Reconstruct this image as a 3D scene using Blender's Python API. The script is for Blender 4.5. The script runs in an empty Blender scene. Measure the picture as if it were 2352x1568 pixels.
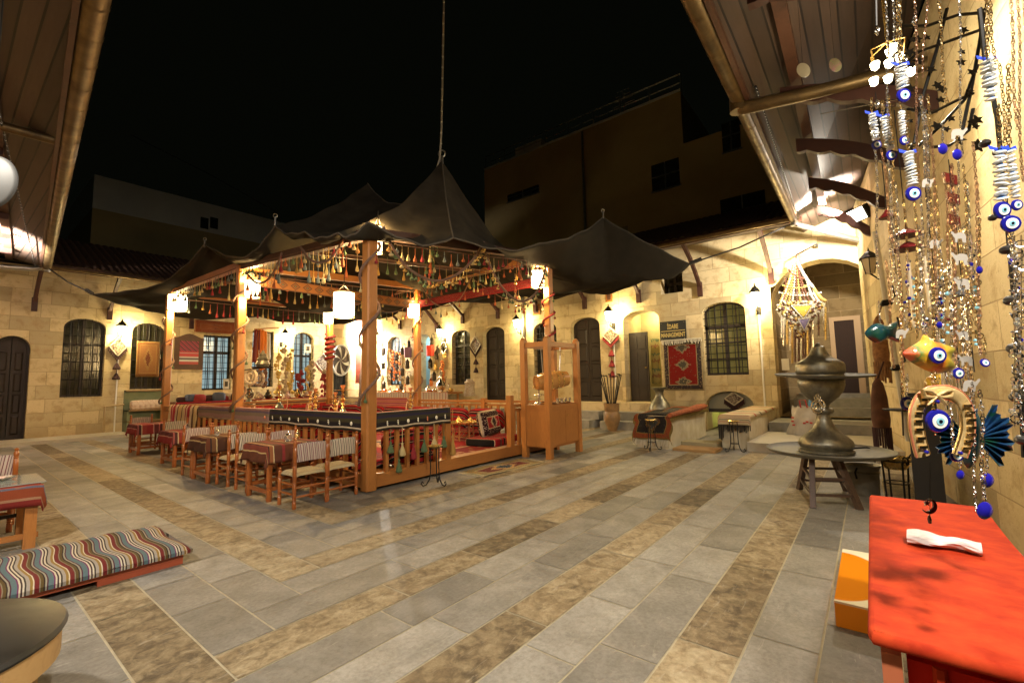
import bpy, math, random
from mathutils import Vector, Matrix
random.seed(7)
sc = bpy.context.scene
R_, U_, F_ = (Vector(v) for v in ((0.6197753938,-0.7845018994,-0.0208621912),(-0.0557499285,-0.0705290144,0.9959506030),(0.7827965296,0.6161026115,0.0874480725)))
FL = 0.8856153928
EYE = Vector((0,0,1.5))
cam = bpy.data.cameras.new("camera"); camo = bpy.data.objects.new("camera", cam)
sc.collection.objects.link(camo); sc.camera = camo
cam.sensor_width = 36; cam.lens = 18*FL; cam.clip_start = .05; cam.clip_end = 400
camo.matrix_world = Matrix(((R_.x,U_.x,-F_.x,EYE.x),(R_.y,U_.y,-F_.y,EYE.y),(R_.z,U_.z,-F_.z,EYE.z),(0,0,0,1)))
# night sky
w = bpy.data.worlds.new("World"); sc.world = w; w.use_nodes = True
bg = w.node_tree.nodes['Background']; bg.inputs[0].default_value = (.012,.014,.008,1); bg.inputs[1].default_value = .12
sc.view_settings.view_transform = 'Standard'; sc.view_settings.look = 'None'; sc.view_settings.gamma = 1
sc.view_settings.exposure = 0.0
LK = 3.0   # common power factor of all lamps

def lamp_light(loc, power, col=(1,.72,.36), size=.08, parent=None, name='bulb_light', spot=None, aim=None):
    d = bpy.data.lights.new(name, 'SPOT' if spot else 'POINT'); d.energy = power*LK; d.color = col; d.shadow_soft_size = size
    o = bpy.data.objects.new(name, d); sc.collection.objects.link(o)
    if spot: d.spot_size = spot; d.spot_blend = .6; o.rotation_euler = (Vector(aim)-Vector(loc)).to_track_quat('-Z','Y').to_euler()
    if parent: o.parent = parent; o.location = Vector(loc)-acc(parent)
    else: o.location = loc
    return o

# ---- measuring helpers: V(x,y) are positions in the 2352 px wide view of the photograph
def ray(x,y):
    a=(x-1176)/1176; b=-(y-784)/1176
    return R_*a+U_*b+F_*FL
def Gz(x,y,z=0): d=ray(x,y); return EYE+d*((z-EYE.z)/d.z)
def Px(x,y,X): d=ray(x,y); return EYE+d*(X/d.x)
def Py(x,y,Y): d=ray(x,y); return EYE+d*(Y/d.y)
def Pd(x,y,D): return EYE+ray(x,y)*(D/FL)

def acc(o):
    v=Vector((0,0,0))
    while o: v+=o.location; o=o.parent
    return v

class MB:
    def __init__(s): s.v=[]; s.f=[]; s.uv={}; s.mi={}; s.m=0
    def add(s,vs,fs,uvs=None):
        n=len(s.v); s.v+= [tuple(p) for p in vs]
        for i,f in enumerate(fs):
            if s.m: s.mi[len(s.f)]=s.m
            if uvs: s.uv[len(s.f)]=uvs[i] if len(uvs)==len(fs) and isinstance(uvs[i],(list,tuple)) and isinstance(uvs[i][0],(list,tuple)) else [uvs[k] for k in f]
            s.f.append(tuple(n+k for k in f))
        return s
    def box(s,a,b):
        x0,y0,z0=[min(a[i],b[i]) for i in range(3)]; x1,y1,z1=[max(a[i],b[i]) for i in range(3)]
        return s.add([(x0,y0,z0),(x1,y0,z0),(x1,y1,z0),(x0,y1,z0),(x0,y0,z1),(x1,y0,z1),(x1,y1,z1),(x0,y1,z1)],
          [(0,3,2,1),(4,5,6,7),(0,1,5,4),(1,2,6,5),(2,3,7,6),(3,0,4,7)])
    def cbox(s,c,sz): return s.box([c[i]-sz[i]/2 for i in range(3)],[c[i]+sz[i]/2 for i in range(3)])
    def beam(s,p,q,w,h,up=(0,0,1)):
        p=Vector(p);q=Vector(q);d=(q-p).normalized();u=Vector(up)
        if abs(d.dot(u))>.98:u=Vector((1,0,0))
        a=d.cross(u).normalized();b=a.cross(d).normalized();vs=[]
        for e in(p,q):
            for i,j in((-1,-1),(1,-1),(1,1),(-1,1)): vs.append(e+a*i*w/2+b*j*h/2)
        return s.add(vs,[(0,1,2,3),(7,6,5,4),(0,4,5,1),(1,5,6,2),(2,6,7,3),(3,7,4,0)])
    def tube(s,pts,r,n=8,cap=True):
        pts=[Vector(p) for p in pts]; m=len(pts); vs=[];fs=[]
        rr=r if isinstance(r,(list,tuple)) else [r]*m
        prev=None
        for i,p in enumerate(pts):
            d=(pts[min(i+1,m-1)]-pts[max(i-1,0)])
            if d.length<1e-9:d=Vector((0,0,1))
            d.normalize()
            if prev is None:
                u=Vector((0,0,1)) if abs(d.z)<.9 else Vector((1,0,0))
                a=d.cross(u).normalized()
            else:
                a=prev-d*prev.dot(d)
                a=a.normalized() if a.length>1e-6 else d.orthogonal().normalized()
            prev=a;b=d.cross(a)
            for k in range(n):
                t=2*math.pi*k/n; vs.append(p+(a*math.cos(t)+b*math.sin(t))*rr[i])
        for i in range(m-1):
            for k in range(n):
                k2=(k+1)%n; fs.append((i*n+k,i*n+k2,(i+1)*n+k2,(i+1)*n+k))
        if cap: fs+= [tuple(reversed(range(n))),tuple(range((m-1)*n,m*n))]
        return s.add(vs,fs)
    def lathe(s,c,prof,n=16,M=None):
        c=Vector(c);vs=[];fs=[];m=len(prof)
        for r,z in prof:
            for k in range(n):
                t=2*math.pi*k/n;p=Vector((r*math.cos(t),r*math.sin(t),z))
                if M:p=M@p
                vs.append(c+p)
        for i in range(m-1):
            for k in range(n):
                k2=(k+1)%n;fs.append((i*n+k,i*n+k2,(i+1)*n+k2,(i+1)*n+k))
        fs+= [tuple(reversed(range(n))),tuple(range((m-1)*n,m*n))]
        return s.add(vs,fs)
    def ball(s,c,r,n=8,sq=(1,1,1)):
        c=Vector(c);m=max(4,n//2);vs=[];fs=[]
        for i in range(1,m):
            a=math.pi*i/m
            for k in range(n):
                t=2*math.pi*k/n;vs.append(c+Vector((math.sin(a)*math.cos(t)*sq[0],math.sin(a)*math.sin(t)*sq[1],math.cos(a)*sq[2]))*r)
        for i in range(m-2):
            for k in range(n):
                k2=(k+1)%n;fs.append((i*n+k,(i+1)*n+k,(i+1)*n+k2,i*n+k2))
        t=len(vs);vs+=[c+Vector((0,0,r*sq[2])),c-Vector((0,0,r*sq[2]))]
        for k in range(n):
            k2=(k+1)%n;fs.append((t,k,k2));fs.append((t+1,(m-2)*n+k2,(m-2)*n+k))
        return s.add(vs,fs)
    def torus(s,c,R,r,ax=(0,0,1),n=16,k=6,sq=1):
        ax=Vector(ax).normalized();a=ax.orthogonal().normalized()
        if abs(ax.z)<.9: a=ax.cross(Vector((0,0,1))).normalized()
        b=ax.cross(a)
        pts=[Vector(c)+(a*math.cos(2*math.pi*i/n)+b*math.sin(2*math.pi*i/n)*sq)*R for i in range(n+1)]
        return s.tube(pts,r,k,cap=False)
    def prism(s,pts,vec,uvs=None):
        n=len(pts);pts=[Vector(p) for p in pts];vec=Vector(vec)
        return s.add(pts+[p+vec for p in pts],[tuple(range(n)),tuple(reversed(range(n,2*n)))]+[(i,n+i,n+(i+1)%n,(i+1)%n) for i in range(n)])
    def grid(s,fn,nu,nv,uvf=None,th=None):
        vs=[];uv=[]
        for j in range(nv+1):
            for i in range(nu+1):
                u=i/nu;v=j/nv;vs.append(Vector(fn(u,v)));uv.append(uvf(u,v) if uvf else (u,v))
        fs=[(j*(nu+1)+i,j*(nu+1)+i+1,(j+1)*(nu+1)+i+1,(j+1)*(nu+1)+i) for j in range(nv) for i in range(nu)]
        s.add(vs,fs,uv)
        return s
    def build(s,name,mat,parent=None,smooth=False,label=None,kind=None,cat=None,group=None,solid=0,origin=True):
        me=bpy.data.meshes.new(name)
        if parent: off=acc(parent)
        elif origin and s.v:
            xs=[p[0] for p in s.v];ys=[p[1] for p in s.v];off=Vector(((min(xs)+max(xs))/2,(min(ys)+max(ys))/2,min(p[2] for p in s.v)))
        else: off=Vector((0,0,0))
        me.from_pydata([(p[0]-off.x,p[1]-off.y,p[2]-off.z) for p in s.v],[],s.f)
        ul=me.uv_layers.new(name='UVMap')
        me.update()
        for p in me.polygons:
            if p.index in s.uv:
                for k,l in enumerate(p.loop_indices): ul.data[l].uv=s.uv[p.index][k]
            else:
                n=p.normal;a=(abs(n.x),abs(n.y),abs(n.z))
                for l in p.loop_indices:
                    q=s.v[me.loops[l].vertex_index]
                    ul.data[l].uv=(q[0],q[1]) if a[2]>=max(a[0],a[1]) else ((q[1],q[2]) if a[0]>a[1] else (q[0],q[2]))
            p.use_smooth=smooth
            if p.index in s.mi: p.material_index=s.mi[p.index]
        for m in (mat if isinstance(mat,(list,tuple)) else [mat]): me.materials.append(m)
        if smooth:
            me.set_sharp_from_angle(angle=math.radians(40))
        o=bpy.data.objects.new(name,me);sc.collection.objects.link(o)
        if parent:o.parent=parent
        else:o.location=off
        if solid:
            md=o.modifiers.new('thickness','SOLIDIFY');md.thickness=solid;md.offset=0
        tag(o,label,cat,group,kind)
        return o
def tag(o,label=None,cat=None,group=None,kind=None):
    if label:o['label']=label
    if cat:o['category']=cat
    if group:o['group']=group
    if kind:o['kind']=kind
    elif label and cat:o['kind']='thing'
    return o
def thing(name,label,cat,loc=(0,0,0),group=None,rz=0):
    o=bpy.data.objects.new(name,None);sc.collection.objects.link(o);o.location=loc;o.rotation_euler=(0,0,rz);o.empty_display_size=.1
    return tag(o,label,cat,group)
def copy_tree(o,parent=None):
    c=o.copy();sc.collection.objects.link(c);c.parent=parent
    for ch in list(o.children): copy_tree(ch,c)
    return c
def put(proto,loc,rz=0,label=None,scale=None,group=None):
    c=copy_tree(proto) if proto.get('used') else proto
    proto['used']=1
    c.location=loc;c.rotation_euler=(0,0,rz)
    if scale:c.scale=scale if not isinstance(scale,(int,float)) else (scale,)*3
    if label:c['label']=label
    if group:c['group']=group
    return c

# ---------------- materials
def nt(name):
    m=bpy.data.materials.new(name);m.use_nodes=True;t=m.node_tree;b=t.nodes['Principled BSDF'];return m,t,b
def nd(t,typ,**kw):
    n=t.nodes.new(typ)
    for k,v in kw.items():
        if k.startswith('i_'):
            key=k[2:];key=int(key) if key.isdigit() else key.replace('_',' ')
            s=n.inputs[key]
            if hasattr(v,'is_output'): t.links.new(v,s)
            else: s.default_value=v
        else: setattr(n,k,v)
    return n
def mth(t,op,a,b=None,c=None):
    n=t.nodes.new('ShaderNodeMath');n.operation=op
    for i,v in enumerate((a,b,c)):
        if v is None:continue
        if hasattr(v,'is_output'):t.links.new(v,n.inputs[i])
        else:n.inputs[i].default_value=v
    return n.outputs[0]
def ramp(t,fac,stops,interp='LINEAR'):
    r=t.nodes.new('ShaderNodeValToRGB');cr=r.color_ramp;cr.interpolation=interp
    while len(cr.elements)>1:cr.elements.remove(cr.elements[-1])
    for i,(p,c) in enumerate(stops):
        e=cr.elements[0] if i==0 else cr.elements.new(p)
        e.position=p;e.color=(*c,1) if len(c)==3 else c
    t.links.new(fac,r.inputs[0]);return r.outputs[0]
def mix(t,fac,a,b,mode='MIX'):
    n=t.nodes.new('ShaderNodeMix');n.data_type='RGBA';n.blend_type=mode
    for k,v in ((0,fac),(6,a),(7,b)):
        if hasattr(v,'is_output'):t.links.new(v,n.inputs[k])
        else:n.inputs[k].default_value=v if k==0 else (*v,1)
    return n.outputs[2]
def bump(t,b,h,st=.3,dist=.01):
    n=nd(t,'ShaderNodeBump',i_Strength=st,i_Distance=dist,i_Height=h);t.links.new(n.outputs[0],b.inputs['Normal'])
def noise(t,vec,scale,detail=4,rough=.6,dist=0):
    n=nd(t,'ShaderNodeTexNoise',i_Scale=scale,i_Detail=detail,i_Roughness=rough,i_Distortion=dist)
    if vec is not None:t.links.new(vec,n.inputs['Vector'])
    return n.outputs[0]
def objco(t): return nd(t,'ShaderNodeTexCoord').outputs['Object']
def uvco(t): return nd(t,'ShaderNodeTexCoord').outputs['UV']
def vscale(t,vec,s):
    n=nd(t,'ShaderNodeVectorMath',operation='MULTIPLY');t.links.new(vec,n.inputs[0]);n.inputs[1].default_value=s;return n.outputs[0]
def P(name,c,rough=.6,metal=0,c2=None,ns=6,bs=0,stretch=None,spec=.5,emit=None,est=0,trans=0,alpha=1,coat=0,bd=.005):
    m,t,b=nt(name)
    b.inputs['Roughness'].default_value=rough;b.inputs['Metallic'].default_value=metal
    b.inputs['Specular IOR Level'].default_value=spec
    if coat:b.inputs['Coat Weight'].default_value=coat;b.inputs['Coat Roughness'].default_value=.15
    if trans:b.inputs['Transmission Weight'].default_value=trans
    b.inputs['Base Color'].default_value=(*c,1)
    if c2 or bs:
        v=objco(t)
        if stretch:v=vscale(t,v,stretch)
        n=noise(t,v,ns,5,.6,.4)
        if c2:
            t.links.new(ramp(t,n,[(.3,c),(.7,c2)]),b.inputs['Base Color'])
            t.links.new(mth(t,'MULTIPLY_ADD',n,.3,max(0,rough-.15)),b.inputs['Roughness'])
        if bs:bump(t,b,n,bs,bd)
    if emit:b.inputs['Emission Color'].default_value=(*emit,1);b.inputs['Emission Strength'].default_value=est
    return m
def stripes(name,cols,rep=1,axis=0,rough=.9,wob=.01,bs=.3,sheen=0):
    """cols: [(width,colour)], repeated rep times along uv axis"""
    m,t,b=nt(name);b.inputs['Roughness'].default_value=rough;b.inputs['Specular IOR Level'].default_value=.2
    sp=nd(t,'ShaderNodeSeparateXYZ',i_0=uvco(t));u=sp.outputs[axis]
    n=noise(t,uvco(t),6,2);u=mth(t,'ADD',u,mth(t,'MULTIPLY',mth(t,'SUBTRACT',n,.5),wob*2))
    fr=mth(t,'FRACT',mth(t,'MULTIPLY',u,rep))
    tot=sum(w for w,_ in cols);p=0;st=[]
    for w_,c in cols: st.append((p/tot,c));p+=w_
    col=ramp(t,fr,st[:32],'CONSTANT')
    n2=noise(t,uvco(t),220,2)
    col=mix(t,.35,col,ramp(t,n2,[(.3,(.35,.35,.35)),(.7,(1,1,1))]),'MULTIPLY')
    t.links.new(col,b.inputs['Base Color']);bump(t,b,n2,bs,.003)
    return m
def rug(name,bord,field,dia,acc_,n=1,aspect=1.5,rough=.95,cream=(.5,.42,.3)):
    """bordered carpet over uv 0..1 with n medallions along v"""
    m,t,b=nt(name);b.inputs['Roughness'].default_value=rough;b.inputs['Specular IOR Level'].default_value=.15
    sp=nd(t,'ShaderNodeSeparateXYZ',i_0=uvco(t));u,v=sp.outputs[0],sp.outputs[1]
    du=mth(t,'MINIMUM',u,mth(t,'SUBTRACT',1,u));dv=mth(t,'MINIMUM',v,mth(t,'SUBTRACT',1,v))
    dv=mth(t,'MULTIPLY',dv,aspect);e=mth(t,'MINIMUM',du,dv)
    vv=mth(t,'ABSOLUTE',mth(t,'SUBTRACT',mth(t,'FRACT',mth(t,'MULTIPLY',v,n)),.5))
    uu=mth(t,'ABSOLUTE',mth(t,'SUBTRACT',u,.5))
    q=nd(t,'ShaderNodeTexVoronoi',i_Scale=26.0);t.links.new(uvco(t),q.inputs['Vector'])
    vr=q.outputs['Distance']
    d=mth(t,'ADD',mth(t,'MULTIPLY',vv,1.0),mth(t,'MULTIPLY',uu,1.7))
    d=mth(t,'ADD',d,mth(t,'MULTIPLY',vr,.22))
    med=ramp(t,d,[(0,acc_),(.08,cream),(.13,dia),(.33,cream),(.37,acc_),(.42,cream),(.45,field)],'CONSTANT')
    spk=ramp(t,vr,[(0,cream),(.12,dia),(.2,field)],'CONSTANT')
    ismed=mth(t,'GREATER_THAN',.5,d)
    fl=mix(t,ismed,spk,med)
    bsp=ramp(t,vr,[(0,cream),(.16,acc_),(.3,bord)],'CONSTANT')
    band=ramp(t,e,[(0,(0,0,0)),(.03,(1,1,1)),(.13,(0,0,0))],'CONSTANT')
    bcol=mix(t,band,cream,bsp)
    inf=mth(t,'GREATER_THAN',e,.15)
    col=mix(t,inf,bcol,fl)
    n2=noise(t,uvco(t),180,2);col=mix(t,.45,col,ramp(t,n2,[(.3,(.3,.3,.3)),(.7,(1,1,1))]),'MULTIPLY')
    t.links.new(col,b.inputs['Base Color']);bump(t,b,n2,.4,.004)
    return m
def stone(name,base,dark,bw=.85,bh=.42,mort=(.36,.27,.15),msz=.007,bs=.7):
    m,t,b=nt(name);b.inputs['Roughness'].default_value=.9;b.inputs['Specular IOR Level'].default_value=.2
    uv=uvco(t)
    dn=nd(t,'ShaderNodeTexNoise',i_Scale=1.3,i_Detail=2.0);t.links.new(uv,dn.inputs['Vector'])
    off=nd(t,'ShaderNodeVectorMath',operation='MULTIPLY_ADD');t.links.new(dn.outputs['Color'],off.inputs[0]);off.inputs[1].default_value=(.03,.02,0);t.links.new(uv,off.inputs[2])
    br=nd(t,'ShaderNodeTexBrick',i_Scale=1.0,i_Mortar_Size=msz,i_Brick_Width=bw,i_Row_Height=bh,i_Mortar_Smooth=.3,i_Bias=-.15)
    br.offset=.5;br.offset_frequency=2;br.squash=.75;br.squash_frequency=3
    t.links.new(off.outputs[0],br.inputs['Vector'])
    br.inputs['Color1'].default_value=(0,0,0,1);br.inputs['Color2'].default_value=(1,1,1,1);br.inputs['Mortar'].default_value=(.5,.5,.5,1)
    tone=br.outputs['Color']
    n1=noise(t,uv,3.5,6,.65,.3);n2=noise(t,uv,26,6,.7);n3=noise(t,uv,.6,3)
    c=ramp(t,tone,[(0,tuple(x*.74 for x in base)),(.35,base),(.8,tuple(min(1,x*1.12) for x in base)),(1,(base[0]*.72,base[1]*.62,base[2]*.55))])
    c=mix(t,mth(t,'MULTIPLY',ramp(t,n1,[(.50,(0,0,0)),(.68,(1,1,1))]),.75),c,dark)
    pits=ramp(t,n2,[(.30,(.45,.4,.33)),(.42,(1,1,1))])
    c=mix(t,.8,c,pits,'MULTIPLY')
    # uneven darker tone towards the foot of the wall
    sp=nd(t,'ShaderNodeSeparateXYZ',i_0=uv)
    ft=mth(t,'MULTIPLY',ramp(t,mth(t,'ADD',sp.outputs[1],mth(t,'MULTIPLY',n1,.9)),[(.4,(1,1,1)),(1.0,(0,0,0))]),.5)
    c=mix(t,ft,c,(dark[0]*.8,dark[1]*.7,dark[2]*.55))
    c=mix(t,br.outputs['Fac'],c,mort)
    t.links.new(c,b.inputs['Base Color'])
    h=mth(t,'SUBTRACT',mth(t,'MULTIPLY',n2,.4),br.outputs['Fac'])
    h=mth(t,'ADD',h,mth(t,'MULTIPLY',tone,.3));bump(t,b,h,bs,.02)
    return m
WOOD=P('honey_wood',(.40,.155,.035),.42,c2=(.56,.25,.06),ns=9,stretch=(1,1,1),bs=.12,coat=.15)
def woodm(name,c1,c2,st,rough=.42,coat=.15,ns=3):
    m,t,b=nt(name);b.inputs['Roughness'].default_value=rough;b.inputs['Coat Weight'].default_value=coat;b.inputs['Coat Roughness'].default_value=.2
    v=vscale(t,objco(t),st);n=noise(t,v,ns,6,.65,1.2);n2=noise(t,objco(t),1.1,3)
    c=ramp(t,n,[(.25,c1),(.5,c2),(.75,tuple((a+b_)/2 for a,b_ in zip(c1,c2)))])
    c=mix(t,.35,c,ramp(t,n2,[(.3,(.55,.5,.45)),(.7,(1,1,1))]),'MULTIPLY')
    t.links.new(c,b.inputs['Base Color']);bump(t,b,n,.15,.003);return m
WOODV=woodm('honey_wood_upright',(.22,.078,.016),(.40,.160,.036),(14,14,1.2))
WOODX=woodm('honey_wood_lengthwise',(.22,.078,.016),(.38,.150,.034),(1.2,14,14))
WOODY=woodm('honey_wood_crosswise',(.22,.078,.016),(.38,.150,.034),(14,1.2,14))
RED_WOOD=woodm('turned_chair_wood',(.20,.05,.010),(.36,.105,.021),(12,12,1.5),.3,.4)
DARKW=woodm('dark_door_wood',(.008,.005,.0035),(.020,.011,.007),(9,9,1),.6,.0)
BRNW=woodm('brown_roof_wood',(.045,.018,.011),(.085,.034,.018),(1.5,1.5,9),.6,.05)
IRON=P('black_iron',(.012,.011,.01),.5,.6)
BRASS=P('polished_brass',(.85,.60,.22),.28,.8,c2=(.6,.38,.1),ns=20)
SILV=P('silvered_metal',(.75,.72,.66),.2,1)
COPR=P('polished_copper',(.8,.32,.14),.25,1)
PEWT=P('aged_tinned_copper',(.13,.122,.095),.42,.8,c2=(.27,.25,.19),ns=14,bs=.35)
STEEL=P('dull_steel',(.35,.33,.30),.35,.9,c2=(.5,.47,.42),ns=7)
WHITE=P('white_plastic',(.75,.73,.66),.4)
GLASS=P('clear_glass',(.9,.95,.92),.05,trans=.9)
DGLASS=P('dark_window_glass',(.015,.015,.008),.08,c2=(.03,.028,.012),ns=1.5)
LGLASS=P('lit_window_glass',(.05,.045,.02),.12,emit=(.55,.44,.10),est=.13)
CGLASS=P('cool_lit_window_glass',(.1,.1,.1),.15,emit=(.45,.72,.78),est=.5)
WALLM=stone('cream_limestone_blocks',(.58,.47,.275),(.34,.23,.11))
SLATE_STEP=P('grey_slate_step',(.20,.19,.165),.6,c2=(.32,.30,.26),ns=5,bs=.2)
# ================= SETTING: floor
LY=20.0; BX=13.8
def tone_mat(name,stops,rough,ns,mott=None):
    m,t,b=nt(name)
    a=nd(t,'ShaderNodeAttribute',attribute_name='tone').outputs['Fac']
    co=objco(t);vo=nd(t,'ShaderNodeVectorMath',operation='ADD');t.links.new(co,vo.inputs[0])
    cm=nd(t,'ShaderNodeCombineXYZ',i_2=mth(t,'MULTIPLY',a,37.));t.links.new(cm.outputs[0],vo.inputs[1]);v=vo.outputs[0]
    n=noise(t,v,ns,7,.62,.6);n2=noise(t,v,38,5,.7);n3=noise(t,v,3.1,6,.7,.8)
    c=ramp(t,mth(t,'ADD',n,mth(t,'MULTIPLY',mth(t,'SUBTRACT',a,.5),.26 if mott else .05)),stops)
    c=mix(t,.8,c,ramp(t,a,[(0,(.50,.50,.50)),(.5,(.80,.79,.78)),(1,(1,1,1))]),'MULTIPLY')
    if mott: c=mix(t,mth(t,'MULTIPLY',ramp(t,n3,[(.44,(0,0,0)),(.64,(1,1,1))]),.55),c,mott)
    c=mix(t,.55,c,ramp(t,n2,[(.3,(.45,.42,.38)),(.6,(1,1,1))]),'MULTIPLY')
    sc_=noise(t,vscale(t,v,(1.2,7,1)),2.2,6,.7,2.5);c=mix(t,mth(t,'MULTIPLY',ramp(t,sc_,[(.60,(0,0,0)),(.68,(1,1,1))]),.30),c,(.48,.45,.38))
    t.links.new(c,b.inputs['Base Color'])
    t.links.new(mth(t,'MULTIPLY_ADD',n3,.35,rough-.12),b.inputs['Roughness']);b.inputs['Specular IOR Level'].default_value=.28
    bump(t,b,mth(t,'ADD',mth(t,'MULTIPLY',n,.8),mth(t,'MULTIPLY',n2,.35)),.6,.010)
    return m
SLATE=tone_mat('grey_slate_slabs',[(.3,(.205,.193,.170)),(.5,(.275,.260,.232)),(.72,(.36,.342,.305))],.50,3.4)
TAN=tone_mat('mottled_tan_limestone_slabs',[(.32,(.12,.090,.055)),(.44,(.22,.168,.10)),(.54,(.33,.262,.16)),(.66,(.41,.34,.22)),(.8,(.48,.41,.285))],.68,11,(.20,.145,.082))
GROUT=P('pale_cement_joints',(.33,.28,.185),.9,c2=(.46,.40,.27),ns=12)
b=MB().box((-6,-6,-.3),(26,30,0));o=b.build('ground',GROUT,kind='structure',origin=False)
def floor():
    vs=[];fs=[];mi=[];tn=[]
    rnd=random.Random(3)
    J=.006
    def slab(x0,y0,x1,y1,k):
        if x1-x0<.05 or y1-y0<.05:return
        n=len(vs);vs.extend([(x0+J,y0+J,.004),(x1-J,y0+J,.004),(x1-J,y1-J,.004),(x0+J,y1-J,.004)]);fs.append((n,n+1,n+2,n+3));mi.append(k);tn.append(rnd.random())
    for k in range(-6,24):
        for r,(o0,o1,kind) in enumerate(((.655,.985,1),(.985,1.325,0),(1.325,1.66,0))):
            y0=k*1.005+o0;y1=k*1.005+o1;X0=y0-1.95;X1=y1-1.95
            x=X1
            while x<20 and y1<21.4:
                L=rnd.uniform(.8,1.5) if kind else rnd.uniform(.72,1.2)
                slab(x,y0,x+L,y1,kind);x+=L
            y=y0
            while y<21.4 and X0>-7:
                L=rnd.uniform(.8,1.5) if kind else rnd.uniform(.62,.98)
                slab(X0,y,X1,y+L,kind);y+=L
    me=bpy.data.meshes.new('floor');me.from_pydata(vs,[],fs);me.update()
    me.materials.append(SLATE);me.materials.append(TAN)
    at=me.attributes.new('tone','FLOAT','FACE')
    for i,p in enumerate(me.polygons):p.material_index=mi[i];at.data[i].value=tn[i]
    o=bpy.data.objects.new('floor',me);sc.collection.objects.link(o);tag(o,kind='structure')
floor()

# ================= walls with real openings
class Pl:
    def __init__(s,ax,c): s.ax=ax;s.c=c
    def at(s,a,z,d=0): return Vector((a,s.c+d,z)) if s.ax=='y' else Vector((s.c+d,a,z))   # d>0 goes into the wall
    def px(s,x,y,d=0):
        p=Py(x,y,s.c+d) if s.ax=='y' else Px(x,y,s.c+d)
        return ((p.x if s.ax=='y' else p.y),p.z)
LW=Pl('y',LY);BW=Pl('x',BX)
def opening(pl,xl,xr,ytop,yspr,ybot,z0=None,depth=.35,flat=False):
    yc=(ytop+ybot)/2;a=pl.px(xl,yc)[0];b=pl.px(xr,yc)[0];xm=(xl+xr)/2
    zt=pl.px(xm,ytop)[1];zs=pl.px(xm,yspr)[1];zb=pl.px(xm,ybot)[1] if z0 is None else z0
    if flat:zs=zt
    return dict(s0=min(a,b),s1=max(a,b),zb=zb,zs=zs,zt=zt,d=depth)
def arch_pts(o,n=12,inset=0):
    c=(o['s0']+o['s1'])/2;hw=(o['s1']-o['s0'])/2-inset;h=max(0,o['zt']-o['zs']-inset*.6)
    if o['zt']-o['zs']<.02:return [(c-hw,o['zt']-inset),(c+hw,o['zt']-inset)]
    return [(c-hw*math.cos(math.pi*i/n),o['zs']+h*math.sin(math.pi*i/n)) for i in range(n+1)]
def wall(name,pl,s0,s1,z0,z1,ops,label,thick=.5,bands=(),mat=None):
    mb=MB();zz=[z0]+list(bands)+[z1]
    def q(a0,za0,a1,za1,b0,b1): # front quad: (a0,za0..b0) (a1,za1..b1)
        mb.add([pl.at(a0,za0),pl.at(a1,za1),pl.at(a1,b1),pl.at(a0,b0)],[(0,1,2,3)])
    for lo,hi in zip(zz[:-1],zz[1:]):
        cur=s0
        for o in sorted((o for o in ops if o['zb']<hi-.01 and o['zt']>lo+.01),key=lambda o:o['s0']):
            if o['s0']>cur:q(cur,lo,o['s0'],lo,hi,hi)
            if o['zb']>lo+.01:q(o['s0'],lo,o['s1'],lo,o['zb'],o['zb'])
            if o['zt']<hi-.001:
                ap=arch_pts(o)
                for (a,za),(b_,zb_) in zip(ap[:-1],ap[1:]): q(a,max(za,lo),b_,max(zb_,lo),hi,hi)
            cur=o['s1']
        if cur<s1:q(cur,lo,s1,lo,hi,hi)
    for o in ops: # reveals
        d=o['d'];ap=[(o['s0'],o['zb'])]+arch_pts(o)+[(o['s1'],o['zb'])];ap.append(ap[0])
        for (a,za),(b_,zb_) in zip(ap[:-1],ap[1:]):
            if abs(a-b_)+abs(za-zb_)<1e-5:continue
            mb.add([pl.at(a,za),pl.at(b_,zb_),pl.at(b_,zb_,d),pl.at(a,za,d)],[(0,1,2,3)])
    # back face and ends give the wall its thickness
    mb.add([pl.at(s0,z1),pl.at(s1,z1),pl.at(s1,z1,thick),pl.at(s0,z1,thick)],[(0,1,2,3)])
    return mb.build(name,mat or WALLM,label=label,cat='wall',origin=False)
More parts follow.
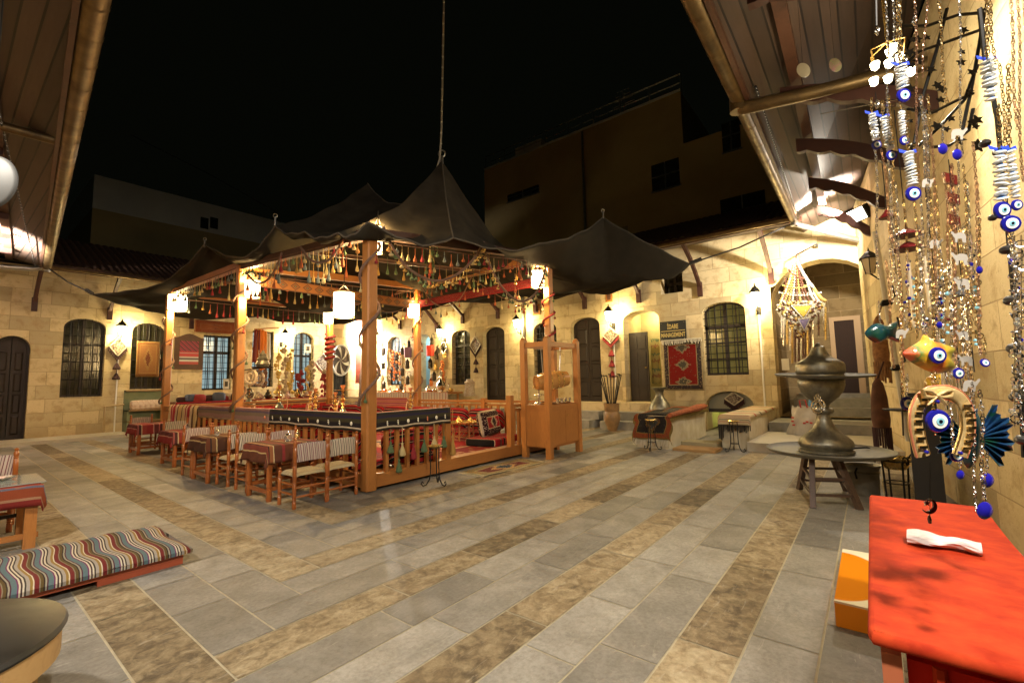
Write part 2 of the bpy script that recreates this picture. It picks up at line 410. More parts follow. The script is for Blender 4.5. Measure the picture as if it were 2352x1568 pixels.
def framed(pl,o,name,label,glass,kind='grille',cat='window',nx=5,nz=8,muntin=(2,4),d0=.22,fcol=None,mul=True):
    """a window or door set back in opening o"""
    F=fcol or DARKW;t=thing(name,label,cat,pl.at((o['s0']+o['s1'])/2,o['zb'],d0))
    def ring(ins,w,d,dd):
        ou=[(o['s0']+ins,o['zb']+ins)]+arch_pts(o,12,ins)+[(o['s1']-ins,o['zb']+ins)]
        i2=ins+w;inn=[(o['s0']+i2,o['zb']+i2)]+arch_pts(o,12,i2)+[(o['s1']-i2,o['zb']+i2)]
        mb=MB();n=len(ou)
        for i in range(n):
            j=(i+1)%n;A,B_,C,D=ou[i],ou[j],inn[j],inn[i]
            mb.add([pl.at(*A,d),pl.at(*B_,d),pl.at(*C,d),pl.at(*D,d),pl.at(*D,d+dd),pl.at(*C,d+dd)],[(0,1,2,3),(3,2,5,4)])
        return mb
    ring(0.0,.07,d0,.06).build('frame',F,t)
    W=o['s1']-o['s0'];cx=(o['s0']+o['s1'])/2
    def bar(mb,a,z0,b_,z1,d,w,dd):
        if abs(a-b_)<1e-6: mb.prism([pl.at(a-w/2,z0,d),pl.at(a+w/2,z0,d),pl.at(a+w/2,z1,d),pl.at(a-w/2,z1,d)],pl.at(0,0,dd)-pl.at(0,0,0))
        else: mb.prism([pl.at(a,z0-w/2,d),pl.at(b_,z0-w/2,d),pl.at(b_,z0+w/2,d),pl.at(a,z0+w/2,d)],pl.at(0,0,dd)-pl.at(0,0,0))
    def topz(a):
        k=abs(a-cx)/(W/2);return o['zs']+(o['zt']-o['zs'])*math.sqrt(max(0,1-k*k))
    if kind=='grille':
        ap=arch_pts(o,12,.03);ou=[(o['s0']+.03,o['zb']+.03)]+ap+[(o['s1']-.03,o['zb']+.03)]
        MB().add([pl.at(a,z,d0+.05) for a,z in ou],[tuple(range(len(ou)))]).build('pane',glass,t)
        mb=MB()
        if mul:bar(mb,cx,o['zb'],cx,topz(cx),d0-.01,.09,.05)
        for k in range(1,muntin[1]): 
            z=o['zb']+(o['zs']-o['zb'])*k/muntin[1]*1.02;bar(mb,o['s0'],z,o['s1'],z,d0+.0,.045 if k!=muntin[1]-1 else .1,.04)
        for k in range(1,muntin[0]*2,2):
            a=o['s0']+W*k/(muntin[0]*2);bar(mb,a,o['zb'],a,topz(a),d0+.012,.03,.03)
        mb.build('mullion',F,t)
        if nx:
            mb=MB()
            for k in range(1,nx+1):
                a=o['s0']+W*k/(nx+1);mb.tube([pl.at(a,o['zb'],.07),pl.at(a,topz(a),.07)],.011,6)
            for k in range(1,nz+1):
                z=o['zb']+(o['zt']-o['zb'])*k/(nz+1)
                if z<o['zs']:a0,a1=o['s0'],o['s1']
                else:
                    k2=(z-o['zs'])/(o['zt']-o['zs']);hh=W/2*math.sqrt(max(0,1-k2*k2));a0,a1=cx-hh,cx+hh
                mb.tube([pl.at(a0,z,.085),pl.at(a1,z,.085)],.011,6)
            mb.build('grille',IRON,t)
    else: # door with two panelled leaves
        for sgn,(a,b_) in ((0,(o['s0']+.06,cx-.008)),(1,(cx+.008,o['s1']-.06))):
            mb=MB();n=8
            pts=[(a,o['zb']+.02),(b_,o['zb']+.02)]+[(b_+(a-b_)*i/n,topz(b_+(a-b_)*i/n)-.05) for i in range(n+1)]
            if sgn:pass
            mb.prism([pl.at(p[0],p[1],d0+.04) for p in pts],pl.at(0,0,.05)-pl.at(0,0,0))
            lf=mb.build('door_leaf',F,t)
            np_=muntin[1];H0=o['zb']+.12;H1=o['zs']-.05
            pm=MB()
            for k in range(np_):
                z0=H0+(H1-H0)*k/np_+.04;z1=H0+(H1-H0)*(k+1)/np_-.04;a2,b2=a+.07,b_-.07
                q0=[(a2,z0),(b2,z0),(b2,z1),(a2,z1)];i_=.035;q1=[(a2+i_,z0+i_),(b2-i_,z0+i_),(b2-i_,z1-i_),(a2+i_,z1-i_)]
                vs=[pl.at(*p,d0+.04) for p in q0]+[pl.at(*p,d0+.012) for p in q1]
                pm.add(vs,[(0,1,5,4),(1,2,6,5),(2,3,7,6),(3,0,4,7),(4,5,6,7)])
            if o['zt']-o['zs']>.15:
                z0=o['zs']+.02;mid=(a+b_)/2;z1=min(topz(a+.12),topz(b_-.12))-.12
                q0=[(a+.1,z0),(b_-.07,z0),(b_-.07,topz(b_-.1)-.12),(a+.1,topz(a+.12)-.12)] 
                pm.prism([pl.at(*p,d0+.04) for p in q0],pl.at(0,0,-.02)-pl.at(0,0,0))
            pm.build('door_panel',F,t)
        hm=MB();hm.torus(pl.at(cx-.06,o['zb']+1.05,d0+.0),.035,.008,ax=pl.at(0,0,1)-pl.at(0,0,0),n=12);hm.build('handle',IRON,t)
    return t

# --- openings
O={}
O['d_far']=opening(LW,-22,65,770,800,995,z0=.06)
O['w1']=opening(LW,142,240,731,753,911)
O['w2']=opening(LW,301,380,741,762,893)
O['w3']=opening(LW,465.6,532,770,770,895,flat=True)
O['w4']=opening(LW,579,628,760,760,888,flat=True)
O['w5']=opening(LW,674,720,763,779,898)
O['d_fan']=opening(LW,766,799,799,811,950,z0=.12)
wall('wall',LW,-1.4,BX+.02,0,5.45,[O[k] for k in('d_far','w1','w2','w3','w4','w5','d_fan')],'long cream stone block wall behind the pavilion at the left end of the courtyard')
O['w6']=opening(BW,890,921,773,786,884)
O['shop']=opening(BW,960,988,767,785,950,z0=.45,depth=.5)
O['w7']=opening(BW,1038,1080,758,772,883)
O['d1']=opening(BW,1110,1160,750,766,930,z0=.76)
O['w8']=opening(BW,1226,1279,739,757,866)
O['d2']=opening(BW,1313,1380,728,748,925,z0=.76)
O['dopen']=opening(BW,1434,1518,712,733,922,z0=.76,depth=.6)
O['w9']=opening(BW,1616,1715,693,714,861)
O['cellar']=opening(BW,1623,1733,898,930,1012,z0=.0,depth=.6)
O['arch']=opening(BW,1776,2030,592,682,935,z0=.4,depth=.55)
O['wup']=opening(BW,1517,1568,624,624,673,flat=True,depth=.45)
cz=O['w9']['zb']-.06
print('CELLAR',O['cellar'],'W9',O['w9'])
split=(O['cellar']['zt']+O['w9']['zb'])/2
split2=(O['wup']['zb']+O['dopen']['zt'])/2
wall('wall',BW,-1.6,LY+.02,0,5.5,[O[k] for k in('w6','shop','w7','d1','w8','d2','dopen','w9','cellar','arch','wup')],'long cream stone wall with doors, black sign and big arch across the right side',bands=(split,split2))
framed(LW,O['d_far'],'arched_doorway','dark arched double door at the far left edge, beside the first barred window',None,'door','door',muntin=(1,4))
framed(LW,O['w1'],'barred_window','arched barred window with dark panes between the far left door and the wall lantern',DGLASS,muntin=(2,4))
framed(LW,O['w2'],'barred_window','arched barred window with a small gold rug hung in front of it',DGLASS,muntin=(2,4))
framed(LW,O['w3'],'shop_window','flat topped dark framed window with cool light inside, beside the brown notice board',CGLASS,muntin=(2,3),nx=7,nz=9)
framed(LW,O['w4'],'shop_window','flat topped window with cool light inside behind the hanging orange garments',CGLASS,muntin=(2,3),nx=5,nz=9)
framed(LW,O['w5'],'shop_window','arched window with cool light inside, right of the lantern in the far corner',CGLASS,muntin=(2,3),nx=5,nz=9)
DBLU=P('blue_black_painted_door',(.02,.03,.04),.4)
framed(LW,O['d_fan'],'arched_doorway','narrow blue black arched door behind the round white pinwheel plate',None,'door','door',muntin=(1,3),fcol=DBLU)
framed(BW,O['w6'],'barred_window','arched window hung all over with small copper and silver pots',CGLASS,muntin=(2,4),nx=3,nz=8)
framed(BW,O['w7'],'barred_window','narrow dark arched barred window left of the lozenge hanging with white bead',DGLASS,muntin=(1,5),nx=3,nz=9)
framed(BW,O['d1'],'arched_doorway','narrow dark arched double door right of the lozenge hanging with white bead',None,'door','door',muntin=(1,4))
framed(BW,O['w8'],'barred_window','dark arched barred window seen through the wooden barrel stand',DGLASS,muntin=(2,5),nx=3,nz=9)
framed(BW,O['d2'],'arched_doorway','wide dark arched panelled double door right of the barrel stand',None,'door','door',muntin=(1,4))
framed(BW,O['w9'],'barred_window','big arched barred window with yellow light inside, right of the red hanging rug',LGLASS,muntin=(2,4),nx=6,nz=9)
framed(BW,O['wup'],'upper_window','small square window high under the eaves above the management sign',DGLASS,muntin=(1,2),nx=0,d0=.35)
# open doorway with one leaf swung in, lit passage behind
PLAST=P('warm_cream_plaster',(.50,.44,.24),.9,c2=(.42,.34,.17),ns=3,bs=.2)
o=O['dopen']
mb=MB()
s0,s1=o['s0'],o['s1'];D=1.5
for q in ([(s0,.76,.6),(s1,.76,.6),(s1,.76,D),(s0,.76,D)],[(s0,.76,.6),(s0,.76,D),(s0,4.2,D),(s0,4.2,.6)],[(s1,.76,.6),(s1,.76,D),(s1,4.2,D),(s1,4.2,.6)],[(s0,.76,D),(s1,.76,D),(s1,4.2,D),(s0,4.2,D)],[(s0,4.2,.6),(s1,4.2,.6),(s1,4.2,D),(s0,4.2,D)]):
    mb.add([BW.at(a,z,d) for a,z,d in q],[(0,1,2,3)])
mb.build('passage_room',PLAST,label='small cream passage seen through the open doorway left of the management sign',cat='room',origin=False)
t=thing('open_door_leaf','dark panelled door leaf standing open in the doorway left of the sign','door',BW.at(s1-.05,.76,.3))
lf=MB();w_=(s1-s0)*.52
y1=s1-.05
lf.box((BX+.30,y1-w_,.78),(BX+.36,y1,3.0));lf.build('leaf',DARKW,t)
pm=MB()
for k in range(4):
    for j in range(2):
        z0=.9+k*.52;ya=y1-w_+.06+j*(w_/2-.02);pm.box((BX+.285,ya,z0),(BX+.30,ya+w_/2-.1,z0+.42))
pm.build('door_panel',DARKW,t)
MB().ball((BX+.27,y1-w_+.08,1.85),.03).build('handle',BRASS,t)
# cellar arch interior
YEL=P('yellow_green_painted_plaster',(.42,.44,.12),.8,c2=(.5,.5,.18),ns=3)
o=O['cellar'];mb=MB();s0,s1=o['s0'],o['s1']
for q in ([(s0,.004,.6),(s1,.004,.6),(s1,.004,1.4),(s0,.004,1.4)],[(s0,0,.6),(s0,0,1.4),(s0,1.5,1.4),(s0,1.5,.6)],[(s1,0,.6),(s1,0,1.4),(s1,1.5,1.4),(s1,1.5,.6)],[(s0,0,1.4),(s1,0,1.4),(s1,1.5,1.4),(s0,1.5,1.4)]):
    mb.add([BW.at(a,z,d) for a,z,d in q],[(0,1,2,3)])
mb.build('cellar_niche',YEL,label='yellow green plastered niche inside the low stone arch between the two ovens',cat='niche',origin=False)
cd=thing('arched_shutter','dark wooden lintel and grey arched board closing the top of the low stone arch','door',BW.at((s0+s1)/2,.9,.3))
ap=arch_pts(o,12,.0);zl=o['zs']-.12
MB().prism([BW.at(s0,zl,.3)]+[BW.at(a,z,.3) for a,z in ap]+[BW.at(s1,zl,.3)],(.05,0,0)).build('arched_board',P('grey_painted_board',(.28,.27,.2),.7),cd)
MB().box(BW.at(s0,zl-.1,.26),BW.at(s1,zl,.33)).build('lintel',DARKW,cd)
# vault behind the big arch
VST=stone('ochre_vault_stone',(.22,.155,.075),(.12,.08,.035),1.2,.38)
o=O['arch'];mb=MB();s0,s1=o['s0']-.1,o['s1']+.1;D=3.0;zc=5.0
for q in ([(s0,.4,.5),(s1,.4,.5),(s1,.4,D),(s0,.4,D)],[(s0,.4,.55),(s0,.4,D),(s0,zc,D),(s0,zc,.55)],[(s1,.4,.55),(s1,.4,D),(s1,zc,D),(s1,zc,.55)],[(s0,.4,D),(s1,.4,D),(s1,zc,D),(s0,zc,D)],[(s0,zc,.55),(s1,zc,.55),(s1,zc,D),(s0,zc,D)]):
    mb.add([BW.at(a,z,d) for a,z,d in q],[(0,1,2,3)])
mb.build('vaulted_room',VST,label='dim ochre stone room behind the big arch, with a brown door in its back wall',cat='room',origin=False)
A=BW.px(1915,738,2.9);B_=BW.px(1975,900,2.9)
dr=thing('plank_door','brown plank door with pale frame at the back of the big arch','door',BW.at((A[0]+B_[0])/2,.95,2.9))
ya,yb=B_[0],A[0];zt=A[1]
MB().box((BX+2.86,ya,.95),(BX+2.92,yb,zt)).build('door_leaf',woodm('reddish_plank_door_wood',(.012,.006,.004),(.028,.012,.007),(20,20,1),.9,0),dr)
fm=MB();fm.box((BX+2.83,yb,.95),(BX+2.95,yb+.12,zt+.12));fm.box((BX+2.83,ya-.16,.95),(BX+2.95,ya,zt+.12));fm.box((BX+2.83,ya,zt),(BX+2.95,yb,zt+.12));fm.build('frame',P('pale_wood_frame',(.34,.22,.11),.6),dr)
# steps in arch
mb=MB()
for i,(d,z) in enumerate(((.9,.62),(1.5,.84),(2.2,.95))): mb.box((BX+d,O['arch']['s0'],.4),(BX+3,O['arch']['s0']+2.1,z))
mb.build('stone_steps',SLATE_STEP,label='grey stone steps rising through the big arch to the brown plank door',cat='steps')
# platforms & steps in front of back wall
LIGHTP=P('pale_stone_platform',(.40,.36,.28),.6,c2=(.5,.45,.36),ns=3,bs=.15)
pf=MB();pf.prism([(10.15,2.05,.004),(10.15,-.9,.004),(12.4,-.9,.004),(12.4,2.05,.004)],(0,0,.18));
pfo=pf.build('platform',LIGHTP,kind='structure')
pf=MB();pf.box((12.4,-1.1,.004),(BX+.5,2.0,.4));pf.build('upper_platform',SLATE_STEP,kind='structure')
def steps(xl,xr,label):
    a=BW.px(xl,950)[0];b_=BW.px(xr,950)[0];a,b_=min(a,b_),max(a,b_)
    t=thing('door_steps',label,'steps',(13.2,(a+b_)/2,0))
    MB().box((12.55,a,.004),(BX,b_-.1,.25)).build('lower_step',SLATE_STEP,t)
    MB().box((12.98,a-.1,.25),(BX,b_,.50)).build('upper_step',SLATE_STEP,t)
    MB().box((13.40,a-.25,.50),(BX+.3,b_+.15,.755)).build('threshold',WALLM,t)
a0=BW.px(1395,950)[0]
steps(1290,1395,'grey stone steps up to the wide panelled door, left of the urn of rods')
steps(1412,1520,'grey stone steps up to the open doorway, right of the urn of rods')
steps(1085,1180,'grey stone steps up to the narrow arched door behind the pavilion rail')
MB().box((.0,18.6,.004),(13.7,LY,.10)).build('pavement',LIGHTP,kind='structure')

# ================= roofs
def planks(name,axis,c1,c2,per=.15):
    m,t,b=nt(name);b.inputs['Roughness'].default_value=.55
    sp=nd(t,'ShaderNodeSeparateXYZ',i_0=uvco(t));u=mth(t,'DIVIDE',sp.outputs[axis],per)
    fr=mth(t,'FRACT',u);idx=mth(t,'FLOOR',u)
    wn=nd(t,'ShaderNodeTexWhiteNoise',noise_dimensions='1D');t.links.new(idx,wn.inputs['W'])
    n=noise(t,vscale(t,uvco(t),(1,14,1) if axis==1 else (14,1,1)),1.5,5,.6,.6)
    c=mix(t,wn.outputs['Value'],c1,c2);c=mix(t,.5,c,ramp(t,n,[(.3,(.5,.45,.4)),(.7,(1,1,1))]),'MULTIPLY')
    gap=ramp(t,fr,[(0,(0,0,0)),(.10,(1,1,1)),(.97,(0,0,0))],'CONSTANT')
    c=mix(t,gap,(.008,.004,.003),c);t.links.new(c,b.inputs['Base Color']);bump(t,b,gap,.6,.01);return m
PLY=planks('brown_soffit_boards',0,(.045,.028,.021),(.085,.052,.038));PLX=planks('brown_soffit_boards_lengthwise',1,(.045,.028,.021),(.085,.052,.038))
TILE=P('old_clay_roof_tiles',(.10,.045,.03),.85,c2=(.16,.08,.05),ns=5,bs=.3)
GUT=P('weathered_copper_gutter',(.20,.135,.06),.48,.75,c2=(.09,.06,.03),ns=4,bs=.1)
REDB=P('oxblood_painted_timber',(.035,.010,.007),.6,c2=(.06,.018,.011),ns=5,bs=.1)
def gutter(t,p,q,r=.10,seg=.9):
    p=Vector(p);q=Vector(q);L=(q-p).length;n=int(L/seg)
    mb=MB();d=(q-p).normalized();side=d.cross(Vector((0,0,1)))
    prof=[(math.cos(math.pi+math.pi*k/8)*r,math.sin(math.pi+math.pi*k/8)*r*1.1) for k in range(9)]
    vs=[];fs=[]
    for e in(p,q):
        for a,z in prof: vs.append(e+side*a+Vector((0,0,z)))
        for a,z in reversed(prof): vs.append(e+side*a*.93+Vector((0,0,z*.93+.004)))
    m=len(prof)*2
    fs=[(k,(k+1)%m,m+(k+1)%m,m+k) for k in range(m)]
    mb.add(vs,fs)
    for k in range(n+1):
        c=p+d*L*k/max(n,1)
        vs=[];
        for e in (c-d*.018,c+d*.018):
            for a,z in prof: vs.append(e+side*a*1.06+Vector((0,0,z*1.06)))
        mb.add(vs,[(i,i+1,9+i+1,9+i) for i in range(8)])
    return mb.build('gutter',GUT,t,smooth=True)
EZ=5.1
def tiles(p,q,up,rise,n,rows):
    """corrugated tile surface from eave p..q rising along vector up"""
    p=Vector(p);q=Vector(q);up=Vector(up);L=(q-p).length;mb=MB()
    nu=int(L/.2)*4;fn=lambda u,v:p.lerp(q,u)+up*v+Vector((0,0,rise*v+.045*abs(math.sin(math.pi*u*nu/4))+.025*((v*rows)%1)))
    mb.grid(fn,nu,rows*2);return mb
# back-right roof, over the long wall with the doors
t=thing('roof','long low tiled roof with brown eaves over the right wall with the doors','roof',(13,8,EZ))
PTS=[(12.2,.9),(12.25,18.6)]
MB().add([(12.2,1.0,EZ),(12.2,18.8,EZ),(BX,18.8,EZ+.35),(BX,1.0,EZ+.35)],[(0,1,2,3)]).build('soffit',PLX,t)
tiles((12.15,1.0,EZ+.12),(12.15,18.7,EZ+.12),(4,0,0),1.75,0,9).build('roof_tiles',TILE,t)
MB().box((12.17,1.0,EZ-.05),(12.21,18.7,EZ+.13)).build('fascia',BRNW,t)
gutter(t,(12.08,1.2,EZ+.03),(12.08,18.7,EZ+.03),.07)
def strut(pl,x1,y1,x2,y2,label,over=1.15,wallz=None):
    """curved timber strut from the eave (x1,y1) down to its block on the wall (x2,y2)"""
    a,zb=pl.px(x2,y2,-.05);top=(Py(x1,y1,pl.c-over) if pl.ax=='y' else Px(x1,y1,pl.c-over))
    t=thing('eave_strut',label,'timber strut',pl.at(a,zb,-.05),'timber struts under the eaves')
    ta=a; tz=EZ+.02
    mb=MB();n=7
    for i in range(n):
        u0=i/n;u1=(i+1)/n
        f=lambda u:pl.at(ta,zb+(tz-zb)*(u+.10*math.sin(math.pi*u)),-.06-over*u)
        mb.beam(f(u0),f(u1+.02),.09,.11)
    mb.build('brace',REDB,t)
    p=pl.at(a,zb,0);e=.07
    c=pl.at(a,zb-.12,-.05);MB().cbox(c,(.13,.10,.42) if pl.ax=='y' else (.10,.13,.42)).build('wall_block',REDB,t)
for i,(x1,y1,x2,y2) in enumerate(((1745,530,1770,625),(1578,570,1607,655),(1450,600,1466,672),(1330,650,1342,688),(1200,680,1229,697),(1115,680,1143,713),(1035,690,1062,725),(965,700,1003,745),(905,708,918,740))):
    strut(BW,x1,y1,x2,y2,'oxblood timber strut under the eaves of the right wall, %s'%(('above the big arch','above the big yellow lit window','left of the small upper window','above the wide panelled door','above the barrel stand','above the narrow arched door','above the narrow barred window','above the shop doorway','above the window hung with pots')[i]),1.35)
# far-left roof over the left wall
t=thing('roof','low tiled roof with brown eaves over the left wall behind the pavilion','roof',(6,18.8,EZ))
MB().add([(-1.2,18.75,EZ),(12.2,18.75,EZ),(12.2,LY,EZ+.3),(-1.2,LY,EZ+.3)],[(0,1,2,3)]).build('soffit',PLY,t)
tiles((-1.2,18.7,EZ+.12),(12.3,18.7,EZ+.12),(0,4,0),1.75,0,9).build('roof_tiles',TILE,t)
MB().box((1.85,18.7,EZ-.05),(12.2,18.74,EZ+.13)).build('fascia',BRNW,t)
gutter(t,(1.9,18.62,EZ+.03),(12.1,18.62,EZ+.03),.07)
for i,(x1,y1,x2,y2) in enumerate(((100,632,80,690),(293,640,253,712),(452,700,440,735))):
    strut(LW,x1,y1,x2,y2,'oxblood timber strut under the eaves of the left wall, %s'%(('left of the first barred window','above the first wall lantern','above the notice board')[i]),1.2)
# left roof overhead
t=thing('roof','broad boarded eaves of the left building with copper gutter, overhead at upper left','roof',(0,10,EZ))
gl0=Vector((.235,1.0,EZ));gl1=Vector((1.70,18.7,EZ))
wl0=Vector((-1.4,1.0,EZ+.75));wl1=Vector((-1.4,18.7,EZ+.75))
MB().add([gl0,gl1,wl1,wl0],[(0,1,2,3)]).build('soffit',PLY,t)
up=Vector((0,0,.25));MB().add([gl0+up,gl1+up,wl1+up+Vector((0,0,.5)),wl0+up+Vector((0,0,.5))],[(3,2,1,0)]).build('roof_tiles',TILE,t)
MB().beam(gl0+Vector((0,0,.08)),gl1+Vector((0,0,.08)),.05,.3).build('fascia',BRNW,t)
MB().beam(gl0+Vector((-.62,0,.16)),gl1+Vector((-.62,0,.16)),.14,.14).build('eave_beam',BRNW,t)
gutter(t,gl0+Vector((.12,0,.02)),gl1+Vector((.12,0,.02)),.11,.55)
def bracket(par,x,y,ax,f,w=.10):
    """curved bracket beam with a scalloped lower edge; f(u)->(pos along axis, z)"""
    m=MB();n=30;vs=[];sec=[]
    for i in range(n+1):
        u=i/n;a,z=f(u);lo=.10+.045*abs(math.sin(u*math.pi*4.5))+.03*(1-u);hi=.07
        for sd in(-1,1):
            for zz in(z-lo,z+hi): vs.append((a,y+sd*w/2,zz) if ax=='x' else (x+sd*w/2,a,zz))
    fs=[]
    for i in range(n):
        b0=i*4;b1=b0+4
        fs+=[(b0,b1,b1+1,b0+1),(b0+2,b0+3,b1+3,b1+2),(b0+1,b1+1,b1+3,b0+3),(b0,b0+2,b1+2,b1)]
    fs+=[(0,1,3,2),(n*4,n*4+2,n*4+3,n*4+1)]
    m.add(vs,fs);return m.build('bracket_beam',REDB,par)
def rope_light(p,q,n,par,label):
    mb=MB();mb.tube([p,q],.012,6);r=mb.build('light_rope',IRON,par)
    mb=MB()
    for i in range(n): mb.ball(Vector(p).lerp(Vector(q),(i+.5)/n),.012,6)
    mb.build('tiny_bulbs',P('tiny_bulb_glass',(.8,.8,.8),.1,emit=(1,.95,.85),est=.9),r)
rope_light(gl0+Vector((-.12,6,-.03)),gl1+Vector((-.1,0,-.03)),60,t,'')
for y in (2.2,4.2,6.15,8.2,10.15,12.2,13.9,15.7,17.3):
    gx=.235+(y-1)*.0828
    bracket(t,0,y,'x',lambda u:(-1.38+(gx-.55+1.38)*u,4.75+(EZ+.12-4.75)*(u+.10*math.sin(math.pi*u))))
# corner return pipe of left gutter
pp=thing('rain_pipe','pale metal rain pipe running left from the gutter corner at upper left','pipe',(1.8,18.6,5))
MB().tube([(1.80,18.6,EZ-.03),(1.5,18.6,EZ-.12),(-1.3,18.5,EZ-.32)],.07,10).build('pipe',STEEL,pp,smooth=True)
MB().tube([(1.83,18.6,EZ+.02),(1.81,18.6,EZ-.14)],.085,10).build('gutter_outlet',STEEL,pp,smooth=True)
# left pipe under gutter
g=Vector((1.0,9.0,EZ+.0));MB().tube([g,(.3,9.0,EZ-.02),(-1.3,9.0,EZ-.1)],.065,10).build('rain_pipe',GUT,smooth=True,label='copper rain pipe crossing under the boarded eaves at upper left',cat='pipe')
# left building wall (mostly beyond the frame)
MB().box((-1.75,1,0),(-1.4,20,5.9)).build('wall',WALLM,label='cream stone wall of the left building below the boarded eaves',cat='wall',origin=False)
# right roof overhead
t=thing('roof','broad boarded eaves of the right building with copper gutter, overhead at upper right','roof',(7,0,EZ))
wy=lambda x:.05-(BX-x)*.112
gr0=Vector((2.6,.97,EZ));gr1=Vector((12.1,1.12,EZ))
MB().add([gr0,gr1,(12.3,1.12,EZ),(BX,1.12,EZ+.1),(BX,wy(BX),EZ+.5),(2.6,wy(2.6),EZ+.6)],[(0,1,2,3,4,5)]).build('soffit',PLX,t)
MB().add([gr0+up,gr1+up,(BX,wy(BX),EZ+1.0),(2.6,wy(2.6),EZ+1.2)],[(0,1,2,3)]).build('roof_tiles',TILE,t)
MB().beam(gr0+Vector((0,-.03,.08)),gr1+Vector((0,-.03,.08)),.05,.3).build('fascia',BRNW,t)
MB().beam(gr0+Vector((0,-.55,.1)),gr1+Vector((0,-.55,.1)),.12,.12).build('eave_beam',BRNW,t)
gutter(t,gr0+Vector((0,.1,.02)),gr1+Vector((0,.02,.02)),.10,.6)
rope_light(gr0+Vector((3.5,-.1,-.02)),gr1+Vector((0,-.06,-.02)),70,t,'')
for x in (2.6,4.52,6.50,8.1,9.87,11.65):
    y0=wy(x);bracket(t,x,0,'y',lambda u:(y0+(.66-y0)*u,4.42+(EZ-.02-4.42)*(u+.12*math.sin(math.pi*u))))
pp=thing('rain_pipe','copper rain pipe reaching from the right gutter across under the eaves to the wall','pipe',(6.3,0,EZ))
MB().tube([(6.3,1.12,EZ-.05),(6.32,1.08,EZ-.12),(6.35,.3,EZ-.22),(6.35,-.7,EZ-.33)],[.085,.085,.075,.075],12).build('pipe',GUT,pp,smooth=True)
MB().tube([(6.3,1.12,EZ+.02),(6.3,1.12,EZ-.16)],.1,12).build('gutter_outlet',GUT,pp,smooth=True)
pp=thing('rain_pipe','grey rain pipe from the far end of the right gutter down beside the big arch','pipe',(12.1,1.2,EZ))
a=Px(2003,560,BX-.25);b0=Px(2015,590,BX-.25)
MB().tube([(12.1,1.15,EZ-.02),(12.1,1.1,EZ-.14),(BX-.3,a.y+.1,a.z+.05),(BX-.22,a.y-.05,a.z-.15),(BX-.2,a.y-.05,.4)],.06,10).build('pipe',STEEL,pp,smooth=True)
MB().tube([(12.1,1.15,EZ+.05),(12.1,1.15,EZ-.16)],.075,10).build('gutter_outlet',STEEL,pp,smooth=True)
# right building wall
mb=MB();mb.prism([(2.0,wy(2),0),(BX,wy(BX),0),(BX,wy(BX)-.5,0),(2.0,wy(2)-.5,0)],(0,0,5.6))
mb.build('wall',WALLM,label='rough cream stone wall of the right building behind the hanging ornaments',cat='wall',origin=False)
MB().tube([BW.at(BW.px(1207,800)[0],z,-.12) for z in (EZ-.1,4,2.5,.0)],.065,10).build('drainpipe',P('grey_painted_pipe',(.10,.10,.09),.4),smooth=True,label='dark grey drainpipe running down the wall behind the barrel stand',cat='pipe')
# ================= buildings beyond
BGM=P('tan_rendered_wall',(.46,.34,.15),.9,c2=(.36,.26,.11),ns=.35,bs=.05);BGW=P('whitewashed_wall',(.68,.65,.56),.9,c2=(.58,.55,.47),ns=.5)
XB=24
def wq(x,y): p=Px(x,y,XB);return p.y,p.z
t=thing('apartment_building','tall tan rendered building with roof railing rising beyond the right wall','building',(XB,13,0))
yl,zt=wq(1112,392);yr,_=wq(1563,217);yr2,z2=wq(1570,330)
MB().box((XB,yr,0),(XB+8,yl,zt)).build('wall',BGM,t);MB().box((XB,-8,0),(XB+8,yr,z2)).build('lower_wing',BGM,t)
MB().box((XB-.06,yr,zt),(XB+.3,yl,zt+.12)).build('parapet_cap',BGW,t)
mb=MB()
for k in range(9):
    y=yr+(yl-yr)*k/8;mb.tube([(XB+.2,y,zt),(XB+.2,y,zt+1.1)],.04,6)
mb.tube([(XB+.2,yr,zt+1.1),(XB+.2,yl,zt+1.1)],.04,6);mb.tube([(XB+.2,yr,zt+.6),(XB+.2,yl,zt+.6)],.03,6);mb.build('railing',STEEL,t)
y_,z_=wq(1200,345);MB().box((XB+.5,y_-1.2,zt),(XB+1.5,y_+1.0,zt+1.0)).build('roof_tank',BGW,t)
for (x0,y0,x1,y1) in((1496,385,1562,420),(1166,452,1238,438),(1657,290,1702,335),(1655,475,1760,490)):
    a,za=wq(x0,y0);b_,zb=wq(x1,y1);zm=(za+zb)/2;h=1.5 if x0 not in(1166,) else .5
    wd=MB().box((XB-.02,b_,zm-h/2),(XB+.1,a,zm+h/2)).build('window',DGLASS,t);fm=MB();fm.box((XB-.06,b_-.06,zm-h/2-.08),(XB-.021,a+.06,zm-h/2));fm.box((XB-.05,(a+b_)/2-.03,zm-h/2),(XB-.021,(a+b_)/2+.03,zm+h/2));fm.box((XB-.05,b_,zm),(XB-.021,a,zm+.05));fm.build('frame',STEEL,wd)
m=MB();yy=wq(1345,500)[0];m.tube([(XB-.1,yy,6),(XB-.1,yy,zt-.1)],.08,6);m.build('rain_pipe',STEEL,t)
m=MB();ya_,za_=wq(1410,270);m.tube([(XB+1.5,ya_,zt),(XB+1.5,ya_,zt+2.6)],.04,5);[m.tube([(XB+1.5,ya_-.7+.1*k,zt+1.6+.3*k),(XB+1.5,ya_+.7-.1*k,zt+1.6+.3*k)],.02,4) for k in range(4)];m.build('aerial',STEEL,t)
MB().box((XB-.03,wq(1440,480)[0],7.0),(XB-.002,wq(1180,520)[0],10.2)).build('patched_render',P('grey_patched_render',(.22,.18,.10),.95,c2=(.16,.12,.06),ns=1.2),t)
YB=36
def wp(x,y): p=Py(x,y,YB);return p.x,p.z
t=thing('white_building','pale building with two small windows far beyond the left wall','building',(8,YB,0))
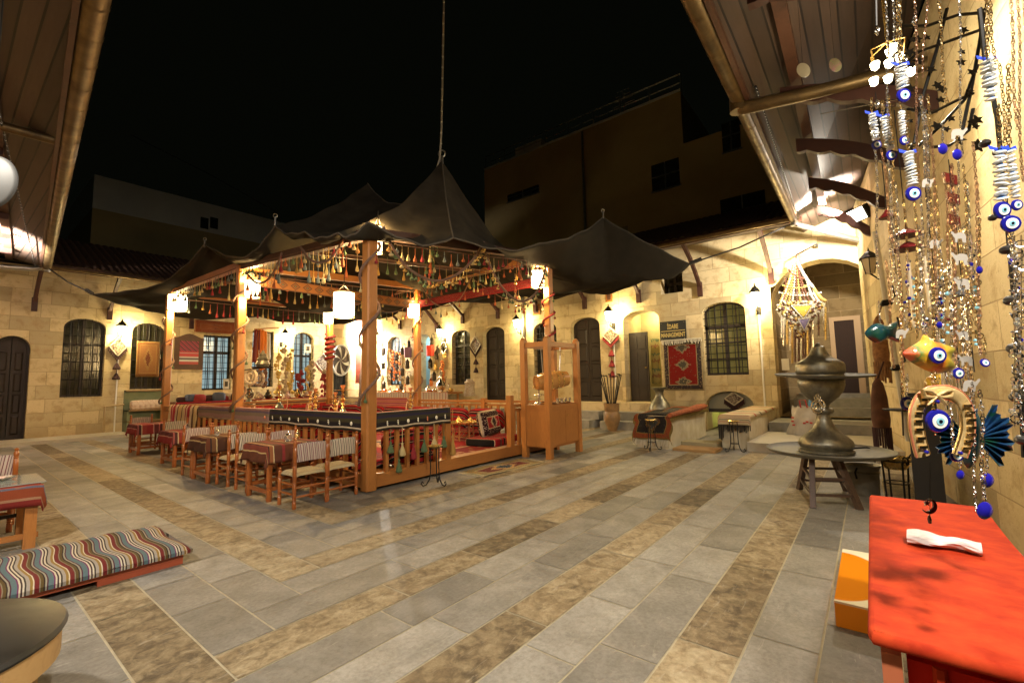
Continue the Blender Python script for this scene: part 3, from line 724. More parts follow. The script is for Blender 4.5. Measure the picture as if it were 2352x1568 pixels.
xa,za=wp(217,400);xb,zb=wp(660,518)
MB().box((xa,YB,0),(xb+8,YB+8,wp(217,478)[1]*1.0)).build('lower_wall',BGM,t)
MB().box((xa,YB+.02,wp(217,478)[1]),(xb+8,YB+8,za)).build('upper_wall',BGW,t)
for k in (461,483):
    a,z0=wp(k,498);b_,z1=wp(k+17,527);MB().box((a-.08,YB-.05,z1-.1),(b_+.08,YB-.031,z1-.02)).build('sill',BGW,t);MB().box((a,YB-.03,z1),(b_,YB+.1,z0)).build('window',DGLASS,t)
MB().tube([Py(300,310,30),Py(480,400,29),Py(640,490,28)],.02,5).build('overhead_wire',IRON,label='thin black wire crossing the night sky above the left building',cat='wire')
# ================= lamps
EMW=P('glowing_paper_shade',(.9,.8,.5),.8,emit=(1,.80,.42),est=7)
EMR=P('brass_shade_rim',(.6,.4,.15),.4,.8)
EMG=P('glowing_lantern_glass',(.9,.9,.6),.5,emit=(1,.86,.42),est=22)
DEPTH=lambda p:(Vector(p)-EYE).dot(F_)
def drum(x,y,wpx,hpx,Y,label,power,top=.5,X=None):
    p=Px(x,y,X) if X else Py(x,y,Y);k=DEPTH(p)/1041;r=wpx*k/2;h=hpx*k
    t=thing('hanging_lantern',label,'lantern',p,'paper drum lanterns of the pavilion')
    prof=[(r*.9,-h/2),(r,-h/2+.01)]+[(r*(1+.02*(i%2)),-h/2+h*i/8) for i in range(1,8)]+[(r,h/2-.01),(r*.9,h/2)]
    MB().lathe(p,prof,20).build('lamp_shade',EMW,t,smooth=True)
    m=MB().torus(p+Vector((0,0,h/2)),r,.012,n=20);m.torus(p-Vector((0,0,h/2)),r,.012,n=20);m.build('shade_rim',EMR,t)
    m=MB();
    for k_ in range(3):
        a=k_*2.1;m.tube([p+Vector((r*math.cos(a),r*math.sin(a),h/2)),p+Vector((0,0,h/2+.16))],.006,5)
    m.tube([p+Vector((0,0,h/2+.15)),p+Vector((0,0,h/2+.15+top))],.008,5);m.build('hanging_cord',IRON,t)
    lamp_light(p-Vector((0,0,h/2+.05)),power,(1,.66,.27),.07,t)
    lamp_light(p+Vector((0,0,h/2+.06)),power*.45,(1,.66,.27),.05,t)
drum(408,695,36,36,14.6,'paper drum lantern on the leftmost, farthest post of the pavilion',75,.1)
drum(580,663,31,38,9.9,'paper drum lantern on the second post from the left',60,.2)
drum(868,550,19,62,5.95,'tall slim paper drum lantern high beside the nearest pavilion post',45,.1)
drum(790,700,45,56,8.5,'biggest paper drum lantern, hanging free in the middle of the pavilion',75,.5)
drum(754,727,21,30,14.6,'smallest paper drum lantern, on the back corner post behind the biggest one',60,.1)
drum(950,713,26,30,10.1,'paper drum lantern on the back middle post, before the row of small wall lanterns',55,.15)
drum(1235,640,29,38,5.75,'paper drum lantern on the right corner post above the barrel stand',50,.15)
def wall_lantern(pl,x,y,label,power=26,pipe=None,d=-.34,sz=1.05,out=True):
    a,z=pl.px(x,y,d);c=pl.at(a,z,d)
    t=thing('wall_lantern',label,'wall lantern',pl.at(a,z,0),'wall lanterns round the courtyard')
    s=sz
    MB().lathe(c,[(.06*s,-.16*s),(.07*s,-.15*s),(.12*s,.10*s),(.125*s,.11*s)],6).build('lantern_glass',EMG,t)
    MB().lathe(c,[(.16*s,.11*s),(.15*s,.13*s),(.07*s,.24*s),(.05*s,.26*s),(.015*s,.30*s),(.02*s,.33*s),(.004,.36*s)],6).build('lantern_cap',IRON,t)
    m=MB();m.tube([pl.at(a,z-.32*s,.02),pl.at(a,z-.36*s,d*.35),pl.at(a,z-.33*s,d*.8),c-Vector((0,0,.24*s)),c-Vector((0,0,.15*s))],.014,6)
    m.torus(pl.at(a,z-.28*s,d*.45),.07,.008,ax=R_ if False else (pl.at(1,0,0)-pl.at(0,0,0)),n=14)
    for k in range(6):
        an=k*math.pi/3;m.tube([c+Vector((.062*s*math.cos(an),.062*s*math.sin(an),-.16*s)),c+Vector((.122*s*math.cos(an),.122*s*math.sin(an),.11*s))],.007,4)
    m.lathe(pl.at(a,z-.32*s,-.012),[(.06,-.1),(.06,.1)],8);m.build('bracket',IRON,t)
    if pipe: MB().tube([pl.at(a,z-.4*s,-.03),pl.at(a,pipe,-.03)],.022,6).build('cable_pipe',WHITE,t,smooth=True)
    if power:
        lamp_light(c+Vector((0,0,-.28*s)),power*.35,(1,.78,.36),.06,t)
        lamp_light(pl.at(a+(.22 if pl.ax=='y' else -.22)*s,z+.05,d),power*.65,(1,.78,.36),.06,t)
wall_lantern(LW,280,757,'glowing wall lantern between the two barred windows at far left',57,pipe=.1)
wall_lantern(LW,655,772,'glowing wall lantern in the far corner, left of the arched lit window',57)
wall_lantern(BW,866,775,'glowing wall lantern just right of the nearest pavilion post',51)
wall_lantern(BW,1009,763,'glowing wall lantern right of the open shop doorway',54)
wall_lantern(BW,1186,742,'glowing wall lantern between the narrow arched door and the drainpipe',54)
wall_lantern(BW,1398,724,'glowing wall lantern right of the wide panelled door',57,pipe=.8)
wall_lantern(BW,1735,682,'glowing wall lantern between the yellow lit window and the big arch',64,pipe=.5)
# floodlights
FLD=P('floodlight_glass',(1,1,.95),.3,emit=(1,.93,.78),est=14)
def flood(c,aim,label,power,col=(1,.86,.62),sz=.22,spot=None,bare=None):
    c=Vector(c);t=thing('floodlight',label,'floodlight',c,'floodlights under the eaves')
    d=(Vector(aim)-c).normalized();a=d.cross(Vector((0,0,1))).normalized();b_=a.cross(d)
    q=[c+a*i*sz+b_*j*sz*.65 for i,j in((-1,-1),(1,-1),(1,1),(-1,1))]
    MB().prism(q,-d*.12).build('housing',IRON,t)
    MB().add([p+d*.006 for p in [c+a*i*sz*.88+b_*j*sz*.55 for i,j in((-1,-1),(1,-1),(1,1),(-1,1))]],[(0,1,2,3)]).build('lamp_glass',FLD,t)
    MB().tube([c-d*.1,c-d*.25-Vector((0,0,.02))],.03,6).build('bracket',IRON,t)
    if spot: lamp_light(c+d*.1,power,col,.12,t,spot=spot,aim=aim)
    else: lamp_light(c+d*.12,power,col,.12,t)
    return t
fp=Pd(1968,494,9.3)
ft=flood(fp,(8.5,3.5,2.6),'blazing white floodlight under the right eaves above the arch lantern',130,(1,.90,.74),spot=2.3);lamp_light(fp+Vector((.1,.28,.1)),3600,(1,.92,.8),.08,ft,spot=1.9,aim=(11.6,.5,5.3));lamp_light(fp+Vector((.3,.3,-.1)),420,(1,.90,.74),.08,ft,spot=1.9,aim=(13.8,1.4,4.7))
fp2=Pd(2042,148,4.2)
EMC=P('glowing_glass_cups',(1,1,.9),.4,emit=(1,.9,.6),est=14)
t=thing('hanging_lamp','cluster of glowing white glass cups on a branched metal lamp at upper right','lamp',fp2)
for i,(dx,dy,dz) in enumerate(((0,0,0),(.15,-.02,.07),(-.17,.03,-.03),(.07,.08,-.12),(-.04,-.1,.12),(.24,-.06,-.07),(-.12,.1,-.16),(.16,.1,.16))):
    c=fp2+Vector((dx*.6,dy*.6-dx*.5,dz));MB().lathe(c,[(.012,-.035),(.028,-.02),(.036,.032),(.032,.036)],12).build('glass_cup',EMC,t,smooth=True)
m=MB();m.tube([fp2+Vector((0,0,.2)),fp2+Vector((0,0,.7))],.01,6)
for i in range(6):
    an=i*1.05;m.tube([fp2+Vector((0,0,.22)),fp2+Vector((.14*math.cos(an),.14*math.sin(an),.16)),fp2+Vector((.12*math.cos(an),.12*math.sin(an),.02))],.007,5)
m.build('branched_arm',BRASS,t)
lamp_light(fp2+Vector((-.1,.25,-.16)),14,(1,.84,.55),.08,t);lamp_light(fp2+Vector((-.2,.22,-.1)),110,(1,.86,.60),.08,t,spot=2.3,aim=(3.9,-1.0,2.6))
# working lamps of the near corner, outside the frame
flood((-.5,15.4,4.2),(.35,16.0,5.6),'floodlight on the left building washing the boarded eaves',6500,(1,.92,.80),spot=1.5)
flood((.2,-1.1,3.9),(2.8,4.2,0),'floodlight on the wall behind the viewpoint',350,(1,.91,.78),spot=1.95)
flood((-1.1,4.2,4.0),(2.5,5,0),'floodlight on the left wall beside the viewpoint',215,(1,.91,.78),spot=1.8)
cf=Py(838,725,19.2);flood((12.9,19.0,3.9),(12.2,20,3.0),'floodlight in the far corner behind the nearest pavilion post',620,(1,.90,.76))
lamp_light(BW.at(O['arch']['s0']+1.2,3.6,1.6),6,(1,.75,.4),.2,name='arch_room_light')
lamp_light(BW.at((O['dopen']['s0']+O['dopen']['s1'])/2,3.6,1.1),16,(1,.85,.42),.1,name='passage_light')
lamp_light(BW.at((O['cellar']['s0']+O['cellar']['s1'])/2,.7,1.1),4,(1,.9,.5),.08,name='niche_light')

# ================= pavilion
X0,X1=3.85,8.55;Y0,Y1,Y2=5.65,10.2,14.9;BZ=3.52;RZ=1.05
TP={(X0,Y0):Py(845,520,Y0).z,(X1,Y0):Py(1255,582,Y0).z,(X0,Y1):Px(560,600,X0).z,(X1,Y1):Px(955,652,X1).z,(X0,Y2):Px(392,664,X0).z,(X1,Y2):Px(760,706,X1).z}
print('TP',TP)
def bz(x,y):
    u=(x-X0)/(X1-X0)
    if y<=Y1: v=(y-Y0)/(Y1-Y0);a,b_,c,d=TP[X0,Y0],TP[X1,Y0],TP[X0,Y1],TP[X1,Y1]
    else: v=(y-Y1)/(Y2-Y1);a,b_,c,d=TP[X0,Y1],TP[X1,Y1],TP[X0,Y2],TP[X1,Y2]
    return (a*(1-u)+b_*u)*(1-v)+(c*(1-u)+d*u)*v-.09
pav=thing('pavilion','raised open wooden seating pavilion with railings and six posts in the courtyard centre','pavilion',((X0+X1)/2,(Y0+Y2)/2,0))
for x,y in ((X0,Y0),(X0,Y1),(X0,Y2),(X1,Y0),(X1,Y1),(X1,Y2)):
    m=MB();s=.084;c=.02
    m.prism([(x-s+c,y-s,.02),(x+s-c,y-s,.02),(x+s,y-s+c,.02),(x+s,y+s-c,.02),(x+s-c,y+s,.02),(x-s+c,y+s,.02),(x-s,y+s-c,.02),(x-s,y-s+c,.02)],(0,0,bz(x,y)-.02))
    m.build('post',WOODV,pav)
m=MB()
m.box((X0-.07,Y0-.05,.05),(X1+.07,Y0+.05,.235));m.build('base_board',WOODX,pav)
MB().box((X0-.05,Y0+.05,.05),(X0+.05,Y2,.235)).build('base_board',WOODY,pav)
MB().box((X1-.05,Y0+.05,.05),(X1+.05,Y2,.235)).build('base_board',WOODY,pav)
MB().box((X0+.05,Y0+.05,.12),(X1-.05,Y2-.02,.20)).build('deck',WOODY,pav)
FEET=MB()
for x in (4.9,6.1,7.2):
    MB().cbox((x,Y0+.12,.03),(.09,.09,.05)).build('foot',REDB,pav)
for y in (7,8.5,11.5,13.2):MB().cbox((X0+.05,y,.03),(.09,.09,.05)).build('foot',REDB,pav)
B3=lambda x,y,dz=0:(x,y,bz(x,y)+dz)
for a,b_,mt in ((B3(X0,Y0),B3(X1,Y0),BRNW),(B3(X0,Y2),B3(X1,Y2),WOODX),(B3(X0,Y1),B3(X1,Y1),WOODX),(B3(X0,Y0,-.01),B3(X0,Y1,-.01),BRNW),(B3(X0,Y1,.02),B3(X0,Y2,.02),WOODY),(B3(X1,Y0,.02),B3(X1,Y1,.02),WOODY),(B3(X1,Y1,.02),B3(X1,Y2,.02),WOODY)):  # front and near left beams in darker wood, shade put into the colour
    MB().beam(a,b_,.11,.15).build('roof_beam',mt,pav)
for k in (2.0,6.5):
    y=Y0+(Y2-Y0)*k/9
    if abs(y-Y1)>.3: MB().beam(B3(X0,y,.0),B3(X1,y,.0),.05,.07).build('rafter',BRNW,pav)  # rafters coloured dark brown to imitate the dimness under the tent
def rail(p,q,n,par,m_rail,zt=RZ):
    p=Vector(p);q=Vector(q)
    MB().beam(p+Vector((0,0,zt-.03)),q+Vector((0,0,zt-.03)),.09,.06).build('handrail',m_rail,par)
    MB().beam(p+Vector((0,0,zt-.12)),q+Vector((0,0,zt-.12)),.05,.05).build('upper_rail',m_rail,par)
    for k in range(n):
        c=p.lerp(q,(k+1)/(n+1))
        m=MB();m.cbox((c.x,c.y,.235+(zt-.145-.235)/2),(.055,.055,zt-.145-.235));m.build('baluster',WOODV,par)
rail((X0,Y0+.1,0),(X0,Y1-.1,0),17,pav,WOODY)
rail((X0,Y1+.1,0),(X0,Y2-.1,0),12,pav,WOODY)
rail((X0+.1,Y0,0),(5.30,Y0,0),6,pav,WOODX,1.05)
rail((7.12,Y0,0),(X1-.1,Y0,0),5,pav,WOODX)
rail((X1,Y0+.1,0),(X1,Y1-.1,0),17,pav,WOODY)
rail((X1,Y1+.1,0),(X1,Y2-.1,0),14,pav,WOODY)
rail((X0+.1,Y2,0),(X1-.1,Y2,0),14,pav,WOODX)
for x,z in((5.35,1.08),(7.07,1.22)):
    MB().box((x-.055,Y0-.055,.2),(x+.055,Y0+.055,z)).build('rail_post',WOODV,pav)
MB().box((X1-.06,7.6,.2),(X1+.06,7.72,1.1)).build('rail_post',WOODV,pav)
for y in (7.9,):MB().box((X0-.05,y,.2),(X0+.05,y+.1,1.04)).build('rail_post',WOODV,pav)
# fittings of textile
KRED=stripes('red_black_bedouin_weave',[(5,(.27,.008,.012)),(1,(.02,.01,.01)),(.5,(.5,.3,.2)),(1,(.02,.01,.01)),(3,(.30,.010,.014)),(2.2,(.012,.01,.01)),(.4,(.6,.45,.3)),(1,(.30,.01,.02)),(1.6,(.012,.01,.01))],3.2,1)
KREDX=stripes('red_black_bedouin_weave_upright',[(5,(.27,.008,.012)),(1,(.02,.01,.01)),(.5,(.5,.3,.2)),(1,(.02,.01,.01)),(3,(.30,.010,.014)),(2.2,(.012,.01,.01)),(.4,(.6,.45,.3)),(1,(.30,.01,.02))],2.6,0)
RUGR=rug('red_patterned_rug',(.16,.012,.012),(.28,.02,.02),(.05,.04,.06),(.35,.2,.1),2,1.6,cream=(.40,.25,.16))
def superbox(m,c,sz,rz=0,e=.35,n=14,tilt=0,uvs=1):
    c=Vector(c);M=Matrix.Rotation(rz,3,'Z')@Matrix.Rotation(tilt,3,'X')
    sp=lambda v:math.copysign(abs(v)**e,v)
    def fn(u,v):
        a=2*math.pi*u;b_=math.pi*(v-.5)
        p=Vector((sp(math.cos(b_))*sp(math.cos(a))*sz[0]/2,sp(math.cos(b_))*sp(math.sin(a))*sz[1]/2,sp(math.sin(b_))*sz[2]/2))
        return c+M@p
    def uvf(u,v):
        a=2*math.pi*u;b_=math.pi*(v-.5)
        return (sp(math.cos(b_))*sp(math.cos(a))*sz[0]/2*uvs+.5,sp(math.sin(b_))*sz[2]/2+sp(math.cos(b_))*sp(math.sin(a))*sz[1]/2+.5)
    m.grid(fn,n*2,n,uvf);return m
MB().add([(X0+.9,Y0+.07,.212),(X1-.8,Y0+.07,.212),(X1-.8,Y2-.4,.212),(X0+.9,Y2-.4,.212)],[(0,1,2,3)],[(0,0),(1,0),(1,1),(0,1)]).build('floor_rug',RUGR,label='red patterned rug covering the pavilion floor',cat='rug',solid=.012)
cn=0
def cushion(c,sz,rz,tilt,label,mt=None):
    m=MB();superbox(m,c,sz,rz,.42,12,tilt);return m.build('back_cushion',mt or KRED,smooth=True,label=label,cat='cushion',group='red and black back cushions along the pavilion railings')
def seatmat(a,b_,label):
    m=MB();c=[(a[i]+b_[i])/2 for i in range(3)];superbox(m,c,[abs(b_[i]-a[i]) for i in range(3)],0,.2,12)
    m.build('seat_mattress',KREDX if abs(b_[0]-a[0])>abs(b_[1]-a[1]) else KRED,smooth=True,label=label,cat='mattress')
seatmat((X0+.1,Y0+.35,.215),(X0+.85,Y2-.3,.36),'long red striped seat mattress along the left railing of the pavilion')
seatmat((X1-.85,Y0+1.3,.215),(X1-.1,Y2-.3,.36),'long red striped seat mattress along the back railing of the pavilion')
seatmat((X0+.9,Y0+.1,.215),(5.25,Y0+.75,.35),'short red striped seat mattress behind the front railing')
seatmat((X0+.9,Y2-.85,.215),(X1-.9,Y2-.15,.36),'red striped seat mattress along the far end railing of the pavilion')
ord_=['first','second','third','fourth','fifth','sixth','seventh','eighth','ninth']
for i in range(7): cushion((X0+.2,Y0+1.0+i*1.22,.60),(1.1,.22,.50),math.pi/2,.12,'red and black cushion against the left railing, %s from the nearest post'%ord_[i])
for i in range(7): cushion((X1-.22,Y0+1.75+i*1.15,.60),(1.05,.24,.52),-math.pi/2,.12,'red and black cushion against the back railing, %s from the barrel stand'%ord_[i])
for i in range(3): cushion((X0+1.4+i*1.15,Y2-.2,.62),(1.05,.24,.52),math.pi,.1,'red and black cushion against the far end railing, %s from the left post'%ord_[i])
cushion((4.75,Y0+.25,.52),(.95,.22,.5),0,-.12,'red and black cushion behind the front railing beside the nearest post')
# medallion cushion stack at entrance
KMED=rug('red_medallion_kilim',(.03,.01,.012),(.30,.012,.022),(.03,.02,.02),(.5,.4,.3),1,.5)
m=MB()
c=Gz(1150,1010,.3);c=Vector((7.55,6.75,.62))
def medpad(c,w,h,th,rz,tilt,name,label,mt):
    M=Matrix.Rotation(rz,3,'Z')@Matrix.Rotation(tilt,3,'X');c=Vector(c);m=MB();n=10
    bl=lambda u,v:(max(0,1-(2*u-1)**6)*max(0,1-(2*v-1)**6))**.5
    for s in(1,-1):
        m.grid(lambda u,v:c+M@Vector(((u-.5)*w,-s*th*.5*bl(u,v),(v-.5)*h)),n,n,lambda u,v:(u,v))
    return m.build(name,mt,smooth=True,label=label,cat='cushion')
medpad((7.45,6.55,.62),.95,.55,.26,.35,-.2,'medallion_cushion','red cushion with white stepped medallion leaning at the pavilion entrance',KMED)
m=MB();superbox(m,(7.35,6.35,.29),(1.15,.75,.16),.2,.25,12);m.build('seat_pad',KREDX,smooth=True,label='flat black and red seat pad below the medallion cushion at the entrance',cat='cushion')

# ================= tent
TENT=P('dark_goat_hair_cloth',(.033,.027,.019),.95,c2=(.056,.046,.033),ns=3,bs=.15,spec=.1)
pk1=Py(1015,372,6.7);pk2=Py(845,418,8.7)
V3=Vector
rows=[
 [Py(846,512,5.28),Py(1041,545,5.1),Py(1237,557,5.0),Py(1385,497,4.8),Px(1585,605,11.5)],
 [Px(777,540,3.5),pk1,V3((8.8,6.5,4.35)),Px(1400,646,10.2),Px(1510,627,11.0)],
 [Px(700,531,3.5),Py(927,470,7.5),V3((8.8,7.5,4.4)),Px(1290,656,10.2),Px(1370,650,10.8)],
 [Px(632,513,3.6),pk2,V3((8.75,8.75,4.35)),Px(1180,668,10.1),Px(1235,663,10.5)],
 [Px(560,590,3.5),V3((6.4,10.6,4.75)),V3((8.8,11,4.4)),Px(1015,677,10.1),Px(1050,682,10.5)],
 [Px(470,563,3.6),V3((6.5,13,4.7)),V3((8.7,13.4,4.3)),Px(905,706,10.1),Px(925,706,10.4)],
 [Px(373,650,3.5),V3((6.2,15.2,4.35)),V3((8.6,15.3,4.2)),Py(838,717,15.2),Py(845,716,15.0)],
 [Py(212,674,17.0),Py(415,726,17.0),Py(585,722,16.9),Py(735,741,16.2),Py(790,737,15.8)]]
SAG=.27
def tentf(u,v):
    nr=len(rows)-1;nc=len(rows[0])-1
    a=min(int(v*nr),nr-1);b_=min(int(u*nc),nc-1);fv=v*nr-a;fu=u*nc-b_
    p=rows[a][b_].lerp(rows[a][b_+1],fu).lerp(rows[a+1][b_].lerp(rows[a+1][b_+1],fu),fv)
    sx=math.sin(math.pi*fu);sy=math.sin(math.pi*fv);k=1 if b_<3 else .35
    p=p-V3((0,0,SAG*.75*(sx*(1 if b_<3 else .5)+sy*(.85 if (b_==0 and fu<.001) else 1))*(1 if a<6 else .6)*(.7 if b_==0 and fu<.01 else 1)))
    p.z+=.03*math.sin(u*23+v*11)+.02*math.sin(v*41)+.022*math.sin(u*71+v*13)*sx+.018*math.sin(v*97+u*9)*sy
    return p
m=MB();m.grid(tentf,80,140)
tent=thing('tent_canopy','big dark woven tent cloth with two peaks hung over the pavilion','tent',((X0+X1)/2,10,BZ))
tc=m.build('cloth',[TENT,P('tent_cloth_shaded_underside',(.022,.019,.013),.95,c2=(.032,.027,.019),ns=4,spec=.1)],tent,smooth=True,solid=.02);tc.modifiers[0].material_offset=1  # underside gets a darker copy of the cloth colour, as painted shade
FIN=STEEL
for p in (rows[0][3],rows[3][0],rows[5][0]):
    m=MB();m.tube([p-V3((0,0,.05)),p+V3((0,0,.12))],.02,6);m.torus(p+V3((0,0,.14)),.035,.010,ax=F_,n=12);m.build('tie_ring',FIN,tent)
SEAM=P('worn_light_seam',(.085,.07,.052),.9)
for path in (([tentf(i/40,0) for i in range(41)]),([tentf(0,i/70) for i in range(71)]),([tentf(.25,i/70) for i in range(0,34)]),([tentf(.75,i/70) for i in range(0,71)])):
    MB().tube([p+V3((0,0,.01)) for p in path],.014,5).build('seam_cord',SEAM,tent)
CAB=P('pale_cable_sheath',(.35,.33,.30),.6)
top=pk1+V3((.25,.1,9.0))
cab=thing('suspension_cable','pale cable strung with tiny bulbs rising into the night sky from the tent peak','cable',pk1)
pts=[tuple(Pd(x,y,DEPTH(pk1))) for x,y in ((948,470),(965,462),(985,435),(1000,400),(1010,365),(1014,300),(1017,150),(1020,-30))]
MB().tube(pts,.02,6).build('cable_strand',CAB,cab,smooth=True)
m=MB()
for i in range(14): m.ball(Pd(1013+i*.5,330-i*25,DEPTH(pk1)-.05),.022,6)
m.build('tiny_bulbs',P('bulb_glass_unlit',(.6,.6,.55),.2),cab)
m=MB();m.tube([pk1-V3((0,0,.3)),pk1+V3((0,0,.12))],.035,8);m.torus(pk1+V3((0,0,.18)),.07,.015,ax=F_);m.build('peak_hook',STEEL,cab)
for nm,a,b_ in (('left',rows[7][0],Py(100,608,18.7)),('right',rows[0][4],Px(1815,515,12.3)),):
    m=MB();m.tube([a,a.lerp(b_,.5)-V3((0,0,.08)),b_],.02,6);m.tube([a,a.lerp(b_,.12)],.05,6);m.build('guy_rope',P('dark_hemp_rope',(.04,.035,.03),.9),label='dark guy rope from the %s corner of the tent to the %s eaves'%(nm,nm),cat='rope')
m=MB();a=Px(343,706,4.4);a=Py(330,706,17.3);b_=Py(212,674,17);m.tube([b_,Py(272,697,17.1),a],[.05,.07,.03],6);

# ================= garlands
TC=[P('tassel_'+n,c,.9) for n,c in (('cream',(.42,.33,.15)),('rust',(.28,.07,.02)),('green',(.07,.11,.045)),('crimson',(.20,.012,.015)),('ochre',(.34,.19,.04)),('grey_blue',(.11,.13,.12)))]
def tassel_proto(mt,L=.30,r=.035,name='tassel'):
    m=MB();m.tube([(0,0,0),(0,0,-L*.55)],.006,4);m.lathe((0,0,-L),[(r*.75,0),(r,.02),(r*.7,L*.22),(r*.25,L*.36),(r*.35,L*.42),(.006,L*.47)],7)
    me=m.build(name,mt,smooth=False,origin=False);return me
PROT={}
def tassel(par,p,k,L,r,name='tassel'):
    key=(k,round(L,2),round(r,3),name)
    if key not in PROT:
        o=tassel_proto(TC[k] if k<6 else (BRASS if k==6 else SILV),L,r,name);PROT[key]=o.data;bpy.data.objects.remove(o)
    o=bpy.data.objects.new(name,PROT[key]);sc.collection.objects.link(o);o.parent=par;o.location=Vector(p)-acc(par);return o
CORD=P('braided_wool_cord',(.10,.05,.035),.95,c2=(.2,.12,.08),ns=30)
def garland(label,pts,n,L=.22,r=.03,cr=.018,ks=(0,1,2,3,4,5),jit=.06,name='tassel_garland',mt=None,cat='garland'):
    pts=[Vector(p) for p in pts]
    # smooth curve through points
    def cv(t):
        s=t*(len(pts)-1);i=min(int(s),len(pts)-2);f=s-i
        p0=pts[max(i-1,0)];p1=pts[i];p2=pts[i+1];p3=pts[min(i+2,len(pts)-1)]
        return .5*((2*p1)+(p2-p0)*f+(2*p0-5*p1+4*p2-p3)*f*f+(3*p1-p0-3*p2+p3)*f*f*f)
    t=thing(name,label,cat,pts[0]);c=[cv(i/24) for i in range(25)]
    MB().tube(c,cr,6).build('cord',mt or CORD,t,smooth=True)
    for i in range(n):
        tassel(t,cv((i+.5)/n)+Vector((0,0,random.uniform(-jit,jit)*.3)),random.choice(ks),L*random.choice((.8,1,1,1.25)),r)
    return t
def gy(Y,*xy):return [Py(x,y,Y) for x,y in xy]
def gx(X,*xy):return [Px(x,y,X) for x,y in xy]
garland('thick swag of brass bells across the front of the pavilion, right of the nearest post',gy(5.5,(880,520),(905,575),(945,622),(1000,645),(1050,630),(1090,592),(1112,556)),34,.12,.04,.022,(0,4,6,6,2))
garland('dark swag of bells at the front right of the pavilion beside the barrel stand',gy(5.5,(1110,566),(1130,620),(1160,668),(1195,692),(1228,676),(1248,635),(1256,592)),30,.12,.038,.022,(2,6,3,0))
garland('pale corded swag with long tassels on the left side below the first tent ring',gx(3.75,(690,568),(708,592),(730,603),(757,596),(775,574),(790,548)),11,.34,.035,.02,(0,1,5,0,4))
garland('pale corded swag with long tassels on the left side near the second lantern',gx(3.75,(647,580),(636,612),(615,642),(590,650),(567,628)),11,.34,.035,.02)
garland('thin swag of small tassels at the back before the right wall timber struts',gx(8.3,(967,655),(990,690),(1019,703),(1055,688),(1083,636)),10,.26,.03,.016)
garland('thin swag of tassels between the nearest post and the back middle lantern',gx(8.3,(858,702),(885,716),(915,714),(935,700),(950,682)),9,.3,.03,.01)
garland('thin swag of tassels low at the back beside the right corner lantern',gy(7.5,(1085,640),(1115,660),(1160,686),(1205,690),(1240,650)),12,.24,.03,.012)
def row(label,p,q,n,L=.3,ks=(0,1,2,3,4,5),z=0):
    p=Vector(p);q=Vector(q);garland(label,[p,p.lerp(q,.33)-V3((0,0,.02)),p.lerp(q,.66)-V3((0,0,.02)),q],n,L,.034,.012,ks,.2,'tassel_fringe')
row('row of tassels under the left front beam, from the nearest post to the second post',(X0-.05,Y0+.2,bz(X0-.05,Y0+.2)+.06-.08),(X0-.05,Y1-.1,bz(X0-.05,Y1-.1)+.06-.08),30,.24)
row('row of tassels under the left beam, from the second post to the farthest post',(X0-.05,Y1+.1,bz(X0-.05,Y1+.1)+.06-.08),(X0-.05,Y2,bz(X0-.05,Y2)+.06-.08),28,.24)
row('row of tassels under the front right beam above the entrance',(X0+.4,Y0-.06,bz(X0+.4,Y0-.06)-.05-.08),(X1,Y0-.06,bz(X1,Y0-.06)-.05-.08),30,.22)
row('row of tassels under the cross beam in the middle of the pavilion',(X0+.1,Y1,bz(X0+.1,Y1)-.08-.08),(X1,Y1,bz(X1,Y1)-.08-.08),32,.30)
row('row of tassels under the back beam, right half',(X1-.05,Y0+.2,bz(X1-.05,Y0+.2)+.05-.08),(X1-.05,Y1,bz(X1-.05,Y1)+.05-.08),26,.24)
row('row of tassels under the back beam, far half',(X1-.05,Y1+.2,bz(X1-.05,Y1+.2)+.05-.08),(X1-.05,Y2,bz(X1-.05,Y2)+.05-.08),24,.26)
row('row of tassels under the far end beam behind the white kilim band',(X0,Y2-.06,bz(X0,Y2-.06)-.08-.08),(X1,Y2-.06,bz(X1,Y2-.06)-.08-.08),30,.34)
row('row of tassels hung across the rafters near the front post',(X0,7.2,bz(X0,7.2)+.02-.08),(X1,7.2,bz(X1,7.2)+.02-.08),24,.34)
row('row of tassels hung across the rafters behind the biggest lantern',(X0,12.0,bz(X0,12.0)+.02-.08),(X1,12.0,bz(X1,12.0)+.02-.08),22,.34)
# hanging bunch ornaments
def bunch(label,p,n=16,L=.9,seed=1,ks=(3,1,0,2)):
    rnd=random.Random(seed);p=Vector(p);t=thing('tassel_bunch',label,'hanging ornament',p)
    MB().tube([p,p+V3((0,0,.35))],.012,5).build('cord',CORD,t)
    for i in range(n):tassel(t,p+V3((rnd.uniform(-.12,.12),rnd.uniform(-.12,.12),rnd.uniform(-L,.1))),rnd.choice(ks),.24,.035)
bunch('bunch of small tassels and charms hanging at the centre front under the tent',Py(985,565,6.4),18,.5,2)
bunch('string of bright charms hanging left of the right corner lantern',Py(1190,620,6.0),12,.75,3,(2,0,6,1))
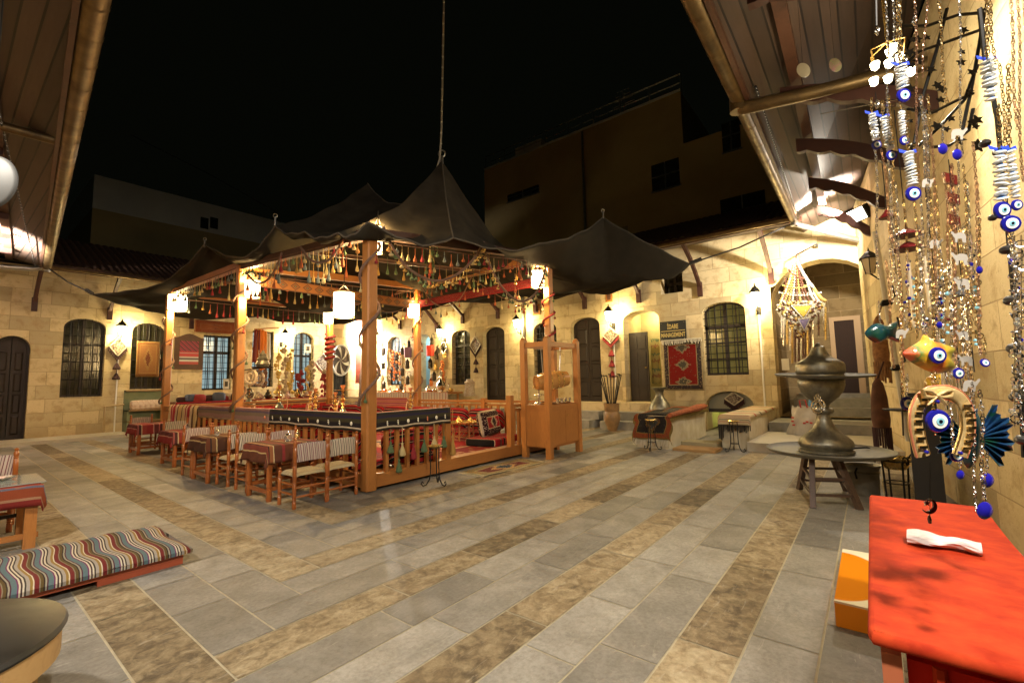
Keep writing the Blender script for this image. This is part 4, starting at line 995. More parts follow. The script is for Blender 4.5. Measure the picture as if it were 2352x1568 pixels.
# painted band and kilim bands
def band_mat(name,base,dk,lt,n):
    m_,t,b=nt(name);b.inputs['Roughness'].default_value=.8
    sp=nd(t,'ShaderNodeSeparateXYZ',i_0=uvco(t));u,v=sp.outputs[0],sp.outputs[1]
    fu=mth(t,'ABSOLUTE',mth(t,'SUBTRACT',mth(t,'FRACT',mth(t,'MULTIPLY',u,n)),.5));fv=mth(t,'ABSOLUTE',mth(t,'SUBTRACT',v,.5))
    d=mth(t,'ADD',fu,mth(t,'MULTIPLY',fv,1.1))
    c=ramp(t,d,[(0,lt),(.1,dk),(.2,base),(.27,dk),(.42,base)],'CONSTANT')
    c=mix(t,mth(t,'GREATER_THAN',fv,.4),c,dk);t.links.new(c,b.inputs['Base Color']);return m_
def plaque(name,mt,a,b_,zt,zb,label,cat,th=.02,n=1,bow=.0):
    a=Vector(a);b_=Vector(b_)
    m=MB();d=(b_-a).normalized();nn=Vector((0,0,1)).cross(d)
    m.grid(lambda u,v:V3((a.lerp(b_,u).x,a.lerp(b_,u).y,zb+(zt-zb)*v))+nn*(bow*math.sin(u*17+v)*(1-v)),24,6)
    return m.build(name,mt,label=label,cat=cat,solid=th)
plaque('painted_valance',band_mat('orange_painted_valance',(.24,.09,.02),(.10,.04,.02),(.10,.10,.07),16),(X0+.1,Y1-.10,0),(X1-.1,Y1-.10,0),3.86,3.62,'orange painted valance board with dark motifs across the middle of the pavilion','valance')
plaque('kilim_band',band_mat('white_red_kilim_band',(.55,.47,.3),(.22,.05,.03),(.6,.5,.33),13),Py(470,660,14.75),Py(697,690,14.75),Py(690,676,14.75).z,Py(690,706,14.75).z,'cream kilim band with red diamonds hung under the far left beam','kilim',.015)
plaque('red_valance',KRED,(X1-.1,Y0+.3,0),(X1-.1,Y1-.2,0),3.86,3.66,'red cloth valance under the right back beam','valance',.015)
plaque('rail_cloth',stripes('blue_white_zigzag_cloth',[(3,(.55,.47,.3)),(1,(.10,.09,.2)),(2,(.5,.42,.3)),(1.2,(.12,.10,.22)),(1,(.5,.4,.12)),(2,(.5,.44,.3))],2.5,1,wob=.15),(X1-.06,14.2,0),(X1-.06,12.8,0),1.1,.62,'cream cloth with blue zigzags over the back railing beside the nearest post','cloth',.015,bow=.02)
plaque('rail_cloth',stripes('pink_striped_rail_cloth',[(3,(.35,.08,.09)),(1,(.5,.25,.2)),(2,(.3,.05,.08)),(.6,(.08,.04,.1)),(2,(.4,.12,.08)),(1,(.45,.3,.15))],4,1),(X1-.06,12.4,0),(X1-.06,10.6,0),1.1,.62,'pink and red striped cloth over the back railing right of the nearest post','cloth',.015,bow=.02)
# dark runner over front-left railing, with shell ornaments
RUN=stripes('dark_brown_striped_runner',[(5.5,(.30,.09,.05)),(.35,(.6,.5,.38)),(1.8,(.03,.025,.02)),(1,(.028,.022,.045)),(1.2,(.05,.042,.02)),(.9,(.02,.015,.015)),(.35,(.55,.45,.32)),(.5,(.04,.03,.02))],1,1,wob=.008)
RUN2=stripes('faded_striped_runner',[(5.5,(.38,.14,.10)),(.4,(.6,.45,.35)),(1.4,(.28,.14,.12)),(1,(.14,.10,.14)),(1.2,(.24,.18,.12)),(1.2,(.33,.2,.17)),(.5,(.45,.35,.25))],1,1,wob=.03)
rn=thing('rail_runner','long dark striped cloth runner with shell ornaments over the front railings round the nearest post','runner',(X0,Y0,.9))
def runner(p,q,mt,nm,zt=1.085,zb=.83,sag=.05,ends=None):
    p=Vector(p);q=Vector(q);d=(q-p).normalized();nn=d.cross(V3((0,0,1)))
    m=MB();prof=[(-.06,-.05),(-.058,.0),(0,.012),(.058,.004),(.066,-.04),(.07,-.12),(.075,zb-zt)]
    def fn(u,v):
        s=v*(len(prof)-1);i=min(int(s),len(prof)-2);f=s-i
        a=prof[i][0]*(1-f)+prof[i+1][0]*f;z=prof[i][1]*(1-f)+prof[i+1][1]*f
        c=p.lerp(q,u);w_=max(0,v-.5)*2
        return c+nn*(a+.006*math.sin(u*23)*w_)+V3((0,0,zt+z-.007*w_*math.sin(u*19+1)))
    L=(q-p).length;m.grid(fn,int(L*14),14,lambda u,v:(u*L,v*.999));return m.build(nm,mt,rn,smooth=True,solid=.008)
runner((X0,8.6,0),(X0,Y0,0),RUN,'side_runner')
runner((X0,12.2,0),(X0,8.6,0),RUN2,'faded_runner')
runner((X0+.0,Y0,0),(5.38,Y0,0),RUN,'front_runner')
ORN=[P('shell_white',(.7,.65,.5),.4),P('orange_bead',(.6,.15,.03),.4)]
for k in range(17):
    if k<10: c=V3((X0-.09,Y0+.3+k*.31,.94))
    else: c=V3((X0+.25+(k-10)*.19,Y0-.09,.93+.02*(k-10)/7))
    m=MB()
    if k%3==0: m.ball(c,.024,8,(1,.6,1.3) if k>9 else (.6,1,1.3))
    else:
        for j in range(4): m.ball(c+V3((.012*math.cos(j*2) ,.012*math.cos(j*2),.025*math.sin(j*1.6))),.011,6)
    m.build('shell_ornament',ORN[k%5==4],rn)
for k in range(6):
    x=4.15+k*.21;L=(.35,.42,.5,.42,.36,.4)[k];tassel(rn,(x,Y0-.1,.85),(2,0,3,2,0,2)[k],L,.055)
tassel(rn,(5.40,Y0-.1,1.05),4,.75,.05);tassel(rn,(4.3,Y0-.1,.62),2,.42,.05)
# striped blankets thrown over far part of railing
BLK=stripes('cream_red_striped_blanket',[(2,(.6,.45,.22)),(.6,(.12,.06,.03)),(1.4,(.6,.5,.35)),(1.4,(.35,.03,.04)),(.5,(.6,.5,.35)),(.8,(.32,.03,.05)),(1.5,(.6,.48,.28)),(.5,(.08,.05,.03))],1.9,0,wob=.02)
m=MB();L=2.0;p=V3((X0,12.25,0))
prof=[(.07,-.45),(.06,-.1),(.03,.0),(-.03,.01),(-.07,-.05),(-.085,-.3),(-.1,-.62)]
def fn(u,v):
    s=v*(len(prof)-1);i=min(int(s),len(prof)-2);f=s-i
    a=prof[i][0]*(1-f)+prof[i+1][0]*f;z=prof[i][1]*(1-f)+prof[i+1][1]*f
    w_=max(0,v-.6)*2.5
    return V3((X0+a-.02*w_*math.sin(u*40),p.y+L*u,1.08+z-.10*w_*abs(math.sin(u*9+.6))))
m.grid(fn,40,18);m.build('striped_blanket',BLK,smooth=True,solid=.01,label='cream and red striped blankets thrown over the far left railing',cat='blanket')
# post wrappings
def wrap(x,y,z0,z1,turns,label,r=.14,th=.022,mt=None):
    t=thing('post_garland',label,'garland',(x,y,z0));n=int(turns*14)
    pts=[V3((x+r*math.cos(2*math.pi*turns*i/n+2.4),y+r*math.sin(2*math.pi*turns*i/n+2.4),z0+(z1-z0)*i/n)) for i in range(n+1)]
    MB().tube(pts,th,6).build('cord',mt or CORD,t,smooth=True)
    for i in range(3,n,6):
        tassel(t,pts[i],random.choice((1,3,0,2)),.16,.028)
wrap(X0,Y0,1.2,3.6,2.6,'brown cord with tassels wound round the nearest pavilion post')
wrap(X0,Y1,1.0,3.5,3.4,'brown cord with tassels wound round the second post from the left')
wrap(X0,Y2,1.1,3.4,3.2,'brown cord with tassels wound round the leftmost post')
wrap(X1,Y0,2.4,3.7,3.0,'red beaded cord wound round the right corner post',mt=TC[3])
wrap(X1,Y1,1.1,3.6,2.6,'brown cord wound round the back middle post')
wrap(X1,Y2,2.4,3.3,5,'thick dark beaded cord wound round the back corner post',th=.05,mt=TC[3])
# ================= chairs and tables of the left row
WVS=stripes('striped_woven_cord',[(2,(.55,.48,.36)),(.8,(.07,.04,.035)),(1.6,(.5,.42,.32)),(.5,(.28,.12,.12)),(1.2,(.55,.48,.36)),(.9,(.06,.04,.03))],6,0,wob=.006)
WVS2=stripes('striped_red_woven_cord',[(2,(.55,.46,.38)),(.8,(.16,.05,.06)),(1.6,(.5,.40,.34)),(.5,(.10,.05,.05)),(1.2,(.52,.42,.36)),(.9,(.22,.08,.09))],6,0,wob=.006)
SEATM=stripes('woven_rush_seat',[(2,(.42,.34,.20)),(.3,(.2,.14,.08)),(2,(.46,.38,.24)),(.3,(.16,.1,.06))],10,1,wob=.01)
def turned(m,p,h,r=.022,rings=3):
    prof=[(r*.8,0),(r,.01)]
    for i in range(rings):
        z=h*(i+.5)/rings;prof+=[(r,z-.02),(r*.78,z-.012),(r*1.08,z),(r*.78,z+.012),(r,z+.02)]
    prof+=[(r,h-.05),(r*.6,h-.035),(r*.95,h-.015),(r*.3,h)]
    m.lathe(p,prof,9)
def chair(name,weave,label):
    t=thing(name,label,'chair');w=.42;d=.38
    for x,y,h in ((0,0,.86),(w,0,.86),(0,d,.47),(w,d,.47)):
        m=MB();turned(m,(x,y,0),h,.024,4 if h>.5 else 2);m.build('leg',RED_WOOD,t,smooth=True)
    for x0,y0,x1,y1,zs in ((0,0,w,0,(.14,.25)),(0,d,w,d,(.2,)),(0,0,0,d,(.17,.29)),(w,0,w,d,(.17,.29))):
        for z in zs:
            m=MB();a=V3((x0,y0,z));b_=V3((x1,y1,z));m.tube([a,a.lerp(b_,.3),a.lerp(b_,.5),a.lerp(b_,.7),b_],[.009,.015,.017,.015,.009],8);m.build('stretcher',RED_WOOD,t,smooth=True)
    m=MB();
    def fn(u,v):
        s=abs(2*u-1)**8;q=abs(2*v-1)**8
        return V3((-.01+(w+.02)*u,-.01+(d+.02)*v,.445-.05*s-.05*q-.012*math.sin(math.pi*u)*math.sin(math.pi*v)))
    m.grid(fn,16,16,lambda u,v:(u*.5,v*.5));m.grid(lambda u,v:V3((w*u,d*v,.395)),2,2)
    m.build('woven_seat',SEATM,t,smooth=True)
    m=MB()
    for s in(1,-1):
        m.grid(lambda u,v:V3((.01+(w-.02)*u,s*.022*(1-abs(2*u-1)**10)*(1-.3*abs(2*v-1)**6)-.012*math.sin(math.pi*u),.56+.22*v+.01*math.sin(math.pi*u))),14,8,lambda u,v:(u*.9+v*.06,v))
    m.build('woven_backrest',weave,t,smooth=True)
    return t
c1=chair('woven_chair',WVS2,'nearest woven chair, red striped backrest, left of the pair facing the nearest low table')
c2=chair('woven_chair',WVS,'woven chair with cream striped backrest touching the nearest pavilion post')
put(c1,(2.79,5.63,0));put(c2,(3.24,5.66,0))
GRP='woven chairs round the low tables beside the pavilion'
for t_ in(c1,c2):t_['group']=GRP
put(c2,(2.82,7.74,0),.04,'woven chair with cream striped backrest, its back to us, at the second low table',group=GRP)
put(c1,(3.16,9.52,0),math.pi+.05,'woven chair with red striped backrest turned towards us beyond the second low table',group=GRP)
put(c2,(3.62,9.55,0),math.pi,'woven chair with shaded backrest behind the second low table, nearest the railing',group=GRP)
put(c2,(3.24,7.44,0),math.pi,'woven chair facing us behind the nearest low table, left one',group=GRP)
put(c1,(3.7,7.46,0),math.pi,'woven chair facing us behind the nearest low table, beside the railing',group=GRP)
put(c2,(3.5,11.95,0),math.pi,'woven chair facing us beyond the third low table',group=GRP)
put(c1,(3.5,14.6,0),math.pi,'farthest woven chair, facing us beyond the fourth low table',group=GRP)
KT=[stripes('brown_kilim_tablecloth',[(3,(.12,.04,.02)),(.4,(.5,.35,.15)),(2,(.20,.05,.03)),(.4,(.03,.02,.02)),(1.2,(.26,.10,.04)),(.3,(.55,.42,.22)),(2.4,(.10,.035,.02)),(1,(.22,.03,.03))],2.2,0),
    stripes('dark_kilim_tablecloth',[(3,(.07,.03,.018)),(.4,(.45,.33,.15)),(2,(.12,.04,.02)),(.4,(.03,.02,.02)),(1.2,(.15,.07,.03)),(.3,(.5,.4,.2))],2.6,0),
    stripes('red_kilim_tablecloth',[(3,(.25,.03,.03)),(.5,(.4,.2,.18)),(2,(.12,.03,.03)),(.6,(.35,.10,.10)),(1.2,(.08,.03,.03)),(.4,(.5,.38,.25)),(2,(.28,.05,.04))],2.4,0)]
def draped(m,x0,y0,x1,y1,z,drop,amp=.05,n=10,seed=1,sc=1):
    """square cloth over a table: top plus hanging sides, deeper points at the corners"""
    rnd=random.Random(seed);e=drop
    def fn(u,v):
        a=(x0-e)+(x1-x0+2*e)*u;b_=(y0-e)+(y1-y0+2*e)*v
        ox=max(x0-a,0,a-x1);oy=max(y0-b_,0,b_-y1);sx=-1 if a<x0 else 1;sy=-1 if b_<y0 else 1
        h=max(ox,oy)+.35*min(ox,oy)
        cx=min(max(a,x0),x1);cy=min(max(b_,y0),y1)
        k=.22+.12*math.sin(u*31+v*17)
        return V3((cx+sx*ox*k*.5+.008*math.sin(v*29+seed)*(1 if ox>0 else 0),cy+sy*oy*k*.5+.008*math.sin(u*33)*(1 if oy>0 else 0),z-h+.004*math.sin(u*13)*math.sin(v*15)))
    nn=30;m.grid(fn,nn,nn,lambda u,v:(u*sc,v*sc));return m
def low_table(x0,y0,x1,y1,z,label,ct,clabel,seed,drop=.22):
    t=thing('low_table',label,'table',((x0+x1)/2,(y0+y1)/2,0),'low tables beside the pavilion')
    MB().box((x0+.02,y0+.02,z-.05),(x1-.02,y1-.02,z-.012)).build('tabletop',RED_WOOD,t)
    for x in(x0+.06,x1-.06):
        for y in (y0+.06,y1-.06):
            m=MB();turned(m,(x,y,0),z-.05,.036,2);m.build('leg',RED_WOOD,t,smooth=True)
    for y in(y0+.06,y1-.06):MB().beam((x0+.06,y,.16),(x1-.06,y,.16),.03,.05).build('stretcher',RED_WOOD,t)
    for x in(x0+.06,x1-.06):MB().beam((x,y0+.06,.12),(x,y1-.06,.12),.03,.05).build('stretcher',RED_WOOD,t)
    m=MB();draped(m,x0,y0,x1,y1,z,drop,seed=seed,sc=1.2);m.build('tablecloth',ct,smooth=True,solid=.006,label=clabel,cat='tablecloth',group='kilim tablecloths on the low tables')
low_table(2.72,6.22,3.45,6.95,.72,'nearest low turned leg table under a brown kilim cloth',KT[0],'brown kilim cloth on the nearest low table beside the pavilion',1)
low_table(2.68,8.25,3.4,9.0,.70,'second low table from us, under a dark striped cloth',KT[1],'dark striped kilim cloth on the second low table',2)
low_table(2.85,10.5,3.55,11.35,.66,'third low table from us, under a red kilim cloth',KT[2],'red kilim cloth on the third low table',3)
low_table(2.9,13.2,3.6,14.0,.68,'fourth and farthest low table beside the leftmost post',KT[2],'red kilim cloth on the farthest low table',4)
def glassjar(p,label,r=.05,h=.09,mt=None,name='sugar_bowl',cat='bowl'):
    t=thing(name,label,cat,p)
    MB().lathe(p,[(r*.6,0),(r,.02),(r*1.05,h*.6),(r*.8,h)],14).build('body',mt or GLASS,t,smooth=True)
    MB().lathe(V3(p)+V3((0,0,h)),[(r*.85,0),(r*.6,.02),(.01,.028),(.012,.04),(.003,.05)],12).build('lid',SILV,t,smooth=True)
glassjar((3.12,6.5,.722),'glass sugar bowl on the nearest low table')
glassjar((3.36,6.72,.722),'small brass pot on the nearest low table near the railing',.035,.07,BRASS)
glassjar((2.95,8.6,.702),'small glass bowl on the second low table',.035,.07)
glassjar((3.2,10.9,.662),'small glass bowl on the third low table',.04,.08)
# ================= pavilion tray tables and water pipes
def tray_table(x,y,z0,h,r,label,group=None):
    t=thing('tray_table',label,'table',(x,y,z0),group)
    MB().lathe((x,y,z0+h),[(.01,0),(r*.9,.0),(r,.025),(r*1.02,.03),(r*1.0,.018),(r*.9,-.012),(.01,-.012)],30).build('tray',BRASS,t,smooth=True)
    for k in range(6):
        a=k*math.pi/3+.3;m=MB();m.tube([(x+r*.55*math.cos(a),y+r*.55*math.sin(a),z0),(x+r*.5*math.cos(a),y+r*.5*math.sin(a),z0+h-.012)],.016,7);m.build('leg',WOODV,t)
    m=MB()
    for k in range(6):
        a=k*math.pi/3+.3;b_=a+math.pi/3
        for z in (.1,.2):m.tube([(x+r*.54*math.cos(a),y+r*.54*math.sin(a),z0+z),(x+r*.54*math.cos(b_),y+r*.54*math.sin(b_),z0+z)],.008,5)
    m.build('stretcher_ring',WOODV,t);return t
g=Gz(1066,1010,.22)
tray_table(g.x,g.y,.215,.38,.40,'round brass tray table inside the pavilion entrance')
for i,(dx,dy,r,h) in enumerate(((-.2,-.05,.075,.07),(.1,-.1,.06,.06),(-.02,.15,.05,.08))):
    p=V3((g.x+dx,g.y+dy,.215+.38+.004));t=thing('brass_bowl','%s covered brass bowl on the tray table at the pavilion entrance'%(('left','right','far')[i]),'bowl',p)
    MB().lathe(p,[(r*.6,0),(r,.02),(r,.035)],14).build('dish',BRASS,t,smooth=True)
    MB().lathe(p+V3((0,0,.035)),[(r*1.05,0),(r*.95,.03),(r*.5,h),(.012,h+.01),(.018,h+.03),(.004,h+.04)],14).build('lid',BRASS,t,smooth=True)
def hookah(p,h,label,rz=0,hose=True,base=None,tr=.10):
    p=V3(p);t=thing('water_pipe',label,'water pipe',p,'water pipes in the pavilion');s=h/.7
    MB().lathe(p,[(.07*s,0),(.11*s,.02*s),(.12*s,.07*s),(.08*s,.14*s),(.035*s,.2*s),(.045*s,.22*s)],14).build('glass_base',base or P('smoked_glass_base',(.15,.16,.14),.12,.3),t,smooth=True)
    MB().lathe(p+V3((0,0,.21*s)),[(.045*s,0),(.024*s,.03*s),(.045*s,.07*s),(.022*s,.11*s),(.038*s,.15*s),(.058*s,.18*s),(.026*s,.22*s),(.040*s,.27*s),(.020*s,.31*s),(.032*s,.35*s),(.018*s,.40*s)],12).build('stem',BRASS,t,smooth=True)
    MB().lathe(p+V3((0,0,.585*s)),[(.01,0),(tr*s,.006),(tr*1.05*s,.016),(tr*s,.012),(.01,.01)],18).build('ash_tray',BRASS,t,smooth=True)
    MB().lathe(p+V3((0,0,.60*s)),[(.02*s,0),(.03*s,.03*s),(.05*s,.07*s),(.052*s,.1*s)],10).build('clay_bowl',P('fired_clay',(.35,.12,.05),.8),t,smooth=True)
    if hose:
        c,s_=math.cos(rz),math.sin(rz);f=lambda a,z:p+V3((c*a,s_*a,z))*s
        MB().tube([f(.03,.26),f(.10,.32),f(.17,.36),f(.23,.31),f(.25,.18),f(.24,.05),f(.20,.01)],.012*s,7).build('hose',P('tan_hose',(.5,.3,.18),.6),t,smooth=True)
for i,(x,yt,yb,X,hp,rz) in enumerate(((571,878,940,6.3,62,3),(641,884,942,6.3,60,-.6),(712,898,945,6.4,50,.8),(724,892,946,6.0,54,2.8),(787,884,948,5.6,66,3.0),(943,890,946,7.4,60,2.9),(770,900,946,6.3,50,1))):
    p=Px(x,yb,X);top=Px(x,yt,X)
    zt_=.60
    tl=('beside the second post','over the red counter','left one of the close pair','right one of the close pair','just left of the nearest post','in front of the back middle post','half hidden left of the nearest post')[i]
    hookah((p.x,p.y,max(.5,top.z-.72)),.72,'brass water pipe on a tray, %s'%tl,rz+.7,tr=.17 if i in(4,5) else .11)
    if top.z-.72>.35:
        m=MB();m.lathe((p.x,p.y,.36),[(.17,0),(.18,.02),(.14,.04),(.14,max(.5,top.z-.72)-.40),(.2,max(.5,top.z-.72)-.37),(.2,max(.5,top.z-.72)-.363)],16)
        m.build('pipe_stool',WOODV,smooth=True,label='small round wooden stool under the water pipe %s'%tl,cat='stool')
# ================= barrel stand
st=thing('barrel_stand','tall honey coloured wooden drinks stand with cupboard, in front of the pavilion corner','stand',(7.9,5.2,0))
sx0,sx1,sy0,sy1=7.36,8.47,4.93,5.50
for x,y,z in((sx0,sy0,2.36),(sx1,sy0,2.36),(sx0,sy1,2.36),(sx1,sy1,2.36)):
    m=MB();s=.055;m.box((x-s,y-s,0),(x+s,y+s,z-.04));m.lathe((x,y,z-.045),[(.055,0),(.06,.02),(.045,.05),(.01,.07)],8);m.build('post',WOODV,st)
for a,b_,mt in (((sx0+.055,sy0,2.22),(sx1-.055,sy0,2.22),WOODX),((sx0+.055,sy1,2.22),(sx1-.055,sy1,2.22),WOODX),((sx0,sy0+.055,2.22),(sx0,sy1-.055,2.22),WOODY),((sx1,sy0+.055,2.22),(sx1,sy1-.055,2.22),WOODY)):
    MB().beam(a,b_,.05,.10).build('top_rail',mt,st)
MB().box((sx0-.02,sy0-.0,1.0),(sx1+.02,sy1+.0,1.03)).build('shelf_top',WOODX,st)
MB().box((sx0+.055,sy0-.03,.90),(sx1-.055,sy0+.02,1.0)).build('apron',WOODX,st)
MB().box((sx0-.03,sy0+.055,.90),(sx0+.02,sy1-.055,1.0)).build('apron',WOODY,st)
m=MB();m.box((sx0+.055,sy0-.035,.25),(sx0+(sx1-sx0)/2-.004,sy0-.01,.90));d1=m.build('cupboard_door',WOODV,st)
m=MB();m.box((sx0+(sx1-sx0)/2+.004,sy0-.035,.25),(sx1-.055,sy0-.01,.90));d2=m.build('cupboard_door',WOODV,st)
MB().ball((sx0+(sx1-sx0)/2+.05,sy0-.05,.8),.015).build('knob',BRASS,d2)
MB().box((sx0-.035,sy0+.055,.22),(sx0-.01,sy1-.055,.90)).build('side_panel',WOODV,st)
MB().box((sx1-.01,sy0+.055,.22),(sx1+.02,sy1-.055,.90)).build('side_panel',WOODV,st)
MB().box((sx0,sy0,.2),(sx1,sy1,.25)).build('bottom_board',WOODX,st)
bc=V3(((sx0+sx1)/2-.02,(sy0+sy1)/2-.02,1.50))
br=thing('barrel','small varnished wooden barrel slung on chains in the drinks stand','barrel',bc)
M=Matrix.Rotation(math.radians(90),3,'Y')@Matrix.Rotation(0,3,'X');M=Matrix.Rotation(math.radians(-28),3,'Z')@Matrix.Rotation(math.radians(-6),3,'Y')@M
BARR=woodm('varnished_barrel_wood',(.30,.125,.03),(.48,.24,.065),(3,3,3),.2,.6)
L=.36;MB().lathe(bc,[(.001,-L+.02),(.12,-L+.02),(.125,-L),(.15,-L),(.18,-L*.5),(.195,0),(.18,L*.5),(.15,L),(.125,L),(.12,L-.02),(.001,L-.02)],22,M).build('staves',BARR,br,smooth=True)
for z in(-.2,-.08,.08,.2):
    r=.15+.045*(1-(abs(z)/L)**1.7)+.005;MB().lathe(bc,[(r-.006,z-.012),(r,z-.012),(r,z+.012),(r-.006,z+.012)],22,M).build('hoop',BRASS,br,smooth=True)
tp=M@V3((0,0,-L));MB().tube([bc+tp-V3((0,0,.07)),bc+tp+(M@V3((0,0,-.06)))-V3((0,0,.07)),bc+tp+(M@V3((0,0,-.07)))-V3((0,0,.12))],.012,7).build('tap',BRASS,br)
m=MB()
for sgn in(-1,1):
    a=bc+M@V3((0,0,sgn*.2))+V3((0,0,.15))
    for e in (-.12,):m.tube([a,a+V3((e*sgn*-1*.4,0,.52))],.009,5)
m.build('chain',STEEL,br)
def glassy(p,r,h,label,mt=SILV,name='cup',cat='cup'):
    return MB().lathe(p,[(r*.7,0),(r*.75,.004),(r,h),(r*.93,h),(r*.65,.008)],10).build(name,mt,smooth=True,label=label,cat=cat,group='small glasses on the drinks stand')
trc=[(7.6,5.08,.19),(8.2,5.15,.2)]
for i,(x,y,r) in enumerate(trc):
    MB().lathe((x,y,1.032),[(.01,0),(r*.88,0),(r,.018),(r*1.02,.022),(r*.88,.006),(.01,.006)],24).build('round_tray',SILV,smooth=True,label='%s silver tray on top of the drinks stand cupboard'%('left' if i==0 else 'right'),cat='tray')
for i in range(7):
    glassy((7.85+i*.075,5.02+(i%2)*.07,1.04),.027,.10,ord_[i]+' small glass from the left in the row on the drinks stand',GLASS if i%2 else SILV)
# tiered silver stand seen through drinks stand
p=V3((7.75,5.42,1.035));m=MB();m.lathe(p,[(.09,0),(.1,.01),(.02,.03),(.02,.15),(.12,.17),(.12,.18),(.02,.2),(.02,.32),(.09,.34),(.09,.35),(.02,.37),(.02,.47),(.05,.5),(.01,.54)],14);m.build('tiered_stand',SILV,smooth=True,label='three tier silver serving stand at the back of the drinks stand',cat='serving stand')
# iron tray stand before the railing
def iron_stand(x,y,h,label,rz=0,r=.10,col=IRON,feet=.16):
    t=thing('iron_stand',label,'stand',(x,y,0),'iron ashtray stands')
    for k in range(3):
        a=rz+k*2*math.pi/3;c,s_=math.cos(a),math.sin(a);f=lambda q,z:V3((x+c*q,y+s_*q,z))
        m=MB();m.tube([f(r*.75,h),f(r*.7,h*.5),f(r*.72,.2),f(r*.9,.10),f(feet*.85,.03),f(feet*1.15,.02),f(feet*1.32,.05),f(feet*1.22,.085),f(feet*1.1,.06)],.009,6);m.build('leg',col,t,smooth=True)
    m=MB();m.torus((x,y,h*.28),r*.70,.006);m.torus((x,y,h),r*.8,.008);m.build('ring',col,t)
    MB().lathe((x,y,h),[(.01,-.02),(r*.7,-.015),(r,.012),(r*1.1,.02),(r*1.0,.022),(r*.65,.0),(.01,-.005)],20).build('dish',BRASS if col==IRON else SILV,t,smooth=True)
iron_stand(4.62,5.12,.56,'black scrolled iron ashtray stand before the front railing',.6)
q=Gz(1500,1027);iron_stand(9.35,3.70,.62,'black iron stand before the kilim draped oven',1.2,.11)
q=Gz(1688,1038);iron_stand(q.x,q.y,.60,'black iron stand before the pale draped bench',.3,.11)
# rug pieces on the floor
RUGS=rug('worn_small_rug',(.25,.2,.1),(.14,.035,.03),(.05,.06,.08),(.5,.22,.05),1,.6,cream=(.40,.34,.2))
m=MB();q=[(5.47,4.92),(7.0,4.80),(7.08,5.42),(5.5,5.5)]
m.grid(lambda u,v:(V3((*q[0],0)).lerp(V3((*q[1],0)),u)).lerp(V3((*q[3],0)).lerp(V3((*q[2],0)),u),v)+V3((0,.012*math.sin(u*21),.012+.006*math.sin(u*9+v*5))),20,8)
rg=m.build('small_rug',RUGS,smooth=True,solid=.008,label='small worn rug with fringed ends on the paving before the pavilion entrance',cat='rug')
m=MB()
for k in range(26):
    for e,(a,b_) in enumerate(((q[0],q[3]),(q[1],q[2]))):
        p=V3((*a,0)).lerp(V3((*b_,0)),k/25);dx=-.07 if e==0 else .07
        m.beam(p+V3((0,0,.012)),p+V3((dx,random.uniform(-.02,.02),.008)),.008,.004)
m.build('rug_fringe',P('cream_fringe_wool',(.5,.43,.28),.95),rg)
# ================= goods before the right wall
OVM=P('whitewashed_oven_plaster',(.58,.53,.40),.85,c2=(.42,.35,.22),ns=3,bs=.4,bd=.03)
def oven(x0,x1,y0,y1,z,label):
    m=MB();n=8
    def fn(u,v):
        a=v*4;i=min(int(a),3);f=a-i;cs=[(y1,0),(y1,z),(y0,z),(y0,0),(y1,0)]
        y=cs[i][0]*(1-f)+cs[i+1][0]*f;zz=cs[i][1]*(1-f)+cs[i+1][1]*f
        return V3((x0+(x1-x0)*u,y+.02*math.sin(u*7+zz*5),zz+.01*math.sin(u*9+y*8)))
    m.grid(fn,16,32)
    m.add([(x0,y0,0),(x0,y1,0),(x0,y1,z),(x0,y0,z)],[(0,1,2,3)]);return m.build('stone_oven',OVM,smooth=True,label=label,cat='oven')
oven(9.66,12.5,3.46,4.15,.70,'whitewashed stone oven block under a dark kilim, left of the low arch')
oven(10.42,BX,2.05,2.58,.68,'whitewashed stone bench block under a cream kilim, right of the low arch')
KD=rug('dark_orange_kilim',(.20,.05,.018),(.018,.015,.014),(.05,.055,.06),(.10,.035,.02),2,1.6,cream=(.17,.12,.035))
m=MB();prof=[(9.60,.20),(9.61,.45),(9.63,.68),(9.72,.725),(10.6,.735),(11.5,.73),(12.4,.73)]
def fn(u,v):
    s=v*(len(prof)-1);i=min(int(s),len(prof)-2);f=s-i
    x=prof[i][0]*(1-f)+prof[i+1][0]*f;z=prof[i][1]*(1-f)+prof[i+1][1]*f
    e=.04 if v<.4 else 0
    edge=max(0,abs(2*u-1)-.9)*10
    return V3((x-.02*math.sin(u*11)*(v<.35),3.36+.86*u+(.03*math.sin(v*19) if v<.3 else 0),z-.10*edge+.012*math.sin(v*23+u*5)))
m.grid(fn,28,40);kb=m.build('kilim',KD,smooth=True,solid=.012,label='dark kilim with orange border draped over the left stone oven',cat='kilim')
m=MB()
for k in range(24): 
    y=3.38+.83*k/23;m.tube([(9.60,y,.205),(9.59,y+random.uniform(-.02,.02),.06)],.009,4)
m.build('kilim_fringe',P('pale_fringe',(.5,.45,.34),.95),kb)
MB().tube([(9.62,3.38,.72),(10.6,3.36,.75),(11.6,3.40,.76),(12.4,3.44,.76)],[.05,.06,.09,.06],8).build('rolled_kilim',P('rust_kilim_edge',(.42,.10,.03),.9,c2=(.15,.05,.02),ns=14),smooth=True,label='rolled rust coloured kilim edge lying along the left stone oven',cat='kilim')
KC=stripes('cream_red_kilim',[(3,(.55,.45,.28)),(.6,(.4,.10,.05)),(2,(.5,.42,.28)),(.6,(.12,.10,.05)),(2,(.55,.46,.3)),(.8,(.45,.16,.08))],1.2,1)
m=MB();prof=[(10.36,.50),(10.37,.62),(10.40,.695),(10.5,.70),(12,.70),(13.7,.70)]
